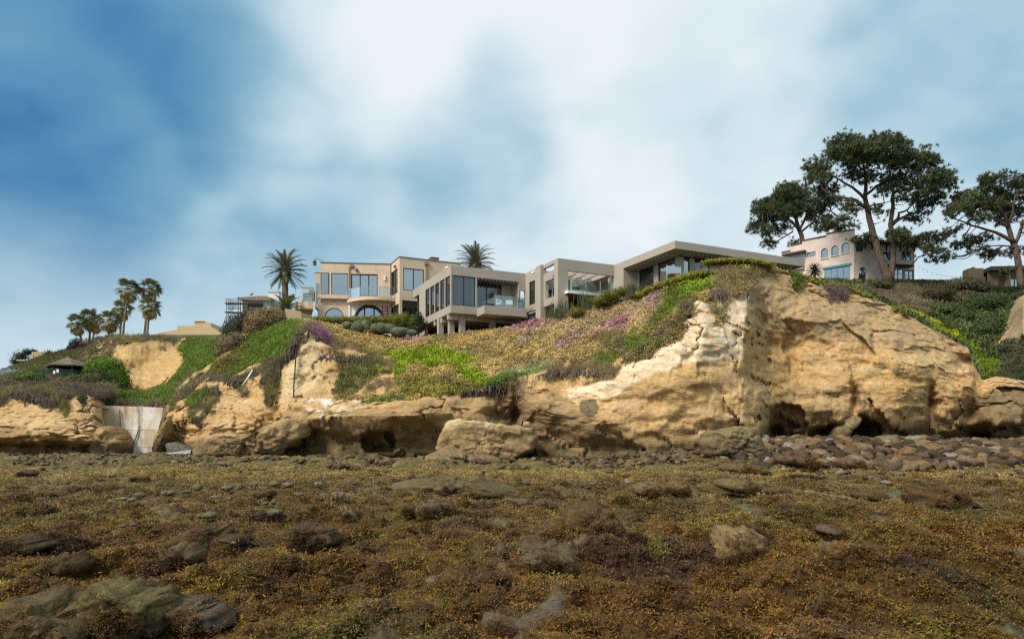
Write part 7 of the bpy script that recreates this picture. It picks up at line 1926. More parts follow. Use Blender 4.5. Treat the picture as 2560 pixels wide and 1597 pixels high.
# boulders standing in the weed of the reef: outline in an enlarged detail, base line, colours
REEF = [
 (zB, [(1540, 440), (1580, 395), (1640, 368), (1780, 358), (1900, 395), (1985, 460), (2025, 540), (2045, 620), (1960, 645), (1860, 640), (1740, 620), (1600, 560)], 1356, 0.55, (0.22, 0.155, 0.075), WEED, 'large domed boulder under brown weed, right of centre', 'boulder', 0.10),
 (zB, [(1430, 560), (1500, 495), (1620, 488), (1740, 540), (1790, 600), (1700, 640), (1480, 630)], 1350, 0.45, (0.17, 0.115, 0.03), WEED, 'golden weed covered boulder left of the large dome', 'boulder', 0.10),
 (zB, [(1125, 340), (1160, 312), (1240, 322), (1330, 312), (1355, 350), (1330, 385), (1200, 392), (1130, 375)], 1268, 0.5, GREY, BROWN, 'flat grey pitted rock in the middle distance', 'rock', 0.10),
 (zB, [(1360, 345), (1420, 315), (1500, 325), (1540, 370), (1460, 395), (1370, 385)], 1270, 0.5, (0.24, 0.22, 0.16), BROWN, 'pale rock right of the flat pitted rock', 'rock', 0.12),
 (zB, [(525, 410), (550, 345), (620, 330), (690, 355), (720, 420), (640, 445), (550, 445)], 1287, 0.5, (0.24, 0.22, 0.17), DARK, 'rounded grey boulder left of centre', 'boulder', 0.08),
 (zB, [(700, 390), (740, 350), (790, 372), (805, 415), (740, 430)], 1283, 0.35, (0.20, 0.20, 0.15), DARK, 'small grey stone touching the rounded grey boulder', 'stone', 0.08),
 (zB, [(420, 410), (450, 370), (520, 380), (540, 430), (440, 435)], 1284, 0.35, PURP, DARK, 'dark weedy stone left of the rounded grey boulder', 'stone', 0.14),
 (zB, [(1540, 300), (1600, 248), (1680, 270), (1745, 305), (1765, 332), (1650, 340), (1560, 325)], 1250, 0.5, (0.16, 0.15, 0.09), DARK, 'dark wedge shaped rock pointing right', 'rock', 0.06),
 (zB, [(2075, 270), (2110, 215), (2210, 188), (2310, 225), (2330, 280), (2240, 320), (2120, 310)], 1243, 0.8, (0.24, 0.19, 0.10), DARK, 'left boulder of the weedy pair on the right', 'boulder', 0.08),
 (zB, [(2320, 240), (2370, 192), (2440, 200), (2480, 250), (2470, 310), (2380, 310)], 1242, 0.8, (0.22, 0.16, 0.08), DARK, 'right boulder of the weedy pair on the right', 'boulder', 0.08),
 (zB, [(1520, 690), (1600, 640), (1720, 590), (1850, 620), (1945, 665), (1900, 700), (1720, 735), (1600, 725)], 1388, 0.4, (0.25, 0.235, 0.19), GREY, 'grey pitted rock in front of the large dome', 'rock', 0.16),
 (zB, [(1250, 740), (1400, 705), (1560, 720), (1700, 760), (1560, 790), (1320, 770)], 1406, 0.35, GREY, BROWN, 'low grey rock sheet below the pitted rock', 'rock', 0.16),
 (zB, [(590, 885), (680, 865), (800, 888), (900, 930), (890, 975), (760, 965), (640, 920)], 1474, 0.28, (0.24, 0.225, 0.21), (0.10, 0.085, 0.07), 'jagged grey rock in the weed near the bottom', 'rock', 0.18),
 (zB, [(980, 1170), (1060, 1125), (1150, 1160), (1260, 1210), (1290, 1260), (1160, 1270), (1050, 1220)], 1578, 0.22, (0.20, 0.195, 0.19), GREY, 'flat bluish grey rock at the bottom centre', 'rock', 0.16),
 (zB, [(0, 425), (50, 405), (100, 440), (130, 475), (40, 480)], 1298, 0.3, (0.32, 0.31, 0.24), BROWN, 'pale rounded stone at the left of the golden mound', 'stone', 0.08),
 (zC, [(300, 650), (330, 612), (420, 600), (530, 612), (620, 655), (640, 720), (650, 820), (610, 890), (500, 905), (370, 880), (250, 830), (230, 790), (280, 720)], 1420, 0.42, (0.42, 0.34, 0.20), (0.070, 0.038, 0.024), 'block with pale flat top and dark weedy front on the right', 'boulder', 0.09),
 (zC, [(380, 604), (470, 596), (600, 640), (720, 680), (620, 672), (500, 640)], 1342, 0.3, (0.36, 0.31, 0.2), BROWN, 'thin pale slab lying behind the flat topped block', 'rock', 0.06),
 (zC, [(1800, 330), (1830, 295), (1930, 292), (1990, 350), (2110, 430), (1980, 470), (1840, 460), (1750, 430)], 1266, 0.9, (0.13, 0.085, 0.04), DARK, 'shaggy dark weed mound at the right', 'rock', 0.18),
 (zC, [(1300, 400), (1310, 350), (1400, 345), (1470, 375), (1490, 405), (1380, 415)], 1246, 0.8, (0.14, 0.10, 0.045), DARK, 'dark rock beside the green tide pool', 'rock', 0.08),
 (zC, [(1170, 460), (1210, 425), (1290, 440), (1300, 475), (1220, 485)], 1272, 0.5, (0.13, 0.11, 0.04), WEED, 'small weedy boulder left of the green tide pool', 'boulder', 0.12),
 (zC, [(860, 300), (880, 268), (930, 268), (950, 300), (900, 312)], 1210, 0.6, (0.13, 0.10, 0.06), DARK, 'small dark boulder in the flat weed on the right', 'boulder', 0.08),
 (zC, [(290, 190), (310, 150), (420, 135), (560, 158), (690, 225), (560, 232), (400, 218)], 1182, 1.2, (0.21, 0.18, 0.10), DARK, 'long dark edged slab below the striped boulder', 'rock', 0.05),
 (zC, [(280, 300), (330, 255), (440, 250), (580, 290), (740, 350), (620, 368), (420, 350)], 1230, 1.2, (0.30, 0.26, 0.15), (0.18, 0.15, 0.08), 'pale grey layered slab in the weed on the right', 'rock', 0.05),
 (zC, [(720, 130), (760, 95), (900, 110), (1060, 160), (1100, 190), (900, 190), (780, 170)], 1168, 1.2, (0.20, 0.135, 0.105), DARK, 'dark purple brown flat boulder among the cobbles', 'boulder', 0.06),
 (zC, [(1150, 180), (1160, 130), (1220, 110), (1300, 130), (1320, 185), (1240, 200)], 1171, 0.9, (0.26, 0.20, 0.14), DARK, 'round boulder with dark underside among the cobbles', 'boulder', 0.05),
 (zC, [(880, 200), (900, 172), (960, 170), (985, 200), (940, 216)], 1176, 0.6, (0.40, 0.36, 0.29), (0.25, 0.21, 0.16), 'pale smooth boulder at the front of the cobbles', 'boulder', 0.04),
 (zC, [(1400, 560), (1440, 535), (1530, 560), (1520, 590), (1430, 590)], 1309, 0.35, (0.24, 0.24, 0.22), GREY, 'grey pitted stone in the weed at the right', 'stone', 0.16),
 (zC, [(1010, 610), (1100, 590), (1210, 650), (1180, 680), (1060, 660)], 1341, 0.4, GREY, PURP, 'low dark grey rock behind the weed slope', 'rock', 0.16),
 (zC, [(1780, 640), (1850, 612), (1940, 645), (1900, 665)], 1336, 0.3, (0.30, 0.25, 0.15), WEED, 'small tan stone on the right hand weed slope', 'stone', 0.06),
 (zA, [(1130, 630), (1165, 560), (1300, 538), (1480, 498), (1560, 555), (1730, 600), (1700, 650), (1500, 670), (1280, 670)], 1367, 0.5, (0.125, 0.085, 0.04), (0.028, 0.022, 0.014), 'long dark weedy rock with a black hollow on the left', 'rock', 0.16),
 (zA, [(1110, 720), (1170, 655), (1290, 648), (1375, 705), (1365, 790), (1280, 825), (1160, 790)], 1421, 0.35, (0.19, 0.15, 0.11), DARK, 'round boulder with pale patch on the left', 'boulder', 0.10),
 (zA, [(480, 1020), (580, 935), (720, 922), (900, 985), (1090, 1050), (1170, 1150), (1120, 1260), (900, 1290), (700, 1240), (540, 1140)], 1580, 0.42, (0.20, 0.215, 0.095), (0.10, 0.085, 0.045), 'large green tinged rock in the bottom left corner', 'boulder', 0.13),
 (zA, [(1000, 1005), (1120, 1000), (1280, 1040), (1450, 1075), (1570, 1140), (1600, 1210), (1400, 1220), (1180, 1170)], 1560, 0.32, (0.17, 0.165, 0.155), GREY, 'grey pitted rock beside the large green tinged rock', 'rock', 0.17),
 (zA, [(0, 1060), (80, 990), (220, 968), (400, 1040), (620, 1160), (660, 1280), (400, 1340), (120, 1340), (-80, 1250)], 1600, 0.40, (0.16, 0.15, 0.085), (0.09, 0.075, 0.05), 'mottled low rock at the very bottom left', 'rock', 0.15),
 (zA, [(1725, 312), (1790, 272), (1880, 262), (1890, 305), (1800, 322)], 1244, 0.7, (0.10, 0.085, 0.05), (0.03, 0.025, 0.02), 'dark upturned slab behind the pale stones', 'rock', 0.05),
 (zA, [(1900, 310), (1960, 290), (2100, 278), (2260, 285), (2200, 305), (2000, 318)], 1243, 0.6, (0.10, 0.08, 0.045), (0.03, 0.025, 0.02), 'thin dark crusted ledge right of the upturned slab', 'rock', 0.08),
 (zA, [(-60, 600), (60, 575), (200, 610), (290, 650), (240, 690), (0, 700)], 1376, 0.5, (0.085, 0.07, 0.04), (0.025, 0.02, 0.014), 'dark hollow rock at the left edge', 'rock', 0.14),
 (zA, [(170, 870), (290, 780), (420, 725), (530, 800), (490, 880), (300, 900)], 1448, 0.4, (0.11, 0.068, 0.026), WEED, 'brown weed mound on the lower left', 'boulder', 0.14),
 (zA, [(2000, 560), (2030, 490), (2110, 478), (2330, 530), (2350, 620), (2210, 670), (2060, 630)], 1366, 0.5, PURP, DARK, 'purplish rough rock left of centre', 'rock', 0.18),
 (zA, [(120, 150), (150, 125), (210, 140), (215, 165), (130, 168)], 1189, 0.5, (0.14, 0.10, 0.07), DARK, 'brown stone on the far left flat', 'stone', 0.08),
 (zA, [(915, 195), (940, 170), (1000, 178), (1010, 200), (940, 210)], 1204, 0.5, (0.12, 0.10, 0.07), DARK, 'dark stone beside the bright green patch', 'stone', 0.08),
 (zB, [(230, 240), (400, 172), (700, 150), (960, 165), (1210, 225), (1440, 300), (1100, 305), (700, 288), (320, 285)], 1236, 1.6, (0.22, 0.215, 0.12), (0.2, 0.15, 0.06), 'broad low grey green rock dome in the middle distance', 'rock', 0.09),
]
for i, (zf, ol, base, th, top, side, lab, cat, rg) in enumerate(REEF):
    pts = [zf(*q) for q in ol]
    D = reef_D(base); 
    gz = float(reef_height(np.array([(np.mean([q[0] for q in pts]) - CX) * D / F]), np.array([D]))[0])
    D = min(D * (1 - gz / EYE * 0.85), D * 1.05) if gz > 0 else D
    big = np.ptp([q[0] for q in pts]) > 100
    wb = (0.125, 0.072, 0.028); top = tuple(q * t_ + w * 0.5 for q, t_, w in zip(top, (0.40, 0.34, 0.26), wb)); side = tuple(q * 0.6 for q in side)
    if any(q in lab for q in ('large domed', 'pale flat top', 'weedy pair', 'flat grey pitted', 'rounded grey')): top = tuple(q * (0.8 if 'domed' in lab else 1.15) for q in top); side = tuple(q * 0.7 for q in side)
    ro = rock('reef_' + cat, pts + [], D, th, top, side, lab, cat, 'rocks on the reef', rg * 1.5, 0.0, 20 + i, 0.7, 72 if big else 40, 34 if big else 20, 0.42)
    sink = (0.24 if cat == 'rock' else 0.10) * np.ptp([q[1] for q in pts]) * D / F; ro.location.z -= sink; ROCK_W[-1][0][..., 2] -= sink
pts_, col_ = [], []
for W_, f_, sd_ in ROCK_W[-len(REEF):]:
    r_ = np.random.default_rng(len(pts_)); n_ = grid_normals(W_); c_ = W_.mean((0, 1)); n_ = n_ * np.sign((n_ * (W_ - c_)).sum(-1, keepdims=True)); ok = ((f_ < 0.5) & (n_[..., 2] > -0.3)) | (r_.random(f_.shape) < 0.34)
    q = W_[ok]; k_ = min(len(q), 700); i_ = r_.choice(len(q), k_, replace=False); pts_.append(q[i_] + r_.normal(0, 0.02, (k_, 3))); col_.append(np.tile(np.array((0.095, 0.052, 0.016)) * r_.uniform(0.6, 1.3), (k_, 1)))
sow_weed((np.concatenate(pts_), np.concatenate(col_)))
# pale stones in a row
PS = [(1390, 250, 35, 22), (1590, 255, 48, 20), (1692, 240, 20, 26), (1782, 228, 38, 20), (1862, 255, 30, 16), (1932, 226, 42, 18), (2022, 232, 38, 18), (1180, 288, 58, 20), (1312, 278, 32, 16), (980, 305, 42, 22), (852, 330, 46, 13), (922, 335, 32, 14), (1868, 362, 26, 14), (1925, 352, 22, 15),
      (1930, 425, 56, 24), (1450, 448, 82, 22), (2380, 302, 44, 28), (2100, 300, 50, 16), (860, 520, 30, 14), (930, 512, 26, 12), (990, 680, 24, 14), (318, 368, 24, 12), (1640, 640, 26, 14), (780, 165, 40, 12), (2090, 108, 34, 14), (2240, 228, 36, 20), (1520, 318, 50, 12)]
ORD = ['leftmost', 'second', 'third', 'fourth', 'fifth', 'sixth', 'seventh', 'eighth', 'ninth', 'tenth', 'eleventh', 'twelfth', 'thirteenth', 'fourteenth', 'fifteenth', 'sixteenth', 'seventeenth', 'eighteenth', 'nineteenth', 'twentieth', 'twenty-first', 'twenty-second', 'twenty-third', 'twenty-fourth', 'twenty-fifth', 'twenty-sixth', 'rightmost']
PS.sort()
for i, (x, y, rx, ry) in enumerate(PS):
    r = random.Random(i); pts = [zA(x + rx * math.cos(a) * r.uniform(0.85, 1.1), y + ry * math.sin(a) * r.uniform(0.85, 1.1)) for a in np.linspace(0, 2 * math.pi, 9)[:-1]]
    D = reef_D(zA(0, y + ry)[1]); D *= 0.97
    c = r.choice([(0.21, 0.175, 0.11), (0.18, 0.155, 0.085), (0.23, 0.195, 0.13), (0.16, 0.14, 0.07)])
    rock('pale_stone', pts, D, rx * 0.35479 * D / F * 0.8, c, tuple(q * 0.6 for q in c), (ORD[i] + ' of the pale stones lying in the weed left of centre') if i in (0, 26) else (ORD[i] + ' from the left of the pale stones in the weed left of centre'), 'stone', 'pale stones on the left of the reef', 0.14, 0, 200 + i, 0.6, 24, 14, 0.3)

# ---------------------------------------------------------------- cobbles
def cobble_mat(name, stops):
    t = NT(name); oi = t.n('ShaderNodeObjectInfo')
    cr = t.n('ShaderNodeValToRGB'); e = cr.color_ramp.elements; e[0].position = 0; e[0].color = (*stops[0], 1); e[1].position = 1; e[1].color = (*stops[-1], 1)
    for i, c in enumerate(stops[1:-1]): k = e.new((i + 1) / (len(stops) - 1)); k.color = (*c, 1)
    t.l(oi.outputs['Random'], cr.inputs[0]); n_ = t.noise(t.obj(), 3.0, 5, 0.6); n2 = t.noise(t.pos(), 11, 4, 0.65)
    h = t.n('ShaderNodeHueSaturation'); t.l(cr.outputs[0], h.inputs['Color']); t.l(t.math('ADD', t.mr(n_, 0.3, 0.7, 0.62, 1.14), t.mr(n2, 0.3, 0.7, -0.24, 0.20)), h.inputs['Value'])
    t.pbsdf(h.outputs[0], 0.92, 0.12, normal=t.bump(t.math('ADD', n_, n2), 0.5, 0.06)); return t.m
COLS = {'dark brown': [(0.050, 0.036, 0.024), (0.075, 0.052, 0.034)], 'brown': [(0.105, 0.070, 0.040), (0.135, 0.092, 0.052)], 'tan': [(0.19, 0.130, 0.070), (0.225, 0.155, 0.085)], 'orange brown': [(0.20, 0.118, 0.052), (0.23, 0.14, 0.065)], 'pale grey': [(0.24, 0.205, 0.15), (0.30, 0.255, 0.19)]}
CMATS = {k: cobble_mat('cobble_' + k.replace(' ', '_'), v) for k, v in COLS.items()}
M_COB = cobble_mat('pebble_mix', [(0.05, 0.036, 0.024), (0.12, 0.08, 0.045), (0.085, 0.06, 0.036), (0.2, 0.135, 0.07), (0.13, 0.09, 0.055), (0.24, 0.195, 0.13)])
def cobble_mesh(seed, nt=12, nf=8):
    th = np.linspace(0, 2 * math.pi, nt, endpoint=False); ph = np.linspace(0.05, math.pi - 0.05, nf); A, Ph = np.meshgrid(th, ph)
    d = np.stack([np.sin(Ph) * np.cos(A), np.sin(Ph) * np.sin(A), np.cos(Ph)], -1); s = seed * 13.7
    w = 1 + 0.45 * noise3(d[..., 0] * 1.3 + s, d[..., 1] * 1.3, d[..., 2] * 1.3) + 0.22 * noise3(d[..., 0] * 3 + s, d[..., 1] * 3, d[..., 2] * 3)
    v = d * w[..., None] * np.array([1.0, 0.74, 0.46])
    return np_mesh('cobble', v.reshape(-1, 3), grid_faces(nf, nt, True)[:, ::-1], [M_COB], True)
COB = [cobble_mesh(k) for k in range(7)]
def lay_cobbles():
    r = np.random.default_rng(77)
    cand = []
    # east beach, strip under the middle of the bluff, western strip: x range in pixels, distance range, size range, tries
    for x0, x1, d0, d1, s0, s1, n, grp in ((1840, 2640, 38.5, 50.0, 0.08, 0.60, 6500, 0), (640, 1860, 38.5, 47.5, 0.06, 0.30, 3600, 1), (20, 700, 40.0, 54, 0.06, 0.26, 2200, 2), (1500, 2600, 27.0, 39.0, 0.08, 0.30, 260, 1), (100, 1500, 24.0, 40.0, 0.07, 0.22, 260, 2)):
        px = r.uniform(x0, x1, n); d = r.uniform(d0, d1, n); s = s0 + (s1 - s0) * r.power(0.32, n)
        xx = (px - CX) * d / F; keep = np.ones(n, bool) if grp == 0 else (fbm(xx / 3.2 + 7, d / 3.2, 1.1, 3) + 0.25 * sstep(1200, 1700, px) - 0.12 * sstep(46, 41, d) > 0.02)
        for a, b, c, ok in zip(px, d, s, keep):
            if ok: cand.append(((a - CX) * b / F, b, c, grp))
    cand.sort(key=lambda q: -q[2])
    kept, cells = [], {}
    for x, y, s, g in cand:
        ok = True; ci, cj = int(x // 1.3), int(y // 1.3)
        for i in (-1, 0, 1):
            for j in (-1, 0, 1):
                for (xx, yy, ss) in cells.get((ci + i, cj + j), ()):
                    if (x - xx) ** 2 + (y - yy) ** 2 < (0.62 * (s + ss)) ** 2: ok = False; break
                if not ok: break
            if not ok: break
        if ok: kept.append((x, y, s, g)); cells.setdefault((ci, cj), []).append((x, y, s))
    K = np.array(kept); z = reef_height(K[:, 0], K[:, 1])
    order = np.argsort(-(K[:, 2] / K[:, 1]))
    place = {0: ('beach_cobble', 'cobbles on the eastern beach'), 1: ('shore_cobble', 'cobbles under the middle of the bluff'), 2: ('weedy_cobble', 'cobbles on the western flat')}
    keys = list(COLS); wts = [0.24, 0.33, 0.24, 0.14, 0.05]
    for k in order[:290]:
        x, y, s, g = K[k]; g = int(g); nm, grp = place[g]; ck = keys[int(r.choice(5, p=wts))]; px = CX + F * x / y
        size = 'large' if s > 0.46 else 'medium' if s > 0.34 else 'small'
        if g == 0:
            where = ('close under the eastern cliff' if y > 46.5 else 'at the front edge of the eastern beach' if y < 41.5 else 'in the middle of the eastern beach') + (' at its left end' if px < 2060 else ' at its right end' if px > 2330 else '')
        elif g == 1: where = 'in the strip under the middle cliff ' + ('left of the tilted block' if px < 1090 else 'below the tilted block' if px < 1360 else 'right of the tilted block')
        else: where = 'on the flat in front of the western cliff ' + ('left of the sea wall' if px < 300 else 'right of the sea wall')
        o = bpy.data.objects.new(nm, COB[int(r.integers(7))]); o.location = (x, y, z[k] + 0.16 * s); sc = s * r.uniform(0.85, 1.2)
        o.scale = (sc, s * r.uniform(0.8, 1.1), s * r.uniform(0.8, 1.3)); o.rotation_euler = (r.normal(0, 0.25), r.normal(0, 0.25), r.uniform(0, 6.28)); COL.objects.link(o); tag(o, '%s %s cobble %s' % (size, ck, where), 'cobble', grp)
        o.material_slots[0].link = 'OBJECT'; o.material_slots[0].material = CMATS[ck]
    rest = order[290:]; n = len(rest); s = K[rest, 2] * r.uniform(0.85, 1.15, n)
    pts = np.stack([K[rest, 0], K[rest, 1], z[rest] + 0.2 * s], 1); rot = np.stack([r.normal(0, 0.2, n), r.normal(0, 0.2, n), r.uniform(0, 6.28, n)], 1)
    scatter('pebbles', pts, rot, np.stack([s, s * 0.95, s], 1), np.full((n, 3), 0.3), [proto('pebble_%d' % i, m) for i, m in enumerate(COB)], r.integers(0, 7, n), 'small cobbles and pebbles filling the beach at the cliff foot', 'pebbles')
    # broken pink stones on the western slope
    n = 240; px = r.uniform(196, 292, n); py = 905 - (px - 200) * 0.55 + r.normal(0, 6, n)
    W = np.array([tuple(bluff_point(a, b)) for a, b in zip(px, py)]); s = r.uniform(0.10, 0.26, n)
    scatter('rubble', W, r.uniform(0, 6.28, (n, 3)), np.stack([s, s, s], 1), np.full((n, 3), 0.3), [proto('rubble_stone_%d' % i, m) for i, m in enumerate(COB[:3])], r.integers(0, 3, n), 'pinkish rubble spilling down the slope above the gazebo', 'rubble')
lay_cobbles()

# ---------------------------------------------------------------- gazebo, screen, deck
def z4(x, y): return x * 0.21164, 840 + y * 0.21164
def gazebo():
    D = 71.0; k = D / F
    c = P(170, 954, D); o = empty('gazebo', c, 'weathered shingle roofed gazebo wrapped in dark green mesh', 'gazebo')
    ze = EYE + (HY - 916) * k - c.z; zt = EYE + (HY - 893) * k - c.z; Rr = 54 * k
    sh = plaster('weathered_wood_shingle', (0.20, 0.155, 0.125), 0.3); wood = flat('dark_gazebo_wood', (0.045, 0.038, 0.03), 0.85)
    rings = 9
    hexv = lambda r_, z, off=0: [Vector((r_ * math.cos(R(60 * i + 12)) , r_ * 0.9 * math.sin(R(60 * i + 12)), z)) for i in range(6)]
    rr = random.Random(5)
    for s in range(rings):                       # courses of shingles, each lapping the one below
        r0, r1 = Rr * (1 - s / rings), Rr * (1 - (s + 1.25) / rings); z0, z1 = ze + (zt - ze) * s / rings, ze + (zt - ze) * (s + 1.25) / rings
        r1 = max(r1, 0.02); z1 = min(z1, zt + 0.02)
        A, B = hexv(r0, z0 + 0.05), hexv(r1, z1 + 0.012)
        for i in range(6):
            j = (i + 1) % 6; n = max(1, int((rings - s) * 0.9))
            mb = MB()
            for q in range(n):
                f0, f1 = q / n + 0.01, (q + 1) / n - 0.01; dz = Vector((0, 0, rr.uniform(-0.012, 0.02)))
                a, b, c2, d = A[i].lerp(A[j], f0) + dz, A[i].lerp(A[j], f1) + dz, B[i].lerp(B[j], f1) + dz, B[i].lerp(B[j], f0) + dz
                dn = Vector((0, 0, -0.05)); mb.add([a, b, c2, d, a + dn, b + dn, c2 + dn, d + dn], [(0, 1, 2, 3), (7, 6, 5, 4), (0, 4, 5, 1), (1, 5, 6, 2), (2, 6, 7, 3), (3, 7, 4, 0)])
            ob = mb.build('shingle_course', sh, o); ob['kind'] = 'stuff'
    MB().prism(hexv(Rr * 0.97, ze - 0.10), (0, 0, 0.1)).build('eave_board', wood, o)
    H = hexv(Rr * 0.80, 0)
    for v in H: MB().box(v.x - 0.07, v.x + 0.07, v.y - 0.07, v.y + 0.07, -0.8, ze - 0.1).build('post', wood, o)
    net = plaster('dark_green_mesh', (0.022, 0.050, 0.045), 0.2)
    for i in (2, 3, 4, 5):
        a, b = H[i], H[(i + 1) % 6]; d = (b - a); nrm = Vector((d.y, -d.x, 0)).normalized() * 0.02
        MB().prism([a + Vector((0, 0, -0.6)), b + Vector((0, 0, -0.6)), b + Vector((0, 0, ze - 0.4)), a + Vector((0, 0, ze - 0.4))], nrm).build('mesh_screen', net, o)
    MB().tube([(0, 0, zt), (0, 0, zt + 0.12)], [0.08, 0.03], 6).build('finial', sh, o)
    for i, (px, py) in enumerate(((135.5, 930), (144, 927))):
        q = P(px, py, D - Rr * 0.90)
        n = MB().box(-0.11, 0.11, -0.005, 0.005, -0.16, 0.16).build('notice', flat('white_paper', (0.75, 0.72, 0.72), 0.8)); n.location = q; tag(n, ('lower left' if i == 0 else 'upper right') + ' white paper notice on the green mesh screen', 'notice', 'notices on the screen')
    # sagging mesh fence to the left
    a = P(90, 925, D - 1.0); f = empty('mesh_fence', P(90, 955, D - 1.0), 'sagging dark green mesh fence left of the gazebo', 'fence'); f0 = f.location
    pts = []
    for s in range(13):
        x = 90 + 36 * s / 12; top = 923 + 3.0 * math.sin(math.pi * s / 12) * (1 + 0.4 * math.sin(s * 2.1)) - s * 0.3
        pts.append((P(x, top, D - 1.0 - 0.25 * s / 12) - f0, P(x, 958, D - 1.0 - 0.25 * s / 12) - f0))
    mb = MB()
    for (t0, b0), (t1, b1) in zip(pts, pts[1:]): mb.add([b0, b1, t1, t0], [(0, 1, 2, 3)])
    m = mb.build('mesh_screen', net, f); md = m.modifiers.new('thick', 'SOLIDIFY'); md.thickness = 0.02
    for s in (0, 6, 12):
        t_, b_ = pts[s]; MB().tube([b_, t_ + Vector((0, 0, 0.06))], 0.04, 6).build('post', wood, f)
gazebo()

def deck():
    D = 74.0; b = P(10, 950, D); f = Fr(b.x, b.y, 4, b)
    o = empty('deck', b, 'raised timber deck with glass railing at the left edge', 'deck'); wood = plaster('grey_deck_timber', (0.10, 0.075, 0.06), 0.2)
    A = lambda p: f.on(p, 930)[0]; Z = lambda y: f.on(20, y)[1]
    f.put('platform', wood, o, (A(-60), A(45), 0, 3, Z(946), Z(937)))
    glass_rail(f, o, [(A(-60), 0.05), (A(57), 0.05)], Z(937), Z(925), [6])
    for p in (-40, 0, 40): f.put('post', wood, o, (A(p), A(p) + 0.2, 0.4, 0.6, b.z - 1.5, Z(946)))
    f.put('privacy_panel', GLASS_R, o, (A(11), A(22), 0.3, 0.34, Z(937), Z(919)))
    for k in range(9): f.put('fascia_board', wood, o, (A(-60) + k * 0.5, A(-60) + k * 0.5 + 0.46, -0.04, -0.002, Z(947), Z(937.5)))
deck()

# ---------------------------------------------------------------- sea wall in the western cove
def z5(x, y): return x * 0.34389, 660 + y * 0.34389
def seawall():
    D = 58.2
    t = NT('stained_concrete'); p = t.pos()
    n1 = t.noise(p, 0.45, 5, 0.6); n2 = t.noise(t.scaled(p, 2.2, 2.2, 0.35), 1.0, 5, 0.65); n3 = t.noise(p, 9, 4)
    c = t.mix(t.mr(n1, 0.42, 0.58, 0, 1), (0.82, 0.79, 0.74), (0.58, 0.45, 0.30)); c = t.mix(t.mr(n2, 0.47, 0.68, 0, 0.85), c, (0.24, 0.17, 0.11)); c = t.mix(t.mr(n3, 0.55, 0.8, 0, 0.4), c, (0.7, 0.68, 0.64))
    t.pbsdf(c, 0.9, 0.2, normal=t.bump(n3, 0.3, 0.03))
    b = P(*z5(1000, 1420), D); o = empty('sea_wall', b, 'stained pale concrete sea wall patched into the western cove', 'wall')
    ol = [(725, 1032), (770, 1028), (1185, 1042), (1172, 1120), (1132, 1270), (1102, 1340), (1112, 1430), (868, 1430), (882, 1300), (832, 1232), (800, 1188), (738, 1172), (724, 1120)]
    # three lifts of concrete, cast one above the other
    def clip(poly, y0, y1):
        out = []
        for (lo, hi, sgn) in ((y0, None, 1), (None, y1, -1)):
            lim = lo if lo is not None else hi; src = poly if not out else out; res = []
            for (ax, ay), (bx, by) in zip(src, src[1:] + src[:1]):
                ia, ib = (ay - lim) * sgn >= 0, (by - lim) * sgn >= 0
                if ia: res.append((ax, ay))
                if ia != ib: q = (lim - ay) / (by - ay); res.append((ax + (bx - ax) * q, lim))
            out = res
        return out
    for i, (y0, y1) in enumerate(((1020, 1206), (1208, 1326), (1328, 1440))):
        q = clip(ol, y0, y1); off = (0.12, 0.04, -0.06)[i]
        MB().prism([P(*z5(x, y), D + off) - b for x, y in q][::-1], (0, 0.6, 0)).build('concrete_lift', t.m, o)
    for x0, y0, x1, y1 in ((1018, 1180, 962, 1330), (868, 1060, 880, 1190)):
        MB().tube([P(*z5(x0, y0), D - 0.02) - b, P(*z5(x1, y1), D - 0.10) - b], 0.045, 6).build('rib', flat('rusty_rib', (0.17, 0.12, 0.10), 0.9), o)
    MB().prism([P(*z5(x, y), D - 0.25) - b for x, y in ((722, 1046), (775, 1050), (775, 1028), (722, 1030))], (0, 0.8, 0)).build('coping', t.m, o)
seawall()
rock('cliff_spur', [z5(*q) for q in ((640, 1180), (738, 1172), (800, 1190), (834, 1234), (884, 1302), (872, 1390), (760, 1420), (640, 1400))], 56.0, 1.8, (0.44, 0.28, 0.12), (0.17, 0.12, 0.06), 'ochre rock spur overlapping the left edge of the sea wall', 'rock', None, 0.08, 0.05, 299, 0.6)
rock('leaning_rock', [z5(*q) for q in ((1110, 1330), (1150, 1200), (1200, 1130), (1215, 1090), (1230, 1180), (1200, 1300), (1180, 1370), (1130, 1390))], 57.4, 0.9, (0.33, 0.22, 0.10), (0.14, 0.10, 0.055), 'ochre rock leaning on the right edge of the sea wall', 'rock', None, 0.08, 0.04, 300)
rock('grey_base_rock', [z5(*q) for q in ((1190, 1300), (1260, 1295), (1370, 1330), (1420, 1370), (1340, 1400), (1220, 1400))], 56.4, 0.9, (0.17, 0.15, 0.11), (0.12, 0.11, 0.085), 'smooth grey rock at the base right of the sea wall', 'rock', None, 0.05, 0, 301)
# pale wet gravel apron in front of the sea wall
q = [P(*z5(x, y), D) for x, y, D in ((1060, 1400, 55.5), (1180, 1425, 52.5), (1370, 1425, 52.0), (1390, 1360, 55.5), (1260, 1372, 56.5))]
tag(MB().add([v + Vector((0, 0, 0.12)) for v in q] + [v - Vector((0, 0, 0.5)) for v in q], [(0, 1, 2, 3, 4), *[(i, i + 5, (i + 1) % 5 + 5, (i + 1) % 5) for i in range(5)]]).build('gravel_apron', plaster('wet_pale_gravel', (0.36, 0.34, 0.34), 0.35)), 'pale wet gravel in front of the western cove', kind='structure')

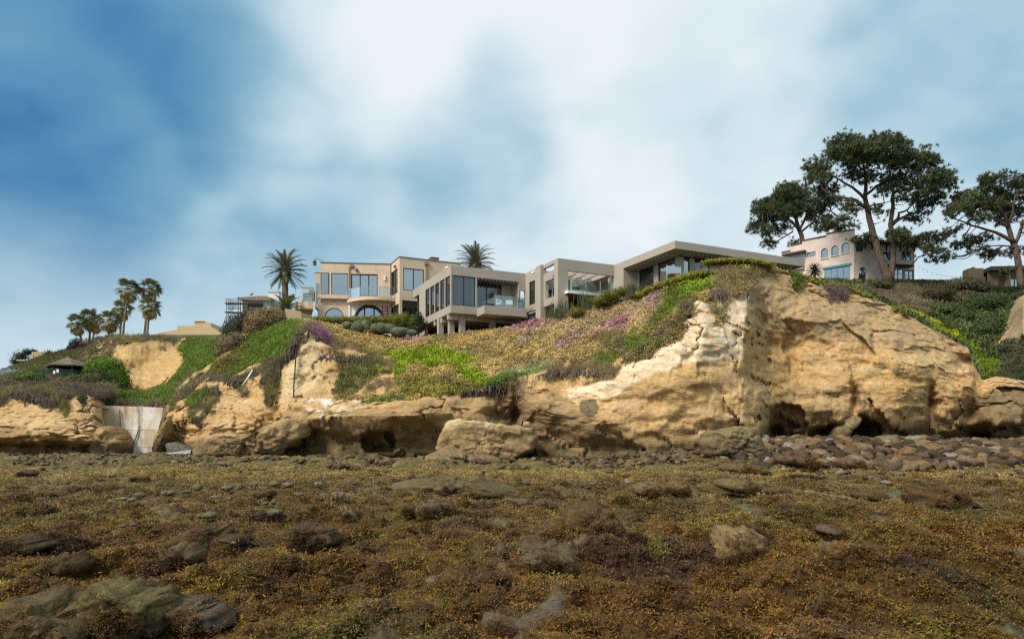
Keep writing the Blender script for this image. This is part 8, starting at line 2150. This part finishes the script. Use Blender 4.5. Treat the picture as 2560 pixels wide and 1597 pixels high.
# ---------------------------------------------------------------- pipes, roots, small things
def tube_thing(name, pts, rad, mat, label, cat, n=7):
    b = Vector(pts[-1]); o = MB().tube([Vector(p) - b for p in pts], rad, n).build(name, mat, None, True); o.location = b; return tag(o, label, cat)
out = Vector((0, -0.28, 0.05))
tube_thing('drain_pipe', [bluff_point(745, 847) + out, bluff_point(743, 880) + out, bluff_point(740, 930) + out, bluff_point(737, 970) + out, bluff_point(736, 994) + out], 0.05, flat('black_pipe', (0.02, 0.018, 0.016), 0.6), 'black drain pipe hanging down the bare cliff corner', 'pipe')
WP = flat('white_plastic_pipe', (0.72, 0.71, 0.68), 0.5)
d1 = bluff_point(605, 962).y - 0.7
tube_thing('drain_pipe', [P(631, 925, d1 + 0.6), P(620, 944, d1), P(606, 964, d1 - 0.2)], 0.07, WP, 'white plastic pipe sticking out of the hanging mats', 'pipe')
d2 = bluff_point(430, 890).y - 0.8
tube_thing('drain_pipe', [P(442, 882, d2 + 0.4), P(432, 888, d2), P(423, 895, d2 - 0.2)], 0.05, WP, 'thin white pipe lying on the bare scarp', 'pipe')
rr = random.Random(9); mb = MB()
for k in range(46):
    x = rr.uniform(1236, 1372); y0 = np.interp(x, [1236, 1290, 1372], [968, 948, 932]) + rr.uniform(-4, 6); p0 = bluff_point(x, y0); l = rr.uniform(0.5, 1.9)
    a = p0 + Vector((rr.uniform(-0.2, 0.2), -0.25, 0)); mb.tube([p0, a + Vector((0, -0.1, -0.25 * l)), a + Vector((rr.uniform(-0.35, 0.25), -0.12, -l))], [0.025, 0.018, 0.006], 4, False)
o = mb.build('hanging_roots', flat('pale_root', (0.20, 0.15, 0.11), 0.9)); tag(o, 'pale roots dangling under the slope edge above the crack', 'roots', kind='stuff')
# trailing mats over the western brows
def trailing(name, spots, n, col, label, seed):
    r = random.Random(seed); mb = MB()
    for (x0, y0, x1, y1, l0, l1) in spots:
        for k in range(n):
            f = r.random(); x, y = x0 + (x1 - x0) * f, y0 + (y1 - y0) * f + r.uniform(-5, 5); l = r.uniform(l0, l1) * (0.35 + 0.65 * math.sin(math.pi * f) if l1 > 1.2 else 1)
            p = bluff_point(x, y) + Vector((0, -0.15, 0.1)); w = r.uniform(0.02, 0.05); q = p + Vector((r.uniform(-0.15, 0.15), -r.uniform(0.05, 0.3), -l * 0.5)); e = q + Vector((r.uniform(-0.2, 0.2), r.uniform(-0.05, 0.1), -l * 0.5))
            b = len(mb.v); s = Vector((w, r.uniform(-w, w), 0)); mb.v += [tuple(p - s), tuple(p + s), tuple(q + s), tuple(q - s), tuple(e)]; mb.f += [(b, b + 1, b + 2, b + 3), (b + 3, b + 2, b + 4)]
    o = mb.build(name, leafy('trailing_%d' % seed, col, 0.5, 0.15, 0.8)); tag(o, label, 'trailing plants', kind='stuff')
trailing('trailing_mat', [(530, 945, 605, 950, 0.5, 1.4), (585, 948, 640, 930, 1.0, 2.4), (650, 920, 705, 905, 1.6, 4.0), (655, 950, 700, 930, 1.5, 3.4), (270, 1010, 410, 1010, 0.6, 1.6), (455, 985, 545, 975, 1.0, 3.0), (700, 905, 760, 830, 0.4, 1.3), (770, 822, 830, 860, 0.4, 1.1)], 260, (0.105, 0.080, 0.055), 'brown and green mats trailing down over the western cliff', 1)
trailing('trailing_brush', [(30, 985, 140, 1000, 0.4, 1.3), (152, 985, 174, 985, 0.9, 2.2), (202, 986, 216, 986, 0.6, 1.4), (800, 890, 960, 900, 0.4, 1.1), (1700, 765, 1740, 745, 0.4, 1.2), (1770, 735, 1815, 730, 0.8, 2.4), (1380, 930, 1540, 930, 0.3, 0.9), (1150, 985, 1240, 968, 0.3, 0.8), (2062, 715, 2110, 730, 0.4, 1.2)], 150, (0.115, 0.085, 0.075), 'dry purple grey brush trailing over the cliff brows', 2)

# planter, covered barbecue and string lights by the pink house
p = P(2155, 707, 91.5); o = empty('planter', p, 'long brown timber planter in front of the pink house', 'planter'); br = flat('brown_planter_board', (0.12, 0.065, 0.03), 0.8)
for k in range(3): MB().box(-1.35, 1.35, -0.3, 0.3, 0.22 * k + 0.01 - 0.5, 0.22 * (k + 1) - 0.5).build('board', br, o)
for x in (-1.36, 0.0, 1.30): MB().box(x, x + 0.07, -0.34, -0.30, -0.6, 0.2).build('batten', br, o)
p = P(2091, 704, 92); o = empty('barbecue', p, 'dark covered barbecue below the big teal window', 'barbecue'); bk = flat('dark_cover', (0.05, 0.05, 0.06), 0.7)
MB().add([(-1.1, -0.4, -0.4), (1.1, -0.4, -0.4), (1.1, 0.4, -0.4), (-1.1, 0.4, -0.4), (-0.8, -0.35, 0.25), (0.75, -0.35, 0.32), (0.75, 0.35, 0.32), (-0.8, 0.35, 0.25)], [(3, 2, 1, 0), (4, 5, 6, 7), (0, 1, 5, 4), (1, 2, 6, 5), (2, 3, 7, 6), (3, 0, 4, 7)]).build('cover', bk, o); MB().box(-0.6, 0.6, -0.46, -0.42, 0.0, 0.05).build('handle', STEEL, o)
o = empty('string_lights', P(2290, 664, 95), 'string of small bulbs from the pink house to the right', 'string lights'); b0 = o.location.copy()
pts = [P(2290 + 140 * k / 24, 664 + 22 * (k / 24) + 14 * math.sin(math.pi * k / 24), 95) - b0 for k in range(25)]
MB().tube(pts, 0.008, 4).build('wire', bk, o)
for k in range(1, 24, 2): MB().tube([pts[k] - Vector((0, 0, 0.02)), pts[k] - Vector((0, 0, 0.08)), pts[k] - Vector((0, 0, 0.14))], [0.02, 0.05, 0.02], 6).build('bulb', WHITE, o)
# a dark bird on the mint house roof
pb = P(629, 740, 97); o = empty('bird', pb, 'small dark bird perched on the red tiled roof', 'bird'); bd = flat('dark_feathers', (0.03, 0.03, 0.032), 0.7)
MB().tube([(-0.34, 0, 0.10), (-0.18, 0, 0.16), (-0.05, 0, 0.2), (0.08, 0, 0.26), (0.14, 0, 0.33), (0.19, 0, 0.36), (0.24, 0, 0.35), (0.31, 0, 0.34)], [0.012, 0.05, 0.095, 0.09, 0.06, 0.055, 0.03, 0.006], 8).build('body', bd, o, True)
for s in (-1, 1): MB().tube([(0.0, 0.03 * s, 0.14), (0.02, 0.03 * s, 0.0)], 0.01, 4).build('leg', bd, o)
